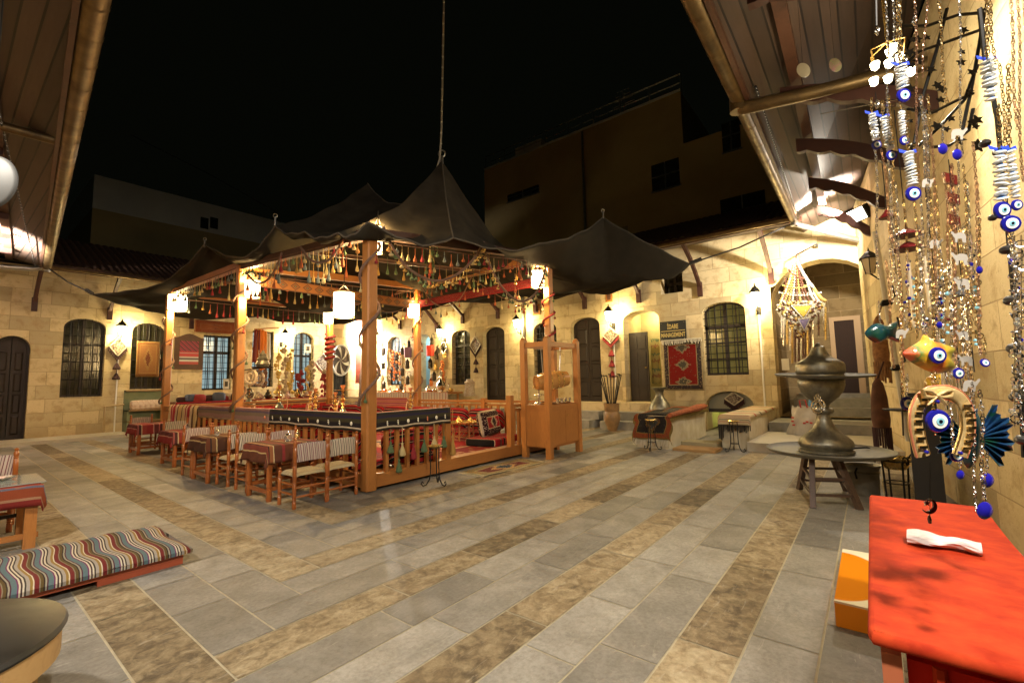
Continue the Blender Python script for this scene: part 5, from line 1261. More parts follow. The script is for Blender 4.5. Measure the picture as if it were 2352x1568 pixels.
m.grid(lambda u,v:V3((prof[min(int(v*5),4)][0]*(1-(v*5-min(int(v*5),4)))+prof[min(int(v*5),4)+1][0]*(v*5-min(int(v*5),4)),2.0+.63*u,prof[min(int(v*5),4)][1]*(1-(v*5-min(int(v*5),4)))+prof[min(int(v*5),4)+1][1]*(v*5-min(int(v*5),4))-.06*max(0,abs(2*u-1)-.9)*10)),24,30,lambda u,v:(u,v*3))
kc=m.build('kilim',KC,smooth=True,solid=.014,label='cream kilim with black fringe draped over the right stone bench',cat='kilim')
m=MB()
for k in range(26):
    y=2.01+.61*k/25;m.tube([(10.35,y,.50),(10.33,y+random.uniform(-.02,.02),.50-random.uniform(.1,.16)-(.18 if k>20 else 0))],.011,4)
m.build('black_fringe',P('black_fringe_wool',(.03,.025,.02),.95),kc)
m=MB();m.box((9.55,2.50,.004),(10.1,3.34,.055));m.build('doormat',P('plain_tan_doormat',(.28,.16,.06),.95,c2=(.33,.2,.08),ns=30,bs=.3),label='plain tan doormat on the paving before the low arch',cat='mat')
m=MB();m.box((10.15,2.62,.004),(10.6,3.36,.12));m.build('patterned_mat',RUGS,label='dark patterned mat on a low step before the low arch',cat='mat')
# urn with rods
u0=V3((12.3,6.02,0));t=thing('urn','ochre clay urn on the paving holding a fan of iron rods between the door steps','urn',u0)
MB().lathe(u0,[(.12,0),(.13,.03),(.17,.15),(.24,.35),(.22,.5),(.20,.56),(.22,.60),(.22,.75),(.24,.80),(.20,.80),(.18,.6)],20).build('urn_body',P('ochre_glazed_clay',(.32,.18,.07),.45,c2=(.16,.10,.05),ns=7,bs=.2),t,smooth=True)
for k in range(9):
    a=k*.7;dx=.18*math.cos(a);dy=.20*math.sin(a);m=MB();p=u0+V3((dx*.5,dy*.5,.7));q_=u0+V3((dx*1.3,dy*1.6,1.58+.03*(k%3)));m.tube([p,q_],.016,6);m.tube([q_-V3((.05,0,0)),q_,q_+V3((.02,.08,.0))],.02,6);m.build('iron_rod',IRON,t)
p=Px(1515,915,12.75);p=V3((12.75,p.y,.25));t=MB().lathe(p,[(.2,0),(.24,.05),(.30,.25),(.30,.42),(.22,.6),(.12,.72),(.10,.82),(.14,.92),(.22,.97),(.23,.99),(.18,.98),(.09,.85)],24).build('metal_vase',PEWT,smooth=True,label='big dull pewter vase with flared rim behind the kilim draped oven',cat='vase')
# sign
sg=thing('door_sign','black sign reading IDARE MANAGEMENT in gold beside the open doorway','sign',BW.at(BW.px(1546,760)[0],BW.px(1546,760)[1],-.03))
aL,zt=BW.px(1515,740,-.03);aR,zb=BW.px(1577,779,-.03)
MB().box((BX-.035,aR,zb),(BX-.005,aL,zt)).build('sign_board',P('black_enamel',(.006,.008,.011),.5),sg)
GOLD=P('dull_gold_paint',(.55,.42,.14),.5)
def lettering(txt,w,cy,cz,parent):
    cu=bpy.data.curves.new('lettering','FONT');cu.body=txt;cu.align_x='CENTER';cu.align_y='CENTER';cu.size=1;cu.extrude=.01;cu.offset=.018
    o=bpy.data.objects.new('lettering',cu);sc.collection.objects.link(o);bpy.context.view_layer.update()
    me=bpy.data.meshes.new_from_object(o.evaluated_get(bpy.context.evaluated_depsgraph_get()));W=max(v.co.x for v in me.vertices)-min(v.co.x for v in me.vertices)
    bpy.data.objects.remove(o);s=w/W
    for v in me.vertices: x,y,z=v.co;v.co=(-z*s,-x*s,y*s*1.7)
    me.materials.clear();me.materials.append(GOLD);n=bpy.data.objects.new('lettering',me);sc.collection.objects.link(n);n.parent=parent;n.location=V3((BX-.037,cy,cz))-acc(parent)
cy=(aL+aR)/2;lettering('İDARE',(aL-aR)*.42,cy,zb+(zt-zb)*.70,sg);lettering('MANAGEMENT',(aL-aR)*.92,cy,zb+(zt-zb)*.27,sg)
MB().box((BX-.039,aR+.03,zb+(zt-zb)*.475),(BX-.035,aL-.03,zb+(zt-zb)*.505)).build('gold_line',GOLD,sg)
m=MB()
for a in(aL-.05,aR+.05):
    for z in(zt-.05,zb+.05):m.ball((BX-.037,a,z),.016,6)
m.build('screw_head',SILV,sg)
# wall rug
def wall_rug(pl,x0,y0,x1,y1,mt,label,d=-.04,fringe=False,name='hanging_rug',th=.012):
    a,zt=pl.px(x0,y0,d);b_,zb=pl.px(x1,y1,d)
    m=MB();m.grid(lambda u,v:pl.at(a+(b_-a)*u,zb+(zt-zb)*v,d-.012*math.sin(u*9)*(1-v)),16,12)
    o=m.build(name,mt,smooth=True,solid=th,label=label,cat='rug')
    if fringe:
        m=MB()
        for k in range(34):
            c=a+(b_-a)*k/33;m.tube([pl.at(c,zt,d-.01),pl.at(c+.01,zt+.0,d-.04),pl.at(c+random.uniform(-.02,.02),zt-random.uniform(.1,.17),d-.05)],.010,4)
        m.build('rug_fringe',P('white_fringe_wool',(.6,.55,.42),.95),o)
    return o
wall_rug(BW,1521,782,1618,896,rug('red_triple_medallion_rug',(.05,.035,.035),(.20,.014,.010),(.08,.07,.05),(.18,.14,.09),3,1.3,cream=(.32,.25,.14)),'red rug with three dark medallions hung by its white fringe below the black sign',fringe=True)
wall_rug(LW,315,783,364,865,rug('gold_prayer_rug',(.20,.085,.03),(.26,.12,.045),(.13,.04,.02),(.22,.12,.05),1,1.4,cream=(.34,.20,.07)),'small gold rug hung in front of the second barred window',d=-.06)
wall_rug(LW,447,733,543,768,rug('rust_carpet',(.22,.06,.025),(.24,.075,.03),(.16,.05,.03),(.28,.12,.06),4,.5,cream=(.27,.12,.06)),'long rust carpet hung high under the tent edge above the flat topped window',d=-.5)
wall_rug(BW,1494,778,1519,880,stripes('faded_yellow_kilim',[(3,(.4,.33,.12)),(1,(.3,.15,.08)),(2,(.42,.36,.16)),(1,(.15,.2,.12))],3,1,wob=.12),'faded yellow kilim hung on the passage wall inside the open doorway',d=.9)
# notice board
nb=thing('notice_board','carved brown wooden notice board with a red poster beside the post of the leftmost lantern','notice board',LW.at(LW.px(432,805)[0],LW.px(432,848)[1],0))
a,zt=LW.px(402,774,-.05);b_,zb=LW.px(466,848,-.05);cx=(a+b_)/2
pts=[(a,zb),(b_,zb),(b_,zt)]+[(b_+(a-b_)*k/10,zt+.0+.16*math.sin(math.pi*k/10)**2) for k in range(1,10)]+[(a,zt)]
MB().prism([LW.at(x,z,-.04) for x,z in pts],(0,.035,0)).build('board',P('brown_carved_board',(.06,.028,.014),.6,c2=(.10,.045,.02),ns=6,bs=.2),nb)
PST=nt('red_kilim_poster');m_,t_,b_s=PST
sp=nd(t_,'ShaderNodeSeparateXYZ',i_0=uvco(t_));dg=mth(t_,'ADD',mth(t_,'MULTIPLY',sp.outputs[0],.9),mth(t_,'MULTIPLY',sp.outputs[1],1.3))
c1_=ramp(t_,mth(t_,'FRACT',mth(t_,'MULTIPLY',dg,4)),[(0,(.03,.01,.02)),(.3,(.3,.02,.05)),(.6,(.06,.01,.03)),(.75,(.25,.02,.04))],'CONSTANT')
c2_=ramp(t_,sp.outputs[1],[(0,(.35,.05,.04)),(.12,(.5,.5,.45)),(.2,(.08,.06,.06)),(.27,(.5,.45,.42)),(.33,(.42,.04,.04)),(.47,(.35,.30,.28)),(.5,(.4,.03,.03)),(.56,(1,1,1))],'CONSTANT')
t_.links.new(mix(t_,mth(t_,'GREATER_THAN',sp.outputs[1],.56),c2_,c1_),b_s.inputs['Base Color'])
m=MB();m.add([LW.at(a+.16,zb+.18,-.047),LW.at(b_-.16,zb+.18,-.047),LW.at(b_-.16,zt-.12,-.047),LW.at(a+.16,zt-.12,-.047)],[(0,1,2,3)],[(0,0),(1,0),(1,1),(0,1)]);m.build('poster',m_,nb)
# hanging lozenge ornaments
LZ=nt('beaded_lozenge_felt');ml,tl_,bl=LZ
sp=nd(tl_,'ShaderNodeSeparateXYZ',i_0=uvco(tl_));vo_=nd(tl_,'ShaderNodeTexVoronoi',i_Scale=9.0);tl_.links.new(uvco(tl_),vo_.inputs['Vector'])
tl_.links.new(ramp(tl_,vo_.outputs['Distance'],[(0,(.55,.5,.4)),(.22,(.12,.08,.05)),(.45,(.3,.25,.18)),(.6,(.06,.03,.02))],'CONSTANT'),bl.inputs['Base Color']);bl.inputs['Roughness'].default_value=.6
DKF=P('dark_wool_fringe',(.035,.012,.012),.95);RDF=P('crimson_wool_fringe',(.20,.02,.02),.95)
def lozenge(pl,x,yt,w,h,label,d=-.06,tail=1,fr=DKF,light=None):
    c,zt=pl.px(x,yt,d);_,zb=pl.px(x,yt+h,d);H=zt-zb;hw=pl.px(x-w/2,yt,d)[0]-c;hw=abs(hw);zc=zt-H/2
    t=thing('beaded_hanging',label,'hanging ornament',pl.at(c,zb,d))
    q=[(c,zt),(c-hw,zc),(c,zb),(c+hw,zc)]
    MB().tube([pl.at(c,zt,d),pl.at(c,zt+.18,d+.04)],.01,5).build('cord',DKF,t)
    m=MB();m.add([pl.at(a,z,d-.02) for a,z in q]+[pl.at(a,z,d+.01) for a,z in q],[(0,1,2,3),(7,6,5,4),(0,4,5,1),(1,5,6,2),(2,6,7,3),(3,7,4,0)],None);
    for i in range(6): m.uv[i]=[(.5,1),(0,.5),(.5,0),(1,.5)]
    m.build('beaded_panel',ml,t)
    m=MB()
    for i in range(4):
        a=q[i];b_=q[(i+1)%4]
        m.tube([pl.at(*a,d-.03),pl.at(*b_,d-.03)],.018,6)
    m.build('panel_border',P('cream_bead_edge',(.45,.4,.3),.5),t)
    m=MB();n=12
    for i in range(n+1):
        f=-1+2*i/n;z=zc-abs(1-abs(f))*H/2;m.tube([pl.at(c+hw*f,z,d),pl.at(c+hw*f*1.02,z-.16,d-.02)],[.016,.028],5)
    m.build('fringe',fr,t)
    if tail:
        z=zb-.12
        for k in range(tail):
            m=MB();m.tube([pl.at(c,z,d),pl.at(c,z-.12,d)],.01,5);m.lathe(pl.at(c,z-.32,d),[(.10,0),(.11,.03),(.06,.14),(.03,.2),(.01,.22)],10);m.build('tail_tassel',fr,t);z-=.34
    return t
lozenge(LW,272,774,40,44,'black and white beaded lozenge with wool tassels below the leftmost wall lantern',tail=2)
lozenge(BW,1092,772,24,40,'small dark lozenge hanging with a white bead, between narrow barred window and narrow door',tail=2)
lozenge(BW,1402,752,34,36,'beaded lozenge with crimson tassels below the lantern right of the wide panelled door',tail=3,fr=RDF)
lozenge(BW,1685,900,42,30,'black fringed lozenge hung in the top of the low arch',tail=0,d=.2)
lozenge(LW,741,812,34,40,'white patterned lozenge with red tassels left of the pinwheel plate',tail=2,fr=RDF,d=-.3)
# pinwheel plate
c=LW.at(*LW.px(783,827,-.15),-.15);k=DEPTH(c)/1041
t=thing('pinwheel_plate','round white pinwheel shaped plate hung before the narrow blue black door','wall plate',c)
R0=22*k;sq=1.5
m=MB();m.torus(c,R0*1.05,R0*.11,ax=(0,1,0),n=28,k=6,sq=sq);m.build('rim',P('pale_grey_enamel',(.45,.5,.55),.4),t,smooth=True)
m=MB();m.prism([c+V3((R0*math.cos(i*.3142),.03,R0*sq*math.sin(i*.3142))) for i in range(20)],(0,.01,0));m.build('backing_disc',P('dark_brown_disc',(.05,.04,.04),.5),t)
for i in range(6):
    a=i*math.pi/3+.2;m=MB();n=6;P1=[];P2=[]
    for j in range(n+1):
        r=R0*.98*j/n;b1=a+.45*j/n;b2=b1+.30*j/n+.1
        P1.append(c+V3((r*math.cos(b1),0,r*sq*math.sin(b1))));P2.append(c+V3((r*math.cos(b2),0,r*sq*math.sin(b2))))
    m.prism(P1+list(reversed(P2)),(0,-.015,0));m.build('blade',P('pale_blade_enamel',(.5,.52,.5),.4),t)
# big lozenge at the arch
c0=BW.px(1838,700,-.5);bigd=-.5
t=thing('large_beaded_hanging','huge silver beaded lozenge with yellow triangle centre hanging in front of the big arch','hanging ornament',BW.at(c0[0],c0[1],bigd))
Q=lambda x,y,d=bigd:BW.at(*BW.px(x,y,d),d)
pol=[Q(1782,712),Q(1795,690),Q(1835,690),Q(1870,690),Q(1897,688),Q(1893,715),Q(1878,740),Q(1860,762),Q(1840,782),Q(1822,762),Q(1800,742)]
BEADF=P('silver_grey_beadwork',(.24,.20,.12),.4,.25,c2=(.58,.51,.33),ns=45,bs=.8)
MB().prism(pol,(.05,0,0)).build('beaded_panel',BEADF,t)
rnd=random.Random(5);BM=[P('silver_bead',(.72,.69,.60),.15,.4),P('gold_bead',(.65,.46,.15),.2,.4),P('brown_bead',(.12,.05,.03),.3)]
from mathutils.geometry import intersect_point_tri_2d
for mi_ in range(3):
    m=MB()
    for _ in range(130):
        x=rnd.uniform(1786,1894);y=rnd.uniform(692,776)
        if abs(x-1838)<(782-y)*.62+2: m.ball(Q(x,y,bigd-.02),rnd.uniform(.015,.04),6)
    m.build('bead_inlay',BM[mi_],t,kind='stuff')
MB().prism([Q(1822,705,bigd-.03),Q(1864,702,bigd-.03),Q(1846,728,bigd-.03)],(-.02,0,0)).build('yellow_triangle',P('yellow_felt',(.55,.38,.05),.8),t)
MB().prism([Q(1836,735,bigd-.03),Q(1858,732,bigd-.03),Q(1848,757,bigd-.03)],(-.02,0,0)).build('violet_triangle',P('violet_felt',(.2,.17,.3),.8),t)
m=MB()
for tri in (((1818,702),(1868,699),(1846,733)),((1833,733),(1861,730),(1848,760))):
    for i in range(3): m.tube([Q(*tri[i],bigd-.045),Q(*tri[(i+1)%3],bigd-.045)],.014,6)
m.build('triangle_edge',BM[0],t)
for i,(pa,pb) in enumerate((((1828,598),(1795,690)),((1828,598),(1812,690)),((1828,598),(1830,690)),((1830,598),(1868,660)),((1868,660),(1895,690)),((1830,600),(1848,690)),((1828,600),(1785,712)),((1829,600),(1803,690)),((1829,605),(1858,690)),((1868,662),(1880,690)),((1798,655),(1862,655)),((1812,620),(1850,640)),((1790,672),(1885,672)),((1822,610),(1793,690)),((1835,610),(1888,688)),((1829,600),(1820,690)),((1829,600),(1838,690)),((1805,640),(1800,690)),((1852,640),(1870,690)))):
    m=MB();
    for k_ in range(16):
        f=k_/15;m.ball(Q(pa[0]+(pb[0]-pa[0])*f,pa[1]+(pb[1]-pa[1])*f+6*math.sin(math.pi*f)),.042 if i in(3,4) else .028,6)
    m.tube([Q(*pa),Q(*pb)],.008,5);m.build('bead_string',BM[i%3],t)
for x0 in (1795,1800,1808,1815,1820,1826,1831,1835,1840,1845,1850,1855,1861,1868,1880,1892,1896):
    L=rnd.uniform(70,100) if 1818<x0<1860 else rnd.uniform(40,85);ys=770-abs(x0-1838)*1.1
    m=MB()
    for k_ in range(14):
        m.ball(Q(x0+rnd.uniform(-1,1),ys+L*k_/14),rnd.uniform(.016,.03),6)
    m.tube([Q(x0,ys),Q(x0,ys+L)],.02,5);m.build('bead_tassel',BM[2] if x0 in(1826,1835,1845,1880) else BM[rnd.randrange(3)],t)
MB().tube([Q(1828,600),Q(1829,585),BW.at(BW.px(1876,560,-.05)[0],BW.px(1876,560,-.05)[1],-.05)],.014,6).build('cord',DKF,t)
MB().tube([BW.at(BW.px(1876,568,0)[0],BW.px(1876,568,0)[1],0),BW.at(BW.px(1876,562,-.3)[0],BW.px(1876,562,-.3)[1],-.3)],.03,8).build('wall_hook',IRON,label='iron wall hook above the big arch carrying the beaded hanging',cat='hook')
# white bag on the platform
bgp=V3((12.0,1.15,.185));t=thing('plastic_bag','crumpled white plastic bag with red print and a blue bag inside, on the pale platform','bag',bgp)
k=DEPTH(bgp)/1041
m=MB();M=Matrix.Rotation(0,3,'Z')
def bagf(u,v):
    a=2*math.pi*u;r=.30+.06*math.sin(a*5+v*7)*.5;w_=1-.35*v
    return bgp+V3((math.sin(a)*r*.5*w_,math.cos(a)*r*1.35*w_*(1+.1*math.sin(3*a)),.62*v+.03*math.sin(a*7)*v))
m.grid(bagf,36,12)
m.build('bag_body',P('translucent_white_plastic',(.62,.58,.5),.35,c2=(.5,.46,.4),ns=8,bs=.4),t,smooth=True)
m=MB();m.tube([bgp+V3((-.1,.12,.6)),bgp+V3((-.12,.14,.76)),bgp+V3((-.12,.03,.77)),bgp+V3((-.1,.0,.6))],.014,6);m.build('red_handle',P('red_plastic',(.5,.03,.03),.4),t)
MB().lathe(bgp+V3((0,-.12,.5)),[(.10,0),(.11,.2),(.08,.32),(.05,.38)],12).build('blue_bag',P('blue_plastic',(.03,.25,.5),.35),t,smooth=True)
m=MB()
for k_,(y,z) in enumerate(((.32,.38),(.33,.3),(.31,.22),(-.3,.4),(-.31,.3),(.02,.3),(-.06,.28),(.08,.27))): m.cbox(bgp+V3((-.17 if abs(y)<.2 else -.12,y*.9,z)),(.02,.05,.035))
m.build('red_print',P('red_print_ink',(.5,.04,.03),.5),t)
MB().box((BX-.12,1.95,1.2),(BX-.10,2.2,1.7)) 
MB().box(BW.at(BW.px(1795,826,-.02)[0],BW.px(1795,850,-.02)[1],-.02),BW.at(BW.px(1812,826,-.02)[0],BW.px(1795,824,-.02)[1],-.04)).build('paper_notice',P('white_paper',(.6,.55,.48),.8),label='plain white paper pinned to the wall behind the brazier dome',cat='notice')
# little shutter high on wall
for x0,y0,x1,y1,lb in ((1390,653,1407,692,'small brown shuttered vent high on the wall above the lantern by the wide door'),(1224,700,1240,722,'small brown shuttered vent high on the wall behind the barrel stand')):
    a,zt=BW.px(x0,y0,-.02);b_,zb=BW.px(x1,y1,-.02);t=thing('wall_vent',lb,'vent',BW.at((a+b_)/2,zb,0))
    MB().box(BW.at(a,zb,-.03),BW.at(b_,zt,0)).build('frame',WOODV,t);MB().box(BW.at(a-.06,zb+.06,-.04),BW.at(b_+.06,zt-.06,-.03)).build('shutter',BRNW,t)
# ================= goods in the far corner and along the walls
def vessel(p,kind,s,mt,label,group=None,cat=None,rz=0):
    p=V3(p);c=cat or kind
    pr={'bowl':[(.3,0),(.35,.04),(.8,.3),(1,.5),(.95,.5),(.6,.2),(.01,.1)],
        'pot':[(.5,0),(.9,.25),(1,.6),(.8,.95),(.45,1.1),(.5,1.25),(.2,1.3),(.08,1.4),(.1,1.5),(.01,1.55)],
        'jug':[(.5,0),(.8,.3),(.85,.7),(.45,1.2),(.3,1.6),(.4,2.0),(.45,2.1),(.38,2.05)],
        'ewer':[(.55,0),(.35,.15),(.8,.6),(.95,1.1),(.7,1.6),(.25,2.2),(.2,2.9),(.3,3.1),(.35,3.3),(.1,3.6),(.12,3.8),(.01,4.0)],
        'vase':[(.4,0),(.5,.1),(.8,.8),(.5,1.5),(.2,1.9),(.3,2.3),(.2,2.3)],
        'candlestick':[(.8,0),(.7,.15),(.2,.4),(.3,.8),(.15,1.4),(.3,2.0),(.2,2.2),(.35,2.5),(.3,2.5)]}[kind]
    t=thing(kind,label,c,p,group)
    MB().lathe(p,[(r*s,z*s) for r,z in pr],14).build('body',mt,t,smooth=True)
    if kind in('jug','ewer','pot'):
        H=pr[-1][1]*s*.8;f=lambda a,z:p+V3((math.cos(rz)*a,math.sin(rz)*a,z))
        MB().tube([f(s*.7,H*.25),f(s*1.25,H*.4),f(s*1.3,H*.65),f(s*.3,H*.85)],s*.07,6).build('handle',mt,t,smooth=True)
        if kind!='jug':MB().tube([f(-s*.8,H*.25),f(-s*1.2,H*.5),f(-s*1.25,H*.75),f(-s*1.4,H*.85)],[s*.13,s*.1,s*.07,s*.08],6).build('spout',mt,t,smooth=True)
    return t
DKM=P('dark_bronze',(.06,.05,.04),.35,.8);CLAYM=P('patterned_clay',(.25,.15,.09),.5,c2=(.45,.38,.28),ns=18);PNK=P('pink_porcelain',(.5,.33,.28),.3)
# cabinet
cb=thing('shelf_cabinet','green painted low shelf cabinet with bagged goods against the left wall, under the gold rug','cabinet',(4.6,19.5,.1))
a0=Py(293,930,19.3).x;a1=Py(382,930,19.3).x
GRN=P('faded_green_paint',(.12,.16,.09),.7,c2=(.18,.2,.11),ns=5)
zt=Py(340,895,19.5).z;zm=Py(340,940,19.3).z;zl=Py(340,955,19.2).z
MB().box((a0,19.75,.3),(a1,19.85,zt)).build('back_panel',GRN,cb)
for z in(zt,zm,.45):MB().box((a0,19.3 if z<zt else 19.6,z-.04),(a1,19.85,z)).build('shelf',P('shelf_board_wood',(.25,.15,.06),.6),cb)
for x in(a0,a1-.05):MB().box((x,19.3,.1),(x+.05,19.86,zm)).build('side_panel',GRN,cb)
for i in range(5):
    x=a0+.25+i*(a1-a0-.4)/4.6;m=MB();superbox(m,(x,19.5,zm+.16),(.3,.25,.32),0,.5,8);m.build('bagged_goods',P('pinkish_packets',(.42,.27,.2),.3,c2=(.6,.5,.42),ns=9,bs=.3),smooth=True,label='clear bag of pinkish goods on the green cabinet shelf, %s from the left'%ord_[i],cat='bag')
# pipe rail at wall
m=MB();x0=Py(241,950,19.7).x;m.tube([(x0,19.75,.12),(x0,19.75,.95),(a0,19.75,1.0)],.035,6);m.build('pipe_rail',P('tan_painted_pipe',(.35,.25,.12),.5),label='thin tan pipe rail against the left wall below the leftmost lantern',cat='rail')
# goods table
def counter(x0,x1,y0,y1,z,mt,label,cl):
    t=thing('display_table',label,'table',((x0+x1)/2,(y0+y1)/2,.1));MB().box((x0,y0,z-.05),(x1,y1,z)).build('tabletop',WOODX,t)
    for x in(x0+.08,x1-.08):
        for y in(y0+.08,y1-.08):MB().cbox((x,y,(z-.05+.1)/2+.0),(.07,.07,z-.15)).build('leg',WOODV,t)
    m=MB();m.grid(lambda u,v:V3((x0-.02+(x1-x0+.04)*u,y0-.03-.02*math.sin(u*40)*(1-v),z-.55+.56*v)),40,4,lambda u,v:(u*(x1-x0),v));m.grid(lambda u,v:V3((x0-.02+(x1-x0+.04)*u,y0-.03+(y1-y0)*v,z+.01)),4,4,lambda u,v:(u*(x1-x0),v))
    m.build('table_cover',mt,smooth=True,solid=.008,label=cl,cat='cloth');return t
xa=Py(402,925,18.9).x;xb=Py(560,925,18.9).x
counter(xa,xb,18.75,19.6,1.0,KRED,'long display table of shoes and bags behind the far left railing','dark red cloth over the display table of shoes and bags')
rnd=random.Random(9)
for i in range(9):
    x=xa+.3+i*(xb-xa-.5)/8;m=MB();superbox(m,(x,19.1+rnd.uniform(-.15,.2),1.1+.05*(i%2)),(.42,.3,.2+.08*(i%3)),rnd.uniform(-.4,.4),.6,8)
    m.build('folded_goods',[DKF,P('navy_felt',(.05,.06,.1),.9),RDF,CLAYM][i%4],smooth=True,label='%s heap of dark slippers and bags from the left on the far display table'%ord_[i],cat='goods')
xa2=Py(582,925,17.9).x;xb2=Py(742,925,17.9).x
REDK=stripes('red_patterned_table_cover',[(3,(.32,.015,.015)),(.4,(.02,.02,.02)),(3,(.34,.02,.02)),(.5,(.4,.3,.15)),(1,(.05,.03,.03)),(2,(.5,.42,.25)),(.5,(.3,.03,.03))],1,1,wob=.02)
counter(xa2,xb2,17.7,18.5,1.02,REDK,'display table of pottery and brassware beyond the pavilion','red cloth with cream border over the display table of pottery')
kinds=['jug','pot','vase','jug','bowl','vase','jug','candlestick','ewer','vase','bowl','pot','jug','vase']
for i,kd in enumerate(kinds):
    x=xa2+.15+i*(xb2-xa2-.3)/13;s={'jug':.13,'pot':.16,'vase':.15,'bowl':.16,'candlestick':.12,'ewer':.10}[kd]
    vessel((x,17.95+.25*(i%2),1.035),kd,s,[CLAYM,DKM,SILV,PNK,BRASS][(i*3)%5],'%s %s, %s from the %s end of the red covered display table'%(['patterned clay','dark bronze','silver','pink','brass'][(i*3)%5],kd,ord_[i if i<7 else 13-i],'left' if i<7 else 'right'),'pottery on the display table',kd,rz=i)
# hanging garments
for i,(x,w_,y0,y1,c) in enumerate(((592,14,757,835,(.12,.01,.01)),(601,13,757,850,(.55,.16,.02)),(608,10,760,838,(.60,.22,.03)),(616,10,765,828,(.5,.45,.38)))):
    p=Py(x,y0,16.6);q=Py(x,y1,16.6);k=DEPTH(p)/1041;m=MB()
    m.grid(lambda u,v:V3((p.x+(u-.5)*w_*k*(1+.5*(1-v)),16.6+.04*math.sin(u*14),q.z+(p.z-q.z)*v+.05*math.sin(u*9)*(1-v))),14,10)
    g=m.build('hanging_garment',P('garment_cloth_%d'%i,c,.6),smooth=True,solid=.01,label=['dark maroon','deep orange','bright orange','white'][i]+' long garment hung behind the second pavilion post',cat='garment')
MB().tube([Py(585,756,16.6),Py(640,752,16.8)],.025,6).build('garment_rod',WOODX,label='wooden rod carrying the long garments behind the second post',cat='rod')
p=Py(603,843,11.0);k=DEPTH(p)/1041
t=thing('brass_ornament_shelf','tall brass domed ornament on a small dark round bracket shelf right of the second post','shelf ornament',p)
MB().lathe(p,[(.01,-.02),(22*k,-.02),(24*k,.0),(22*k,.01),(.01,.01)],16).build('bracket_shelf',DARKW,t,smooth=True)
MB().lathe(p+V3((0,0,.012)),[(12*k,0),(15*k,6*k),(11*k,14*k),(13*k,17*k),(7*k,24*k),(8*k,28*k),(4*k,32*k),(1*k,38*k)],14).build('domed_pot',PEWT,t,smooth=True)
MB().tube([p-V3((0,0,.02)),V3((X0+.12,p.y-.35,p.z-.1))],.015,5).build('bracket_arm',DARKW,t)
# masks / straw discs hung by second post
for i,(x,y,r) in enumerate(((576,865,16),(593,868,15),(573,903,10))):
    p=Py(x,y,11.0+i*.2);k=DEPTH(p)/1041;m=MB();m.torus(p,r*k*.8,r*k*.25,ax=F_,n=14,sq=1.3);m.torus(p,r*k*.35,r*k*.2,ax=F_,n=10,sq=1.4);m.tube([p+V3((0,0,r*k)),p+V3((0,0,r*k+.5))],.006,4)
    m.build('woven_ring_ornament',[P('straw_lace',(.5,.4,.28),.9),CLAYM,PEWT][i],smooth=True,label=['pale lacy','brown beaded','dull metal'][i]+' ring ornament hanging right of the second pavilion post',cat='hanging ornament')
# goods stand: bead curtain by corner lantern
for i,(x,y0,y1,c) in enumerate(((612,800,890,0),(640,800,905,1),(655,790,912,2),(668,800,905,1),(690,850,915,3),(705,845,915,1),(716,830,900,2),(745,860,930,3),(752,850,935,2))):
    p=Py(x,y0,18.3);q=Py(x,y1,18.3);m=MB();n=12
    m.tube([p,q],.02,5)
    for j in range(n): m.ball(p.lerp(q,(j+.5)/n)+V3((rnd.uniform(-.12,.12),0,0)),rnd.uniform(.05,.13),6)
    m.build('charm_string',[BM[2],BM[1],CLAYM,RDF][c],smooth=False,label='string of %s charms hung before the far corner, %s from the left'%(['dark','gold','clay','crimson'][c],ord_[i]),cat='hanging ornament',group='strings of charms in the far corner')
# framed pictures in windows
for i,(x0,y0,x1,y1,pl,c) in enumerate(((513,870,526,893,LW,(.45,.4,.33)),(578,846,590,875,LW,(.5,.45,.35)),(588,785,599,800,LW,(.6,.55,.45)),(700,790,714,810,LW,(.5,.45,.3)))):
    a,zt_=pl.px(x0,y0,-.05);b_,zb_=pl.px(x1,y1,-.05);t=thing('small_picture','small framed picture %s'%(['at the foot of the flat topped window by the board','low in the window behind the orange garments','near the white garment, high on the window','in the arched lit window of the far corner'][i]),'picture',pl.at((a+b_)/2,zb_,-.05))
    MB().box(pl.at(a,zb_,-.06),pl.at(b_,zt_,-.03)).build('frame',P('pale_frame',c,.6),t)
    MB().box(pl.at(a+(b_-a)*.25,zb_+(zt_-zb_)*.25,-.065),pl.at(a+(b_-a)*.75,zb_+(zt_-zb_)*.75,-.06)).build('image',[DKM,COPR,WHITE,DKM][i],t)
# banners in bright corner
for i,(x,w_,y0,y1,c) in enumerate(((822,8,700,880,(.22,.05,.03)),(829,6,690,912,(.10,.06,.04)),(752,6,712,790,(.3,.08,.06)))):
    pl=LW if x<800 or 1 else BW
    a,zt_=LW.px(x-w_/2,y0,-.7);b_,zb_=LW.px(x+w_/2,y1,-.7)
    if a>BX-.15:a=BX-.2;b_=BX-.05
    m=MB();m.grid(lambda u,v:LW.at(a+(b_-a)*u,zb_+(zt_-zb_)*v,-.7-.03*math.sin(v*9)),4,12)
    m.build('hanging_banner',P('banner_%d'%i,c,.9,c2=tuple(q*2 for q in c),ns=8),solid=.02,label=['red patterned','brown','short red'][i]+' narrow tapestry banner hanging in the bright far corner',cat='banner')
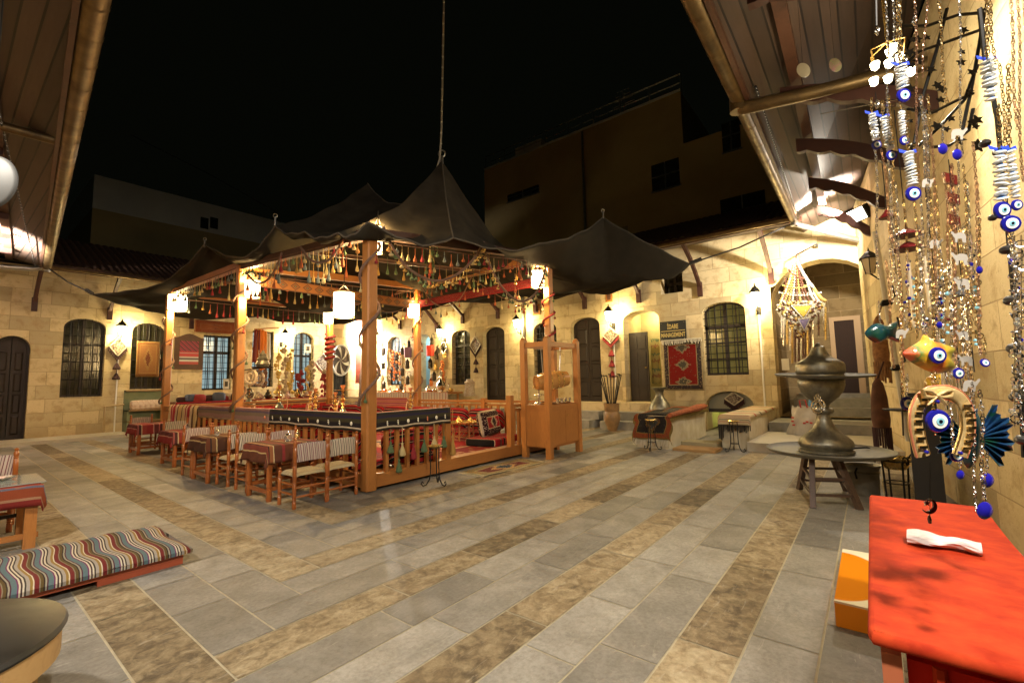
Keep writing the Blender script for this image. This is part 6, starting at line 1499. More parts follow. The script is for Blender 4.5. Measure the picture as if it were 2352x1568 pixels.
# ---- small lanterns over the back part of the right wall
LC=lambda x,y:(796.2+x*.15625,722.8+y*.15625)
def small_lantern(x,y,s,mt,label,pl=BW,d=-.22):
    px_,py_=LC(x,y);a,z=pl.px(px_,py_,d);c=pl.at(a,z,d);t=thing('small_wall_lantern',label,'small lantern',pl.at(a,z,0),'small metal lanterns hung on the wall by the shop')
    MB().lathe(c,[(.05*s,-.15*s),(.09*s,-.12*s),(.08*s,.10*s),(.10*s,.12*s),(.03*s,.22*s),(.01,.25*s)],6).build('lantern_body',mt,t)
    m=MB();m.tube([pl.at(a,z+.35*s,0),pl.at(a,z+.42*s,d*.6),pl.at(a,z+.36*s,d),c+V3((0,0,.24*s))],.010,5);m.tube([pl.at(a,z+.2*s,0),pl.at(a,z+.40*s,d*.5)],.008,4);m.build('bracket',IRON,t)
for i,(x,y,s,mt) in enumerate(((540,545,1.2,DKM),(538,750,1.1,DKM),(545,1055,1.2,DKM),(800,1085,1.1,DKM),(892,740,1.2,DKM),(897,975,1.1,DKM),(915,440,.9,DKM),(820,545,1,DKM),(820,850,1.1,DKM),(1320,600,1.1,DKM),(1228,735,1.2,DKM),(1305,765,1,BRASS),(1242,1000,1,COPR),(1285,920,1.1,DKM),(1250,410,1,DKM),(475,860,1.2,P('blue_enamel_lantern',(.03,.03,.25),.3)),(1345,520,.9,DKM))):
    rowd='upper' if y<650 else ('middle' if y<900 else 'lower');side='left of the pot hung window' if x<600 else ('between pot hung window and shop doorway' if x<1100 else 'right of the shop doorway')
    k=['first','second','third','fourth','fifth','sixth','seventh','eighth','ninth','tenth','eleventh','twelfth'][i%12]
    small_lantern(x,y,s,mt,'small metal lantern %s, %s row, beside mark %s'%(side,rowd,k) if 0 else '%s lantern %s, %s row%s'%({DKM:'black iron',BRASS:'brass',COPR:'copper'}.get(mt,'blue'),side,rowd,[', far left','','','',', nearer the window',', lowest',', high',', high beside the window',', beside the window edge','',', nearest the doorway','','','',', topmost','',', near the mirror'][i]))
for i,(x,y,c,nm) in enumerate(((900,550,(.20,.10,.16),'dull violet'),(1230,525,(.6,.04,.02),'bright red'))):
    px_,py_=LC(x,y);a,z=BW.px(px_,py_,-.35);cc=BW.at(a,z,-.35);t=thing('cloth_lamp_shade',nm+' square cloth lamp shade hanging near the shop doorway','lamp shade',cc)
    MB().lathe(cc,[(.17,-.24),(.19,.22),(.185,.22),(.16,-.24)],6).build('shade',P(nm.replace(' ','_')+'_cloth',c,.8),t)
    MB().tube([cc+V3((0,0,.2)),cc+V3((0,0,.55)),BW.at(a,z+.6,0)],.01,5).build('hanging_arm',IRON,t)
px_,py_=LC(1430,485);a,z=BW.px(px_,py_,-.1);cc=BW.at(a,z,-.1);t=thing('wall_mirror','oval silver framed mirror hung under the lantern right of the shop doorway','mirror',cc)
m=MB();m.torus(cc,.17,.04,ax=(1,0,0),n=16,sq=1.4);m.build('frame',SILV,t,smooth=True);m=MB();m.prism([cc+V3((.01,.16*math.cos(i*.5236),.23*math.sin(i*.5236))) for i in range(12)],(.01,0,0));m.build('mirror_glass',P('mirror_dark',(.15,.13,.1),.08,1),t)
px_,py_=LC(1440,592);cc=BW.at(*BW.px(px_,py_,-.1),-.1);m=MB();m.torus(cc,.11,.03,ax=(1,0,0));m.torus(cc,.05,.025,ax=(1,0,0),n=10);m.build('brass_wreath',BRASS,smooth=True,label='little round brass wreath below the oval mirror',cat='wall ornament')
def disc_string(x,y0,y1,mt,label,n,pl=BW,d=-.2,r=.09):
    a=pl.at(*pl.px(*LC(x,y0),d),d);b_=pl.at(*pl.px(*LC(x,y1),d),d);t=thing('hanging_copper_string',label,'hanging ornament',a)
    MB().tube([a,b_],.008,4).build('cord',IRON,t)
    for i in range(n):
        c=a.lerp(b_,(i+.5)/n)+V3((0,rnd.uniform(-.07,.07),0));MB().lathe(c,[(.3*r,-.5*r),(r,-.1*r),(r,.3*r),(.4*r,.8*r),(.1*r,r)],10,Matrix.Rotation(1.2,3,'Y')).build('small_pan',mt if i%3 else COPR,t,smooth=True)
disc_string(1400,680,1000,COPR,'string of little copper pans hanging above the tall silver ewer',9,r=.10)
for i,x in enumerate((640,690,730,775)):
    disc_string(x,500+20*i,960+15*(i%2),[SILV,COPR,DKM,SILV][i],'string of small %s pots hung over the arched window, %s from the left'%(['silver','copper','dark','mixed bright'][i],ord_[i]),9,r=.09,d=-.1)
# shelf table under them
tw=thing('metalware_table','long low table of silver and copper ware along the wall under the small lanterns','table',(13,14,0))
ya=Px(1035,915,12.9).y;yb=19.0
MB().box((12.75,ya,1.05),(13.6,yb,1.12)).build('tabletop',WOODY,tw)
for y in(ya+.2,(ya+yb)/2,yb-.3):
    for x in (12.85,13.5):MB().cbox((x,y,.52),(.07,.07,1.04)).build('leg',WOODV,tw)
MB().box((12.74,ya,.35),(12.75,yb,1.1)).build('front_cloth',stripes('pale_pink_striped_cloth',[(2,(.5,.38,.33)),(.5,(.3,.1,.1)),(2,(.5,.42,.36)),(.4,(.15,.1,.1))],3,0),tw)
E_=['silver bowl','copper pot','silver candlestick','silver bowl','copper pot','brass bowl','silver ewer','silver jug','copper bowl','silver candlestick','brass pot','silver bowl','copper candlestick','silver pot']
for i in range(14):
    x=(485,560,640,710,760,800,1390,1200,1250,1500,1530,420,860,1300)[i];px_=LC(x,0)[0];p=Px(px_,912,13.15);mt_,kd=E_[i].split()
    vessel((13.15,p.y,1.125),kd,{'bowl':.15,'pot':.12,'candlestick':.14,'ewer':.22,'jug':.14}[kd] if kd!='ewer' else .235,{'silver':SILV,'copper':COPR,'brass':BRASS}[mt_],('tall ornate silver ewer standing right of the shop doorway' if kd=='ewer' else '%s on the wall table, %s'%(E_[i],['right of the nearest post','under the pot hung window left part','below the pot hung window','under the window right part','between window and doorway','left of the red shade','','inside line of the shop doorway','just right of the doorway','right of the tall ewer','farthest right near the barred window','hidden close to the nearest post','behind the back middle post','left of the tall ewer'][i])),'silver and copper ware on the wall table',kd,rz=math.pi/2)
# patterned stool pot near w7
px_,py_=LC(1810,1130);cc=Px(px_,905,13.2);m=MB();m.lathe((13.2,cc.y,.95),[(.22,0),(.24,.05),(.19,.35),(.20,.5),(.23,.55),(.15,.6),(.13,.68)],12);m.build('carved_planter',CLAYM,smooth=True,label='tall carved patterned planter below the narrow barred window edge',cat='planter')
# shop interior
o=O['shop'];mb=MB();s0,s1=o['s0']-.6,o['s1']+.4;D=2.6
for q in ([(s0,.45,.5),(s1,.45,.5),(s1,.45,D),(s0,.45,D)],[(s0,.45,.52),(s0,.45,D),(s0,4,D),(s0,4,.52)],[(s1,.45,.52),(s1,.45,D),(s1,4,D),(s1,4,.52)],[(s0,.45,D),(s1,.45,D),(s1,4,D),(s0,4,D)],[(s0,4,.5),(s1,4,.5),(s1,4,D),(s0,4,D)]):
    mb.add([BW.at(a,z,d) for a,z,d in q],[(0,1,2,3)])
mb.build('shop_room',P('pale_blue_shop_wall',(.35,.45,.45),.8),label='pale blue lit shop room seen through the narrow doorway behind the post',cat='room',origin=False)
lamp_light(BW.at((o['s0']+o['s1'])/2,3.4,1.4),26,(.65,.9,1),.1,name='shop_light')
sh=thing('shop_shelves','shelves of glassware inside the narrow pale blue shop','shelves',BW.at((o['s0']+o['s1'])/2,.5,2.3))
for z in(1.0,1.6,2.2,2.8):
    MB().box(BW.at(s0,z,2.1),BW.at(s1,z+.04,2.55)).build('shelf',WHITE,sh)
    m=MB()
    for k in range(14): m.lathe(BW.at(s0+.1+k*(s1-s0-.2)/13,z+.04,2.2),[(.05,0),(.07,.1),(.05,.25),(.03,.3)],7)
    m.build('glassware',[SILV,GLASS,CLAYM,SILV][int(z*5)%4],sh,smooth=True)
# ================= brazier on its tray table
bt=V3((6.85,.48,0))
t=thing('tray_stand','big round tinned tray on a dark folding wooden stand at the right of the courtyard','table',bt)
MB().lathe(bt+V3((0,0,.55)),[(.01,0),(.58,0),(.63,.02),(.66,.045),(.67,.04),(.64,.008),(.58,-.012),(.01,-.012)],40).build('tray',P('worn_tinned_tray',(.12,.11,.085),.6,.4,c2=(.20,.185,.145),ns=6,bs=.1),t,smooth=True)
legs=[(6.22,.62),(6.42,.2),(7.15,.85),(7.35,.35)];LEGM=woodm('dark_walnut_leg',(.035,.02,.014),(.08,.045,.028),(10,10,1.5))
tops=[(6.5,.62),(6.62,.38),(7.0,.72),(7.12,.48)]
for (x,y),(a,b_) in zip(legs,tops):MB().beam((x,y,0),(a,b_,.545),.055,.055).build('leg',LEGM,t)
for i,j in((0,1),(2,3),(0,2),(1,3)):
    for f in(.25,.55):
        A=V3((*legs[i],0)).lerp(V3((*tops[i],.545)),f);B=V3((*legs[j],0)).lerp(V3((*tops[j],.545)),f);MB().beam(A,B,.03,.03).build('stretcher',LEGM,t)
bz=V3((6.85,.50,.56));k=5.62/1041
def pf(l):return [(r*k,(1047-y)*k) for r,y in l]
t=thing('brazier','tall engraved copper brazier with domed lid and wide brim standing on the round tray','brazier',bz)
MB().lathe(bz,pf([(54,1047),(54,1043),(48,1040),(52,1036),(54,1030),(52,1022),(45,1014),(32,1004),(22,992),(16,979),(13,966),(14,962)]),32).build('bell_foot',PEWT,t,smooth=True)
MB().lathe(bz,pf([(12,963),(19,960),(21,955),(19,950),(12,948),(14,942)]),24).build('knop',PEWT,t,smooth=True)
MB().lathe(bz,pf([(12,943),(18,936),(32,924),(42,910),(46,896),(46,886),(44,883),(47,879),(46,876)]),32).build('fire_bowl',PEWT,t,smooth=True)
MB().lathe(bz,pf([(46,877),(70,878),(94,875),(97,871),(92,873),(70,875),(46,873)]),40,Matrix.Rotation(.055,3,R_)).build('brim',P('worn_tinned_brim',(.08,.074,.056),.7,.3,c2=(.14,.13,.10),ns=9),t,smooth=True)
MB().lathe(bz,pf([(46,876),(45,872),(48,869),(49,864),(49,851),(46,845),(38,840),(26,833),(19,825),(15,815),(13,808),(7,805),(5,801),(2,799)]),32).build('domed_lid',PEWT,t,smooth=True)
m=MB();c=bz+V3((0,0,(928-0)*0));cc=Pd(1879,932,5.62-.28)
for i,(dx,dz,r) in enumerate(((0,0,9),(-9,6,5),(9,6,5),(-7,-5,5),(7,-5,5),(0,13,4),(-4,18,3),(4,18,3),(0,23,3))): m.torus(cc+V3((0,0,dz*k))+R_*dx*k,r*k,.006,ax=F_,n=12)
m.torus(cc,15*k,.008,ax=F_,n=18);m.build('pierced_ornament',SILV,t,smooth=True)
m=MB();q=Gz(1945,1030,.57);m.torus(q,.06,.012,n=14);m.tube([q+V3((.05,-.05,0)),q+V3((.12,-.16,.01)),q+V3((.16,-.2,.01))],.012,6);m.torus(q+V3((.14,-.2,.01)),.03,.006,n=10)
m.build('charcoal_tongs',IRON,smooth=True,label='black charcoal tongs lying on the round tray beside the brazier',cat='tongs')
p=V3((7.30,.17,0));t=thing('metal_pot','dull metal pot with a ridged rim on the paving behind the tray stand','pot',p)
MB().lathe(p,[(.15,0),(.16,.02),(.165,.26),(.18,.28),(.165,.30),(.19,.36),(.20,.37),(.18,.36),(.15,.28),(.14,.03),(.01,.03)],24).build('body',P('dark_tinned_pot',(.16,.14,.10),.5,.6,c2=(.28,.25,.19),ns=7),t,smooth=True)
MB().tube([p+V3((-.18,.05,.34)),p+V3((-.24,.07,.30)),p+V3((-.2,.06,.22))],.012,6).build('handle',IRON,t)
# ornate iron stand with bowl
p=Gz(2066,1140);p=V3((7.2,-.15,0))
t=thing('scrolled_bowl_stand','black scrolled iron stand holding a brass bowl, beside the red counter','stand',p)
for i in range(4):
    a=i*math.pi/2+.5;c_,s_=math.cos(a),math.sin(a);f=lambda r,z:p+V3((c_*r,s_*r,z))
    MB().tube([f(.12,0),f(.13,.3),f(.14,.48),f(.18,.53),f(.235,.51),f(.245,.46),f(.215,.44),f(.205,.47)],.010,6).build('scrolled_leg',IRON,t,smooth=True)
MB().lathe(p,[(.10,.36),(.13,.40),(.15,.48),(.17,.50),(.16,.5),(.13,.44),(.01,.38)],20).build('bowl',BRASS,t,smooth=True)
MB().torus(p+V3((0,0,.2)),.12,.007).build('ring',IRON,t);MB().torus(p+V3((0,0,.46)),.15,.008).build('ring',IRON,t)
a=Pd(2086,1012,5.9);b_=Pd(2016,575,5.9);t=thing('white_pole','thin white pole rising from the scrolled stand beside the hanging ornaments','pole',a)
MB().tube([a,b_,b_+(b_-a)*.1],.03,8).build('pole_tube',P('warm_white_paint',(.55,.5,.4),.5),t,smooth=True)
m=MB();c=a.lerp(b_,.155);m.lathe(c,[(.01,0),(.2,.01),(.22,.03),(.2,.025),(.03,.04)],20);m.build('dark_tray',IRON,t)
for f in (.38,.55,.72):
    c=a.lerp(b_,f);m=MB();m.lathe(c,[(.05,-.03),(.07,0),(.04,.05)],8);m.tube([c,c+R_*.12+V3((0,0,.1)),c+R_*.1+V3((0,0,.25))],.012,5);m.build('clamp_arm',IRON,t)
# unlit lantern by the arch
cc=Pd(1997,606,8.2);t=thing('unlit_wall_lantern','unlit black wall lantern on the right building, just right of the big arch','wall lantern',cc)
MB().lathe(cc,[(.07,-.18),(.13,.08),(.13,.09)],6).build('lantern_glass',P('unlit_lantern_glass',(.5,.42,.3),.3),t);MB().lathe(cc,[(.17,.09),(.16,.11),(.07,.2),(.02,.24),(.004,.3)],6).build('lantern_cap',IRON,t)
m=MB();m.tube([cc-V3((0,0,.18)),cc-V3((0,0,.28))+R_*.15,cc+R_*.4+V3((0,0,-.2))],.015,6)
for i in range(6):
    an=i*1.047;m.tube([cc+V3((.07*math.cos(an),.07*math.sin(an),-.18)),cc+V3((.13*math.cos(an),.13*math.sin(an),.09))],.008,4)
m.build('bracket',IRON,t)
# hanging bags by the pole
def hang_bag(x,y0,y1,wpx,D,cs,label,nm='woven_bag'):
    a=Pd(x,y0,D);b_=Pd(x,y1,D);k=D/1041;w_=wpx*k/2;h=(a-b_).length;t=thing(nm,label,'bag',b_)
    m=MB();m.lathe(b_+V3((0,0,h*.25)),[(w_*.9,0),(w_*1.05,h*.1),(w_*.9,h*.35),(w_*.6,h*.5),(w_*.2,h*.56)],12);m.build('pouch',cs[0],t,smooth=True)
    MB().tube([b_+V3((0,0,h*.8)),a],.012,5).build('strap',cs[1],t)
    m=MB()
    for i in range(22):
        an=i*.2856;c=b_+V3((w_*.95*math.cos(an),w_*.95*math.sin(an),h*.26));m.tube([c,c-V3((rnd.uniform(-.01,.01),0,h*rnd.uniform(.18,.27)))],.012,4)
    m.build('fringe',cs[1],t);return t
BRF=P('brown_wool_fringe',(.14,.06,.025),.95,c2=(.3,.15,.06),ns=20)
hang_bag(2030,688,880,30,7.2,(BRF,BRF),'long brown shaggy bundle hanging beside the white pole','wool_bundle')
hang_bag(2030,830,1035,34,6.6,(P('orange_brown_felt',(.12,.045,.02),.9,c2=(.05,.02,.012),ns=6),DKF),'orange brown saddle bag with black fringe hanging beside the white pole')
# dark plank post behind the horseshoe
pa=Gz(2145,1180);pq=Gz(2140,1180);MB().beam((pq.x,pq.y,0),(pq.x,pq.y,1.28),.24,.14).build('dark_post',P('black_stained_timber',(.012,.010,.008),.6),label='thick black timber post standing behind the golden horseshoe ornament',cat='post')
# orange box
t=thing('carton_box','white and orange carton with a big orange circle on its lid, beside the counter','box',(3.9,.12,0))
x0,x1,y0,y1=3.42,4.45,-.02,.27;zt_=.15
MB().box((x0,y0,.004),(x1,y1,zt_-.012)).build('side',P('orange_carton',(.75,.25,.0),.6),t)
mm,tt,bb=nt('printed_carton_lid');bb.inputs['Roughness'].default_value=.9;bb.inputs['Specular IOR Level'].default_value=.1
sp=nd(tt,'ShaderNodeSeparateXYZ',i_0=uvco(tt));dx=mth(tt,'SUBTRACT',sp.outputs[0],.47);dy=mth(tt,'SUBTRACT',sp.outputs[1],1.0)
dd=mth(tt,'SQRT',mth(tt,'ADD',mth(tt,'MULTIPLY',dx,dx),mth(tt,'MULTIPLY',mth(tt,'MULTIPLY',dy,.50),mth(tt,'MULTIPLY',dy,.50))))
tt.links.new(ramp(tt,dd,[(0,(.62,.20,.0)),(.44,(.62,.20,.0)),(.455,(.72,.66,.5))]),bb.inputs['Base Color'])
MB().add([(x0,y0,zt_),(x1,y0,zt_),(x1,y1,zt_),(x0,y1,zt_)],[(0,1,2,3)],[(0,0),(1,0),(1,1),(0,1)]).build('lid',mm,t)
MB().box((x0,y0,zt_-.012),(x1,y1,zt_-.001)).build('lid_edge',P('cream_carton_edge',(.8,.6,.35),.5),t)
# counter
VELV=P('orange_red_velvet',(.33,.020,.005),.85,c2=(.52,.055,.014),ns=11,bs=.35,spec=.15,stretch=(1.5,1,1))
VELD=P('deep_red_velvet',(.55,.014,.004),.85,c2=(.62,.02,.006),ns=3,bs=.1,spec=.2)
t=thing('display_counter','small counter covered in orange red velvet in the right foreground','counter',(2.3,-.15,0))
cx0,cx1,cy0,cy1,cz=1.515,3.16,-.375,.04,.85
m=MB()
def ct(u,v):
    x=cx0-.0+(cx1-cx0)*u;y=cy0+(cy1-cy0)*v
    return V3((x,y,cz+.003*math.sin(x*9)*math.sin(y*12)))
r=.014
outl=[]
m.grid(ct,40,14)
def rim(u,v):
    # walk front edge then left edge, rounded over
    P_=[(cx0,cy0),(cx0,cy1),(cx1,cy1)];L0=cy1-cy0;L1=cx1-cx0;s=u*(L0+L1)
    if s<L0:base=V3((cx0,cy0+s,0));n=V3((-1,0,0))
    else:base=V3((cx0+s-L0,cy1,0));n=V3((0,1,0))
    if abs(s-L0)<.03:
        f=(s-L0+.03)/.06;n=V3((-(1-f),f,0)).normalized();
    a=v*math.pi*.75
    return base+n*r*math.sin(a)+V3((0,0,cz-r*1.3*(1-math.cos(a))))+n*.0
m.grid(rim,90,8)
m.build('padded_top',VELV,t,smooth=True)
MB().box((cx0+.03,cy0,.0),(cx0+.07,cy1-.06,cz-.06)).build('front_panel',VELD,t)
MB().box((cx0+.01,cy1-.05,.0),(cx1-.03,cy1-.01,cz-.05)).build('side_panel',P('orange_brown_side_cloth',(.45,.12,.05),.8,c2=(.5,.15,.06),ns=3),t)
m=MB();m.tube([(cx0+.025,cy1-.12,cz-.06),(cx0+.015,cy1-.115,.4),(cx0+.02,cy1-.12,0)],.014,6);m.build('cloth_seam',VELV,t,smooth=True)
# crumpled tissue
q0=Gz(2085,1243,cz);q1=Gz(2256,1272,cz);m=MB();ax=(q1-q0);Lx=ax.length;ax.normalize();sd=V3((-ax.y,ax.x,0))
def tf(u,v):
    a=2*math.pi*v;w_=.045+.012*math.sin(u*7)-.02*max(0,u-.8);c=q0.lerp(q1,u)+sd*.008*math.sin(u*5)
    rr=1+.14*math.sin(a*2+u*4)+.07*math.sin(a*5+u*11)+.03*math.sin(a*9-u*17)
    return c+sd*w_*rr*math.cos(a)+V3((0,0,.022+.020*rr*math.sin(a)+.003*math.sin(u*11)))
m.grid(tf,40,24);m.build('crumpled_tissue',P('white_tissue_wrap',(.75,.68,.66),.45,c2=(.62,.52,.52),ns=14,bs=.5),label='crumpled white plastic wrap lying on the orange red counter',cat='wrapping')
# ================= left foreground
t=thing('low_table','wooden table with red woven cover and glass top at the left edge','table',(0,6.8,0))
tx0,tx1,ty0,ty1,tz=-.75,.70,6.42,7.15,.60
for x in(tx0+.06,tx1-.06):
    for y in(ty0+.06,ty1-.06):MB().cbox((x,y,tz/2-.02),(.085,.085,tz-.04)).build('leg',WOODV,t)
MB().beam((tx0,ty0+.06,.12),(tx1,ty0+.06,.12),.04,.05).build('stretcher',WOODX,t)
for z in(.22,.36,.46):MB().beam((tx0,ty1-.06,z),(tx1,ty1-.06,z),.03,.035).build('back_slat',DARKW,t)
MB().box((tx0,ty0,tz-.04),(tx1,ty1,tz-.006)).build('tabletop',WOODX,t)
MB().box((tx0,ty0+.01,tz+.014),(tx1+.03,ty1,tz+.022)).build('glass_top',P('smoky_glass_sheet',(.35,.36,.33),.1,.3),t)
KRC=stripes('rust_red_woven_cover',[(1.2,(.17,.02,.015)),(.5,(.3,.16,.09)),(1.6,(.22,.05,.02)),(.4,(.12,.12,.16)),(1.4,(.34,.06,.03)),(.5,(.28,.20,.2)),(1.2,(.30,.03,.03))],3.2,1,wob=.006)
m=MB();draped(m,tx0,ty0,tx1,ty1,tz+.006,.20,seed=3,sc=1);m.build('table_cover',KRC,smooth=True,solid=.01,label='rust red woven cover hanging over the table at the left edge',cat='tablecloth')
m=MB()
def sacf(u,v):
    a=2*math.pi*u;r=(.30*(1-v)**.6+.04*math.sin(a*4+v*6))*(1 if v<1 else 0)+.05*(v>.5)
    return V3((.05+r*math.cos(a)*1.2,6.85+r*math.sin(a)*.8,tz+.024+.30*v**1.3+.02*math.sin(a*3)))
m.grid(sacf,28,12);m.build('cloth_bundle',P('greenish_white_cloth',(.50,.52,.42),.85,c2=(.6,.6,.5),ns=7,bs=.3),smooth=True,label='white knotted cloth bundle on the glass topped table at the left edge',cat='bundle')
for x,y,r,h in((.45,6.9,.08,.03),):
    MB().lathe((x,y,tz+.022),[(.05,0),(.09,.012),(.12,.03),(.11,.03),(.05,.01)],18).build('glass_plate',GLASS,smooth=True,label='clear glass plate near the corner of the table at the left edge',cat='plate')
put(c1,(.62,7.75,0),math.pi-.12,'woven chair behind the table at the left edge, beside its corner',group=GRP)
put(c1,(.10,7.85,0),math.pi,'woven chair behind the table at the far left edge, partly cut by the frame',group=GRP)
t=thing('floor_bench','low red wooden floor bench at the left edge','bench',(.2,5.3,0))
MB().box((-1.2,4.74,.05),(1.40,5.74,.095)).build('bench_frame',P('rust_red_paint',(.32,.065,.025),.55,c2=(.38,.09,.035),ns=4),t)
MB().box((.85,4.745,.004),(1.40,4.80,.05)).build('corner_block',P('rust_red_paint_b',(.36,.075,.03),.55),t)
MB().box((-1.1,4.9,.004),(.8,5.6,.05)).build('base_board',IRON,t)
MSTR=stripes('blue_red_striped_mattress_cloth',[(1.6,(.13,.018,.017)),(.4,(.19,.16,.11)),(1,(.09,.06,.02)),(.5,(.03,.02,.015)),(.6,(.26,.24,.19)),(.5,(.07,.02,.035)),(1.8,(.09,.14,.155)),(.5,(.14,.03,.10)),(.6,(.5,.45,.36)),(.6,(.05,.03,.03)),(.6,(.5,.45,.36)),(.6,(.05,.04,.03)),(1.2,(.30,.27,.24)),(.9,(.24,.15,.04)),(.5,(.5,.44,.33))],14.5,0,wob=.0022,bs=.25)
m=MB()
def mf(u,v):
    x=-1.3+2.75*u;y=4.68+1.12*v;ed=max(abs(2*v-1)**14,abs(2*u-1)**30)
    return V3((x+.02*math.sin(v*9),y,.155-.04*ed+.012*math.sin(x*4+1)*math.sin(y*5)+.006*math.sin(x*15+y*4)))
m.grid(mf,80,24,lambda u,v:(u*1.05+.0035*math.sin(v*7),v))
m.grid(lambda u,v:V3((-1.3+2.75*u+.02*math.sin(0),4.68,.098+.03*v)),60,2,lambda u,v:(u*1.05,0));m.grid(lambda u,v:V3((1.45,4.68+1.12*u,.098+.03*v)),20,2,lambda u,v:(1.02,u))
m.build('striped_mattress',MSTR,smooth=True,label='thin mattress in blue, red and cream stripes on the low red bench at lower left',cat='mattress')
# griddle
gc=V3((-.08,3.22,0));LTW=woodm('pale_pine',(.36,.21,.075),(.46,.29,.12),(3,3,3),.5,.1)
t=thing('griddle_table','low round pale pine table  at the lower left corner','table',gc)
MB().lathe(gc,[(.50,.27),(.53,.275),(.53,.40),(.515,.40),(.50,.39)],48).build('round_apron',LTW,t,smooth=True)
for a in(-.25,1.9,3.9,5.0):MB().cbox(gc+V3((.42*math.cos(a),.42*math.sin(a),.14)),(.075,.075,.28)).build('leg',LTW,t)
q=Gz(62,1520,.15);MB().lathe(gc+V3((0,0,.40)),[(.545,0),(.55,.012),(.54,.03),(.40,.065),(.2,.09),(.01,.10)],48).build('iron_griddle',P('oiled_black_griddle',(.006,.006,.0055),.42,0,c2=(.02,.019,.018),ns=5,bs=.15,spec=.3),smooth=True,label='domed black iron griddle lying on the round pine table at lower left',cat='griddle')
# grey disc at left edge
c=Pd(-28,416,3.0);t=thing('hanging_tray','plain grey round metal tray hanging at the left edge, high up','tray',c)
M=Matrix.Rotation(math.pi/2,3,'X');k=3.0/1041
ang=math.atan2(F_.y,F_.x);M=Matrix.Rotation(ang,3,'Z')@Matrix.Rotation(math.pi/2,3,'Y')
MB().lathe(c,[(.01,0),(57*k,0),(63*k,.012),(64*k,.018),(62*k,.02),(56*k,.01),(.01,.01)],40,M).build('disc',P('matt_grey_tin',(.07,.07,.068),.6,.3),t,smooth=True)
MB().tube([c+V3((0,0,62*k)),c+V3((0,0,1.6))],.006,5).build('hanging_cord',IRON,t)
# ================= hanging ornaments at the right
GLD=P('gold_plated_chain',(.72,.56,.30),.25,1);SLV=P('silver_chain',(.75,.74,.72),.22,1);CPC=P('copper_chain',(.60,.38,.26),.28,1)
CBL=P('cobalt_glass',(.012,.012,.22),.08,coat=.6);WGL=P('white_glass',(.80,.80,.76),.2);AQ=P('aqua_glass',(.25,.55,.65),.15);BLK_=P('black_glass',(.01,.01,.015),.1)
def face(c,tilt=(0,0)):
    n=-F_+(EYE-V3(c)).normalized()*.12+R_*tilt[0]*.6+U_*tilt[1]*.6;return n.to_track_quat('Z','Y').to_matrix()
def links(m,a,b_,s=.006,sway=0):
    a=V3(a);b_=V3(b_);L=(b_-a).length;n=max(2,int(L/(s*1.25)));d=(b_-a).normalized();s1=d.orthogonal().normalized();s2=d.cross(s1)
    for i in range(n):
        c=a.lerp(b_,i/n)+R_*sway*math.sin(math.pi*i/n*2);ang=i*.9;ax=s1*math.cos(ang)+s2*math.sin(ang);o_=d.cross(ax)
        pts=[c+(d*math.cos(t_)*s*.95+o_*math.sin(t_)*s*.62) for t_ in [k_*math.pi/3 for k_ in range(7)]]
        m.tube(pts,s*.21,3,cap=False)
def chain(x0,y0,x1,y1,D,mt,label,s=.006,D1=None):
    a=Pd(x0,y0,D);b_=Pd(x1,y1,D1 or D);m=MB();links(m,a,b_,s,.004);return m.build('hanging_chain',mt,smooth=True,label=label,cat='chain',group='chains of the hanging ornaments')
def eye_parts(c,r,par,M=None,sq=1.0):
    M=M or face(c)
    MB().lathe(c,[(.01*r,-.25*r),(.7*r,-.2*r),(1.0*r,.0),(.92*r,.16*r),(.6*r,.26*r),(.01*r,.28*r)],20,M).build('blue_disc',CBL,par,smooth=True)
    n=M@V3((0,0,1));MB().lathe(c+n*.25*r,[(.62*r,-.04*r),(.60*r,.04*r),(.01*r,.07*r)],18,M).build('white_ring',WGL,par,smooth=True)
    MB().lathe(c+n*.31*r,[(.34*r,-.04*r),(.32*r,.03*r),(.01*r,.05*r)],14,M).build('aqua_ring',AQ,par,smooth=True)
    MB().lathe(c+n*.35*r,[(.16*r,-.03*r),(.15*r,.03*r),(.01*r,.045*r)],10,M).build('pupil',BLK_,par,smooth=True)
def eye_bead(x,y,rp,D,label,hang=0,mt=SLV,tilt=(0,0)):
    c=Pd(x,y,D);r=rp*D/1041;t=thing('evil_eye_bead',label,'bead',c,'blue glass eye beads of the hanging ornaments');eye_parts(c,r,t,face(c,tilt))
    if hang:
        m=MB();links(m,c+V3((0,0,r)),Pd(x,y-hang,D),.005);m.build('chain',mt,t,smooth=True)
    return t
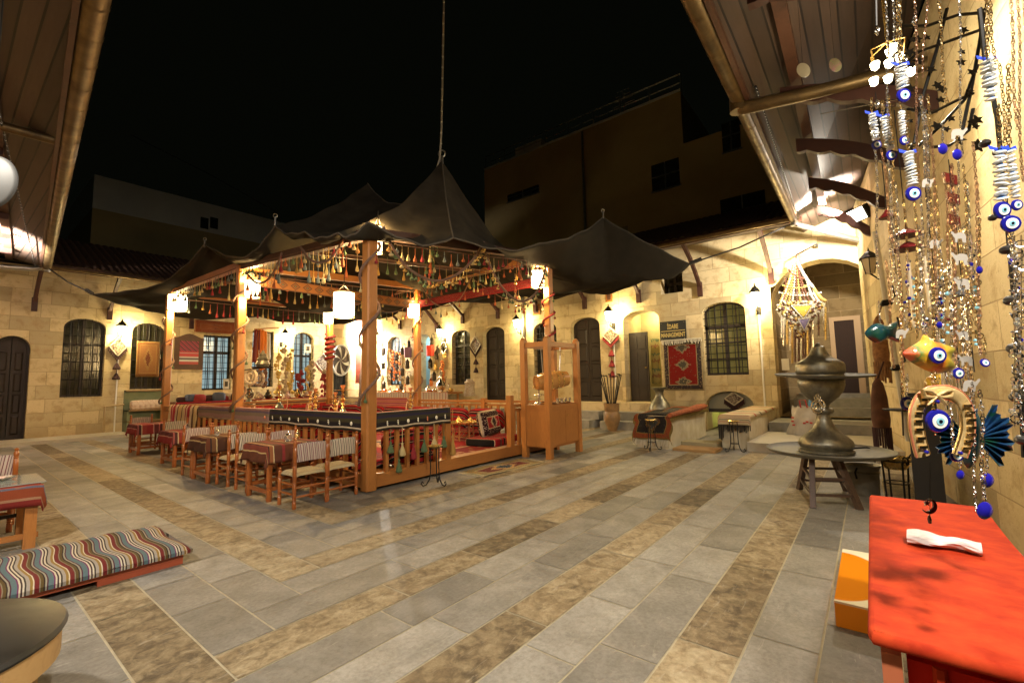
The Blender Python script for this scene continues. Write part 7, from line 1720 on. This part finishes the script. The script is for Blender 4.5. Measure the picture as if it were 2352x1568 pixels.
def wing_string(x0,y0,x1,y1,wp,D,n,label,eye=True,er=12,ribbon=True,top=40):
    a=Pd(x0,y0,D);b_=Pd(x1,y1,D);k=D/1041;t=thing('beaded_charm_string',label,'hanging ornament',a,'white and blue bead strings');d=(b_-a).normalized();rd=random.Random(int(x0*7+y0))
    m=MB();m2=MB()
    for i in range(n):
        c=a.lerp(b_,(i+.5)/n);M=(d+R_*rd.uniform(-.25,.25)+F_*rd.uniform(-.3,.3)).normalized().to_track_quat('Z','Y').to_matrix();r=wp/2*k*rd.uniform(.85,1.1);h=(b_-a).length/n
        m.lathe(c,[(.3*r,-.42*h),(.95*r,-.30*h),(r,-.05*h),(.5*r,.25*h),(.25*r,.3*h)],9,M)
        m2.lathe(c+d*h*.0,[(.62*r,-.5*h),(.66*r,-.36*h),(.3*r,-.3*h)],8,M)
    m.build('white_bead',WGL,t,smooth=True);m2.build('blue_bead',P('sky_blue_bead',(.03,.15,.45),.2),t,smooth=True)
    m=MB();links(m,a,Pd(x0-2,y0-top,D),.0065);m.build('chain',GLD,t,smooth=True)
    if ribbon:
        m=MB()
        for s in(-1,1):
            p=a+U_*.004;m.add([p,p+R_*s*wp*k*.9+U_*.008+F_*.003,p+R_*s*wp*k*.9-U_*.002,p-U_*.006],[(0,1,2,3)])
        m.build('blue_ribbon',P('blue_satin_ribbon',(.02,.05,.5),.35),t)
    if eye:
        c=Pd(x1+1,y1+er,D-.01);eye_parts(c,er*k,t,face(c,(rd.uniform(-.2,.1),0)))
    return t
wing_string(2003,262,2012,322,17,1.35,11,'left string of the left pair of white winged beads ending in a small blue eye',er=11)
wing_string(2028,268,2046,345,17,1.30,12,'second string of the left pair, white winged beads ending in a blue eye turned right',er=12)
wing_string(2068,150,2074,204,24,1.15,9,'short thick string of white beads with a dark blue eye high beside the glowing cups',er=16,top=165)
wing_string(2070,255,2076,312,16,1.25,10,'slim string of white beads hanging in the middle column, ending in an edge-on eye',er=11,ribbon=False)
wing_string(2086,352,2096,428,22,1.10,11,'thick string of white winged beads with a big blue eye in the middle column',er=17,top=90)
wing_string(2268,138,2276,235,26,1.0,9,'fat striped string of white beads with a dark tail at the upper right',eye=False,top=160)
wing_string(2296,345,2300,463,26,.98,11,'long fat string of white beads with a big blue eye at the right edge',er=20,top=110)
wing_string(2318,345,2334,458,20,1.02,11,'string of small white beads behind gold chains at the right edge',er=13,top=200)
eye_bead(2321,514,20,.96,'big white faced blue eye bead at the right edge, lowest of the cluster',tilt=(-.3,0))
eye_bead(2084,926,16,1.18,'round blue eye bead just left of the golden horseshoe',70)
eye_bead(2262,833,10,1.2,'small tilted eye bead right of the rainbow fish, alone against the wall',60,GLD,(-.2,.5))
eye_bead(2201,857,13,1.15,'eye bead hanging between rainbow fish and horseshoe top',40)
def blue_drop(x,y,rp,D,label,sq=1.2,hang=40,mt=SLV):
    c=Pd(x,y,D);r=rp*D/1041;t=thing('blue_glass_drop',label,'bead',c,'plain cobalt glass drops')
    M=face(c,(.25,0));m=MB();m.lathe(c,[(.01*r,-.35*r),(.6*r,-.3*r),(.97*r,0),(.6*r,.3*r),(.01*r,.35*r)],18,Matrix(((1,0,0),(0,sq,0),(0,0,1))) if 0 else M);o=m.build('glass_body',P('cobalt_drop_glass',(.015,.012,.28),.06,coat=.8),t,smooth=True)
    m=MB();links(m,c+V3((0,0,r)),Pd(x,y-hang,D),.005);m.build('chain',mt,t,smooth=True);return t
blue_drop(2166,342,13,1.3,'left of the two plain blue discs beside the flat elephant charm',hang=60)
blue_drop(2199,355,13,1.28,'right of the two plain blue discs, below the elephant charm',hang=60,mt=GLD)
blue_drop(2206,1090,11,1.1,'small blue drop hanging below the horseshoe',hang=50)
blue_drop(2268,1103,17,1.05,'middle sized blue drop below the pleated blue fish',hang=70)
blue_drop(2262,1172,21,1.0,'largest blue drop, lowest of all, above the red counter',hang=90)
blue_drop(2158,746,8,1.2,'small blue drop above the rainbow fish',hang=60)
blue_drop(2125,742,6,1.16,'tiny pale blue drop on top of the rainbow fish',hang=20)
blue_drop(2250,620,9,1.25,'dark blue disc hanging right of the wind chimes',hang=120,mt=GLD)
blue_drop(2325,600,10,1.1,'blue drop at the far right edge under the silver swirls',hang=90)
# long chains
CH=[(2052,-40,2070,150,1.18,GLD),(2098,-40,2112,420,1.3,CPC),(2150,-40,2176,240,1.3,GLD),(2262,-60,2290,150,.98,GLD),
(2010,340,2018,640,1.5,SLV),(2024,345,2052,560,1.35,CPC),(2038,350,2062,700,1.38,SLV),(2050,520,2084,760,1.3,SLV),(2058,560,2078,820,1.3,CPC),
(2075,460,2092,760,1.45,GLD),(2100,460,2110,760,1.25,GLD),(2112,430,2128,800,1.35,SLV),(2124,250,2140,700,1.3,SLV),(2138,300,2156,740,1.25,CPC),
(2148,420,2166,780,1.35,GLD),(2158,560,2178,900,1.2,SLV),(2168,400,2184,640,1.3,CPC),(2178,600,2192,1060,1.15,SLV),(2186,380,2200,880,1.25,CPC),
(2206,640,2216,1040,1.2,SLV),(2212,380,2226,700,1.25,GLD),(2224,600,2236,900,1.2,GLD),(2240,560,2252,820,1.3,SLV),(2232,880,2244,1180,1.12,SLV),
(2250,900,2262,1150,1.02,SLV),(2296,150,2320,560,1.0,GLD),(2334,-40,2350,420,1.1,CPC),(2348,-40,2368,520,1.15,CPC),(2322,560,2340,760,1.05,SLV),(2335,740,2352,1000,1.05,SLV),(2316,-40,2338,300,1.2,CPC),(2130,-40,2120,180,1.6,CPC)]
rq=random.Random(21)
for _ in range(30):
    a=rq.uniform(2030,2245);y0=rq.choice((-40,220,330,420,520,600));CH.append((a,y0,a+rq.uniform(5,22),min(1000,y0+rq.uniform(220,430)),rq.uniform(1.2,1.6),rq.choice((GLD,SLV,SLV,CPC))))
ord_+=['tenth','eleventh','twelfth','thirteenth','fourteenth','fifteenth','sixteenth','seventeenth','eighteenth']
cn={GLD:'gold',SLV:'silver',CPC:'copper'};cnt={}
for i,(a,b_,c,d,D,mt) in enumerate(sorted(CH,key=lambda q:q[:5])):
    where='at the right edge of the photo' if a>2280 else ('over the wall right of the chimes' if a>2205 else ('through the dense middle of the cluster' if a>2095 else 'on the left side of the cluster'))
    hgt='in the upper part' if d<450 else ('in the lower part' if b_>550 else 'at mid height')
    key=(mt,where,hgt);cnt[key]=cnt.get(key,0)+1
    chain(a,b_,c,d,D,mt,'%s%s hanging chain %s, %s'%(ord_[cnt[key]-1]+' ' if cnt[key]>1 else '',cn[mt],where,hgt),.0046 if i%3 else .0058)
# elephants
def elephant(x,y,w_,D,label,flip=1):
    c=Pd(x,y,D);k=D/1041*w_/30;n=(EYE-c).normalized();R=R_*flip
    pts=[(-14,-12),(-14,2),(-11,9),(-3,11),(4,11),(9,8),(13,9),(16,13),(20,14),(21,10),(17,5),(14,0),(12,-2),(11,-12),(6,-12),(5,-3),(-4,-3),(-6,-12)]
    m=MB();m.prism([c+R*px_*k+U_*py_*k for px_,py_ in pts],-n*.002)
    return m.build('elephant_charm',P('matt_silver_charm',(.50,.46,.40),.45,.3),label=label,cat='charm',group='flat silver elephant charms')
for i,(x,y,w_,D,f) in enumerate(((2200,308,32,1.2,1),(2130,420,26,1.3,1),(2148,560,26,1.3,1),(2205,545,30,1.2,-1),(2208,595,34,1.2,-1),(2212,652,32,1.2,-1),(2220,828,30,1.15,-1),(2228,885,34,1.12,1),(2070,766,26,1.2,1),(2212,770,26,1.2,-1))):
    elephant(x,y,w_,D,'flat silver elephant charm %s'%(['highest, with raised trunk, over the dark grille','in the middle column beside the big white beads','among the wind chime roofs','top of the right stack of three','middle and largest of the right stack of three','lowest of the right stack of three','right of the rainbow fish','above the horseshoe right shoulder','left of the rainbow fish nose','above the fish tail, against the wall'][i]),f)
# small silver swirls/charms strung in the cluster
for i,(x,y0,y1,D) in enumerate(((2085,600,760,1.4),(2105,640,780,1.35),(2140,600,760,1.3),(2155,640,770,1.25),(2170,620,800,1.3),(2195,640,760,1.3),(2232,560,720,1.3),(2245,640,800,1.28),(2330,560,980,1.05),(2345,560,900,1.05))):
    rd=random.Random(i);t=thing('charm_cluster','string of tiny %s charms, %s in the ornament cluster'%(['silver','gold','mixed','bright silver','dark silver','blue tipped','silver swirl','clear glass','swirled','coiled'][i],['leftmost','second from left','third from left','centre left','centre','centre right','over the right wall strip','over the wall, farther right','long one near the right edge','last one cut by the right edge'][i]),'charm',Pd(x,y0,D),'strings of tiny charms')
    m=MB();m2=MB();n=int((y1-y0)/9)
    for j in range(n):
        c=Pd(x+rd.uniform(-7,7),y0+(y1-y0)*j/n,D+rd.uniform(-.03,.03))
        q=rd.random();
        if q<.4:m.torus(c,rd.uniform(.005,.010),.0016,ax=(rd.uniform(-1,1),rd.uniform(-1,1),rd.uniform(-.5,.5)),n=10,k=4)
        elif q<.75:m.ball(c,rd.uniform(.003,.007),6)
        else:MB().ball(c,rd.uniform(.004,.007),6).build('glass_charm',[CBL,AQ,GLASS][i%3],t,smooth=True)
    m.tube([Pd(x,y0-20,D),Pd(x,y1,D)],.0012,4);m.build('metal_charm',[SLV,GLD,SLV][i%3],t,smooth=True)
# wind chimes
def chime(x,y,D,tubes,roofw,label,mt,roofm,rows_=1):
    c=Pd(x,y,D);k=D/1041;t=thing('wind_chime',label,'wind chime',c,'wind chimes')
    for r_ in range(rows_):
        MB().lathe(c+V3((0,0,(.03+r_*32*k))),[(roofw*.55*k,0),(roofw*.5*k,.006),(roofw*.25*k,12*k),(.003,20*k)],8).build('roof',roofm,t)
    MB().tube([c+V3((0,0,.03)),c+V3((0,0,.5))],.0015,4).build('cord',IRON,t)
    for i,(dx,L,dz) in enumerate(tubes):
        m=MB();a=c+R_*dx*k+F_*((i%3)-1)*.02-V3((0,0,dz*k));m.tube([a,a-V3((0,0,L*k))],3.2*k,8);m.tube([a,a+V3((0,0,(dz+20)*k))],.0008,3);m.build('chime_tube',mt,t,smooth=True)
RDR=P('dark_red_lacquer',(.10,.008,.008),.25,coat=.5)
chime(2088,595,1.45,[(-16,150,8),(-2,140,2),(10,150,6),(22,120,-4)],60,'wind chime with long gold tubes under a dark red pagoda roof',P('champagne_tube',(.80,.68,.48),.35,.5),RDR,2)
chime(2040,520,1.6,[(-8,95,0),(6,110,2)],30,'small wind chime with two gold tubes left of the big white bead string',GLD,RDR)
chime(2160,760,1.45,[(-14,160,0),(-4,175,4),(8,150,2),(18,140,6)],46,'silver wind chime hanging behind the rainbow fish',SLV,RDR)
chime(2215,700,1.5,[(-10,140,0),(4,150,4),(14,120,2)],36,'slim silver wind chime right of the elephant charms',SLV,P('dark_grey_roof',(.06,.06,.06),.4))
# red white slats behind
m=MB()
for i,(x0,y0,x1,y1) in enumerate(((2168,395,2198,425),(2176,440,2204,470),(2180,490,2205,520))):
    c=[Pd(x0,y0,1.7),Pd(x1,y0+8,1.7),Pd(x1+2,y1,1.7),Pd(x0+4,y1-6,1.7)];m.prism(c,F_*.01)
m.tube([Pd(2183,380,1.71),Pd(2195,530,1.71)],.004,5)
m.build('red_slat_chime',RDR,label='stack of three dark red lacquer slats hanging behind the copper chains',cat='hanging ornament')
# iron leaf grille
GR=thing('iron_leaf_grille','black iron grille of curling stems and pointed leaves at the upper right','grille',Pd(2190,330,2.4))
m=MB();D=2.4;rd=random.Random(11)
for pts in (((2060,165),(2110,120),(2180,95),(2250,70)),((2110,335),(2160,290),(2215,230),(2245,150)),((2085,250),(2140,260),(2200,230),(2235,215)),((2100,330),(2120,220),(2150,120),(2175,20)),((2210,300),(2230,210),(2250,100),(2262,20)),((2070,60),(2130,60),(2200,35),(2250,30)),((2120,340),(2180,335),(2225,300),(2235,250))):
    m.tube([Pd(x,y,D) for x,y in pts],.008,6)
m.build('iron_stem',IRON,GR,smooth=True)
m=MB()
for i in range(30):
    x=rd.uniform(2075,2250);y=rd.uniform(10,340);c=Pd(x,y,D-.03);a=rd.uniform(0,6.28);s=rd.uniform(.020,.042);n=5
    pts=[]
    for j in range(2*n):
        r=s*(1 if j%2==0 else .45);an=a+j*math.pi/n;pts.append(c+R_*r*math.cos(an)+U_*r*.7*math.sin(an))
    MB().prism(pts,F_*.006).build('iron_leaf',IRON,GR)
# black pods on a rod at the right
t=thing('black_pod_string','curved black rod with round black pods hanging at the right edge','hanging ornament',Pd(2320,600,1.25));D=1.25
m=MB();m.tube([Pd(x,y,D) for x,y in ((2250,20),(2262,130),(2290,270),(2305,420),(2318,560),(2335,750),(2345,900),(2352,1050))],.0055,6);m.build('rod',IRON,t,smooth=True)
for x,y,r in ((2262,330,11),(2290,350,9),(2300,480,10),(2310,574,12),(2325,560,8),(2322,690,14),(2338,682,10),(2330,800,15),(2335,912,14),(2348,1010,14),(2280,500,9)):
    m=MB();m.ball(Pd(x,y,D),r*D/1041,10,(1.2,1,.85));m.build('pod',P('black_gourd_skin',(.02,.018,.016),.4),t,smooth=True)
# rainbow fish
def puffy(name,pts,c,th,mt,par,inset=.0):
    """outline in view px (relative to c) swollen into a cushion"""
    cx=sum(p[0] for p in pts)/len(pts);cy=sum(p[1] for p in pts)/len(pts);D=DEPTH(c);k=D/1041;m=MB()
    n=len(pts);R=6
    for s in(1,-1):
        vs=[];uv=[]
        for j in range(R+1):
            f=1-j/R;h=th*math.sqrt(max(0,1-f*f))
            for px_,py_ in pts:
                x=cx+(px_-cx)*f;y=cy+(py_-cy)*f
                vs.append(Pd(x,y,D)-F_*h*s);uv.append((x/100,y/100))
        fs=[(j*n+i,j*n+(i+1)%n,(j+1)*n+(i+1)%n,(j+1)*n+i) for j in range(R) for i in range(n)]
        m.add(vs,fs,uv)
    return m.build(name,mt,par,smooth=True)
def dense(pts,k=4):
    o_=[];n=len(pts)
    for i in range(n):
        p0,p1,p2,p3=[V3((*pts[(i+j-1)%n],0)) for j in range(4)]
        for q in range(k):
            f=q/k;v=.5*((2*p1)+(p2-p0)*f+(2*p0-5*p1+4*p2-p3)*f*f+(3*p1-p0-3*p2+p3)*f*f*f);o_.append((v.x,v.y))
    return o_
mm,tt,bb=nt('rainbow_glitter_enamel');sp=nd(tt,'ShaderNodeSeparateXYZ',i_0=uvco(tt));nz=noise(tt,uvco(tt),5,3)
u_=mth(tt,'ADD',mth(tt,'SUBTRACT',sp.outputs[0],20.73),mth(tt,'MULTIPLY',mth(tt,'SUBTRACT',nz,.5),.4))
tt.links.new(ramp(tt,u_,[(0,(.6,.05,.02)),(.13,(.65,.12,.02)),(.24,(.10,.22,.04)),(.36,(.62,.36,.02)),(.55,(.68,.40,.02)),(.7,(.65,.12,.02)),(.85,(.60,.35,.02)),(1,(.3,.25,.03))]),bb.inputs['Base Color']);bb.inputs['Roughness'].default_value=.3;bb.inputs['Coat Weight'].default_value=.6
gl=noise(tt,uvco(tt),90,2);bump(tt,bb,gl,.5,.003)
D=1.10;c=Pd(2140,812,D);t=thing('fish_ornament','orange and yellow glitter fish ornament with a blue eye bead on its side','hanging ornament',c)
puffy('fish_body',dense([(2073,812),(2085,800),(2098,792),(2113,782),(2122,768),(2134,780),(2160,788),(2192,798),(2186,812),(2183,826),(2192,846),(2165,856),(2135,853),(2110,842),(2088,828)],3),c,.022,mm,t)
eye_parts(Pd(2153,816,D-.024),19*D/1041,t)
m=MB();links(m,Pd(2130,776,D),Pd(2124,730,D),.005);m.ball(Pd(2127,735,D),.008,10);m.build('chain',SLV,t,smooth=True)
# golden horseshoe
GG=P('gold_glitter_enamel',(.72,.50,.20),.32,.55,c2=(.85,.62,.30),ns=60,bs=.35)
D=1.05;c=Pd(2160,970,D);t=thing('horseshoe_ornament','big golden horseshoe ornament with a bow and a blue eye bead hanging in its opening','hanging ornament',c)
cl=[(2118,1046),(2108,1010),(2102,970),(2106,935),(2124,908),(2152,900),(2182,903),(2206,920),(2219,950),(2221,985),(2214,1015),(2203,1046)]
out=[];inn=[];n=len(cl)
m=MB();cc_=[Pd(x,y,D) for x,y in cl]
def hs(u,v):
    s=u*(n-1);i=min(int(s),n-2);f=s-i;p0=cc_[max(i-1,0)];p1=cc_[i];p2=cc_[i+1];p3=cc_[min(i+2,n-1)]
    p=.5*((2*p1)+(p2-p0)*f+(2*p0-5*p1+4*p2-p3)*f*f+(3*p1-p0-3*p2+p3)*f*f*f)
    d=((p2-p1)+(p3-p0)*.2).normalized();side=d.cross(F_).normalized();a=2*math.pi*v;w_=15*D/1041;ca=math.cos(a);sa=math.sin(a)
    return p+side*w_*math.copysign(abs(ca)**.6,ca)-F_*.008*math.copysign(abs(sa)**.8,sa)
m.grid(hs,60,16);m.build('horseshoe_body',GG,t,smooth=True)
RIMP=P('coral_pink_rim',(.65,.22,.12),.35,.3)
for v in(0,.5):
    m=MB();m.tube([hs(i/60,v)-F_*.003 for i in range(61)],.0022,6);m.build('raised_rim',RIMP if v==0 else GLD,t,smooth=True)
for i in range(7):
    for s_ in(0,1):
        u=(.06+i*.045) if s_==0 else (.94-i*.045);p=hs(u,.25)-F_*.002;m=MB();m.cbox((0,0,0),(.018,.004,.006));
        M=face(p);m.v=[tuple(p+M@V3((q[0],q[2],q[1]))) for q in m.v];m.build('raised_bar',GLD,t)
m=MB();b0=Pd(2153,908,D-.014)
for s_ in(-1,1):
    m.tube([b0,b0+R_*s_*.018+U_*.010,b0+R_*s_*.034+U_*.012,b0+R_*s_*.030-U_*.002,b0+R_*s_*.012-U_*.004,b0],[.003,.006,.006,.006,.004,.003],8);m.tube([b0,b0+R_*s_*.014-U_*.014,b0+R_*s_*.022-U_*.022],[.004,.004,.002],6)
m.ball(b0,.006,8);m.build('bow',GG,t,smooth=True)
eye_parts(Pd(2153,966,D-.006),27*D/1041,t)
for x,y in((2128,1038),(2206,1040),(2153,922)):MB().ball(Pd(x,y,D-.014),.005,8).build('blue_stud',CBL,t,smooth=True)
m=MB();links(m,Pd(2153,893,D),Pd(2146,850,D),.005);m.build('chain',GLD,t,smooth=True)
# pleated blue green fish
mm,tt,bb=nt('blue_green_pleated_foil');sp=nd(tt,'ShaderNodeSeparateXYZ',i_0=objco(tt));nz=noise(tt,objco(tt),30,3)
tt.links.new(ramp(tt,nz,[(.3,(.01,.09,.02)),(.5,(.015,.06,.16)),(.7,(.03,.12,.30))]),bb.inputs['Base Color']);bb.inputs['Roughness'].default_value=.3;bb.inputs['Metallic'].default_value=.4
D=1.2;t=thing('pleated_fan_ornament','blue and green pleated foil fish fan hanging half behind the golden horseshoe','hanging ornament',Pd(2225,1000,D))
for s_,(cx_,cy_,a0,a1,r0,r1) in enumerate(((2240,1005,-50,62,16,92),(2225,1010,128,232,12,78),(2215,1000,62,100,15,70))):
    m=MB();n=18;vs=[];k_=0
    for i in range(n+1):
        a=math.radians(a0+(a1-a0)*i/n);rr=r1*(1 if i%6 in(0,1,5) else .86)*(1 if i%2 else .93)
        vs+= [Pd(cx_+r0*math.cos(a),cy_-r0*math.sin(a),D),Pd(cx_+rr*math.cos(a),cy_-rr*math.sin(a),D+(.012 if i%2 else -.012))]
    m.add(vs,[(2*i,2*i+1,2*i+3,2*i+2) for i in range(n)]);m.build('pleated_fin',mm,t,solid=.0015)
puffy('fan_body',dense([(2200,990),(2215,950),(2232,930),(2248,960),(2250,1010),(2240,1060),(2222,1075),(2205,1040)],3),Pd(2225,1000,D),.018,P('dark_teal_enamel',(.01,.05,.06),.25,coat=.6),t)
m=MB();links(m,Pd(2230,935,D),Pd(2224,860,D),.005);m.build('chain',SLV,t,smooth=True)
eye_parts(Pd(2196,1045,D-.1),14*D/1041,t)
# turquoise fish at left
D=1.5;t=thing('turquoise_fish_ornament','small turquoise and green glass fish hanging left of the rainbow fish','hanging ornament',Pd(2020,760,D))
puffy('fish_body',dense([(1986,765),(2000,748),(2018,742),(2040,748),(2062,738),(2058,762),(2066,786),(2040,778),(2016,788),(1998,780)],3),Pd(2020,762,D),.02,P('turquoise_glitter_glass',(.008,.035,.07),.15,c2=(.012,.07,.03),ns=40,bs=.4,coat=.6),t)
m=MB();links(m,Pd(2022,744,D),Pd(2018,690,D),.005);m.build('chain',SLV,t,smooth=True)
# crescent and star
D=1.15;c=Pd(2136,1163,D);t=thing('crescent_star_charm','small dark red crescent and star charm hanging over the counter','charm',c);k=D/1041
pts=[c+R_*17*k*math.cos(a)+U_*17*k*math.sin(a) for a in [math.radians(q) for q in range(-150,100,18)]]+[c-R_*5*k+U_*3*k+(R_*14*k*math.cos(a)+U_*14*k*math.sin(a)) for a in [math.radians(q) for q in range(80,-140,-18)]]
MB().prism(pts,F_*.004).build('crescent',RDR,t)
cs_=c-R_*6*k+U_*8*k;MB().prism([cs_+(R_*math.cos(i*math.pi/5+.3)+U_*math.sin(i*math.pi/5+.3))*(8 if i%2==0 else 3.5)*k for i in range(10)],F_*.004).build('star',RDR,t)
MB().lathe(c-U_*38*k,[(3*k,0),(4*k,8*k),(2.5*k,16*k),(1*k,18*k)],8).build('small_tassel',RDR,t);MB().tube([c-U_*20*k,c+U_*5*k,Pd(2136,1060,D)],.0008,4).build('thread',IRON,t)
# yellow toy
D=1.6;t=MB();t.ball(Pd(2142,882,D),.03,10,(1.1,.8,1));t.ball(Pd(2150,868,D),.02,8);t.tube([Pd(2142,866,D),Pd(2140,820,D)],.001,4)
t.build('yellow_charm',P('yellow_glazed_clay',(.6,.38,.02),.3,c2=(.25,.05,.03),ns=18),smooth=True,label='yellow and dark glazed charm hanging behind the top of the horseshoe',cat='charm')
# hooks on a thin wire, upper left of the cluster
t=thing('hook_wire','thin bright wire with curled metal hooks reaching to the ornament cluster','wire',Pd(2010,240,1.4));m=MB();m.tube([Pd(1885,262,2.6),Pd(2008,238,1.4),Pd(2080,225,1.3)],.002,5);m.build('wire',SILV,t)
for x,y in((2013,72),(2012,240),(2076,140),(2098,50)):
    m=MB();c=Pd(x,y,1.35);m.tube([c+U_*.012,c+R_*.008+U_*.008,c+R_*.006-U_*.002,c-R_*.006-U_*.004,c-R_*.004+U_*.004,c+R_*.004-U_*.012],.0028,6);m.build('curled_hook',SILV,t,smooth=True)
MB().tube([Pd(2013,60,1.35),Pd(2011,-60,1.35)],.003,5).build('drop_string',IRON,label='dark cord dropping from above to the curled hook at the left of the cluster',cat='cord')
# hanging discs
for i,(x,y,r,cm) in enumerate(((1845,162,17,P('dull_disc',(.45,.44,.40),.3,.7)),(1918,150,16,P('iridescent_disc',(.30,.42,.22),.15,.9,c2=(.45,.25,.35),ns=20)))):
    c=Pd(x,y,4.3);k=4.3/1041;M=face(c,(.3,.2));t=thing('hanging_disc',['plain pale shiny disc','greenish rainbow shiny disc'][i]+' hanging on a thread under the right eaves','disc',c)
    MB().lathe(c,[(3*k,0),(r*k,0),(r*k,.004),(3*k,.004)],28,M).build('disc',cm,t);MB().tube([c,c+V3((0,0,.9))],.0015,3).build('thread',IRON,t)
# more copper-tube background hangings along the right wall
for i,(x,y0,y1,r,mt_) in enumerate(((2185,560,1000,3,SLV),(2120,900,1045,3,DKM),(2070,880,1000,3,DKM))):
    D=1.7;m=MB();m.tube([Pd(x,y0,D),Pd(x+(y1-y0)*.04,y1,D)],r*D/1041*.6,8);m.build('hanging_rod',mt_,smooth=True,label=['thin bright','dark short','dark slim'][i]+' metal rod hanging '+['behind the elephant charms','behind the horseshoe','left of the horseshoe'][i],cat='rod')
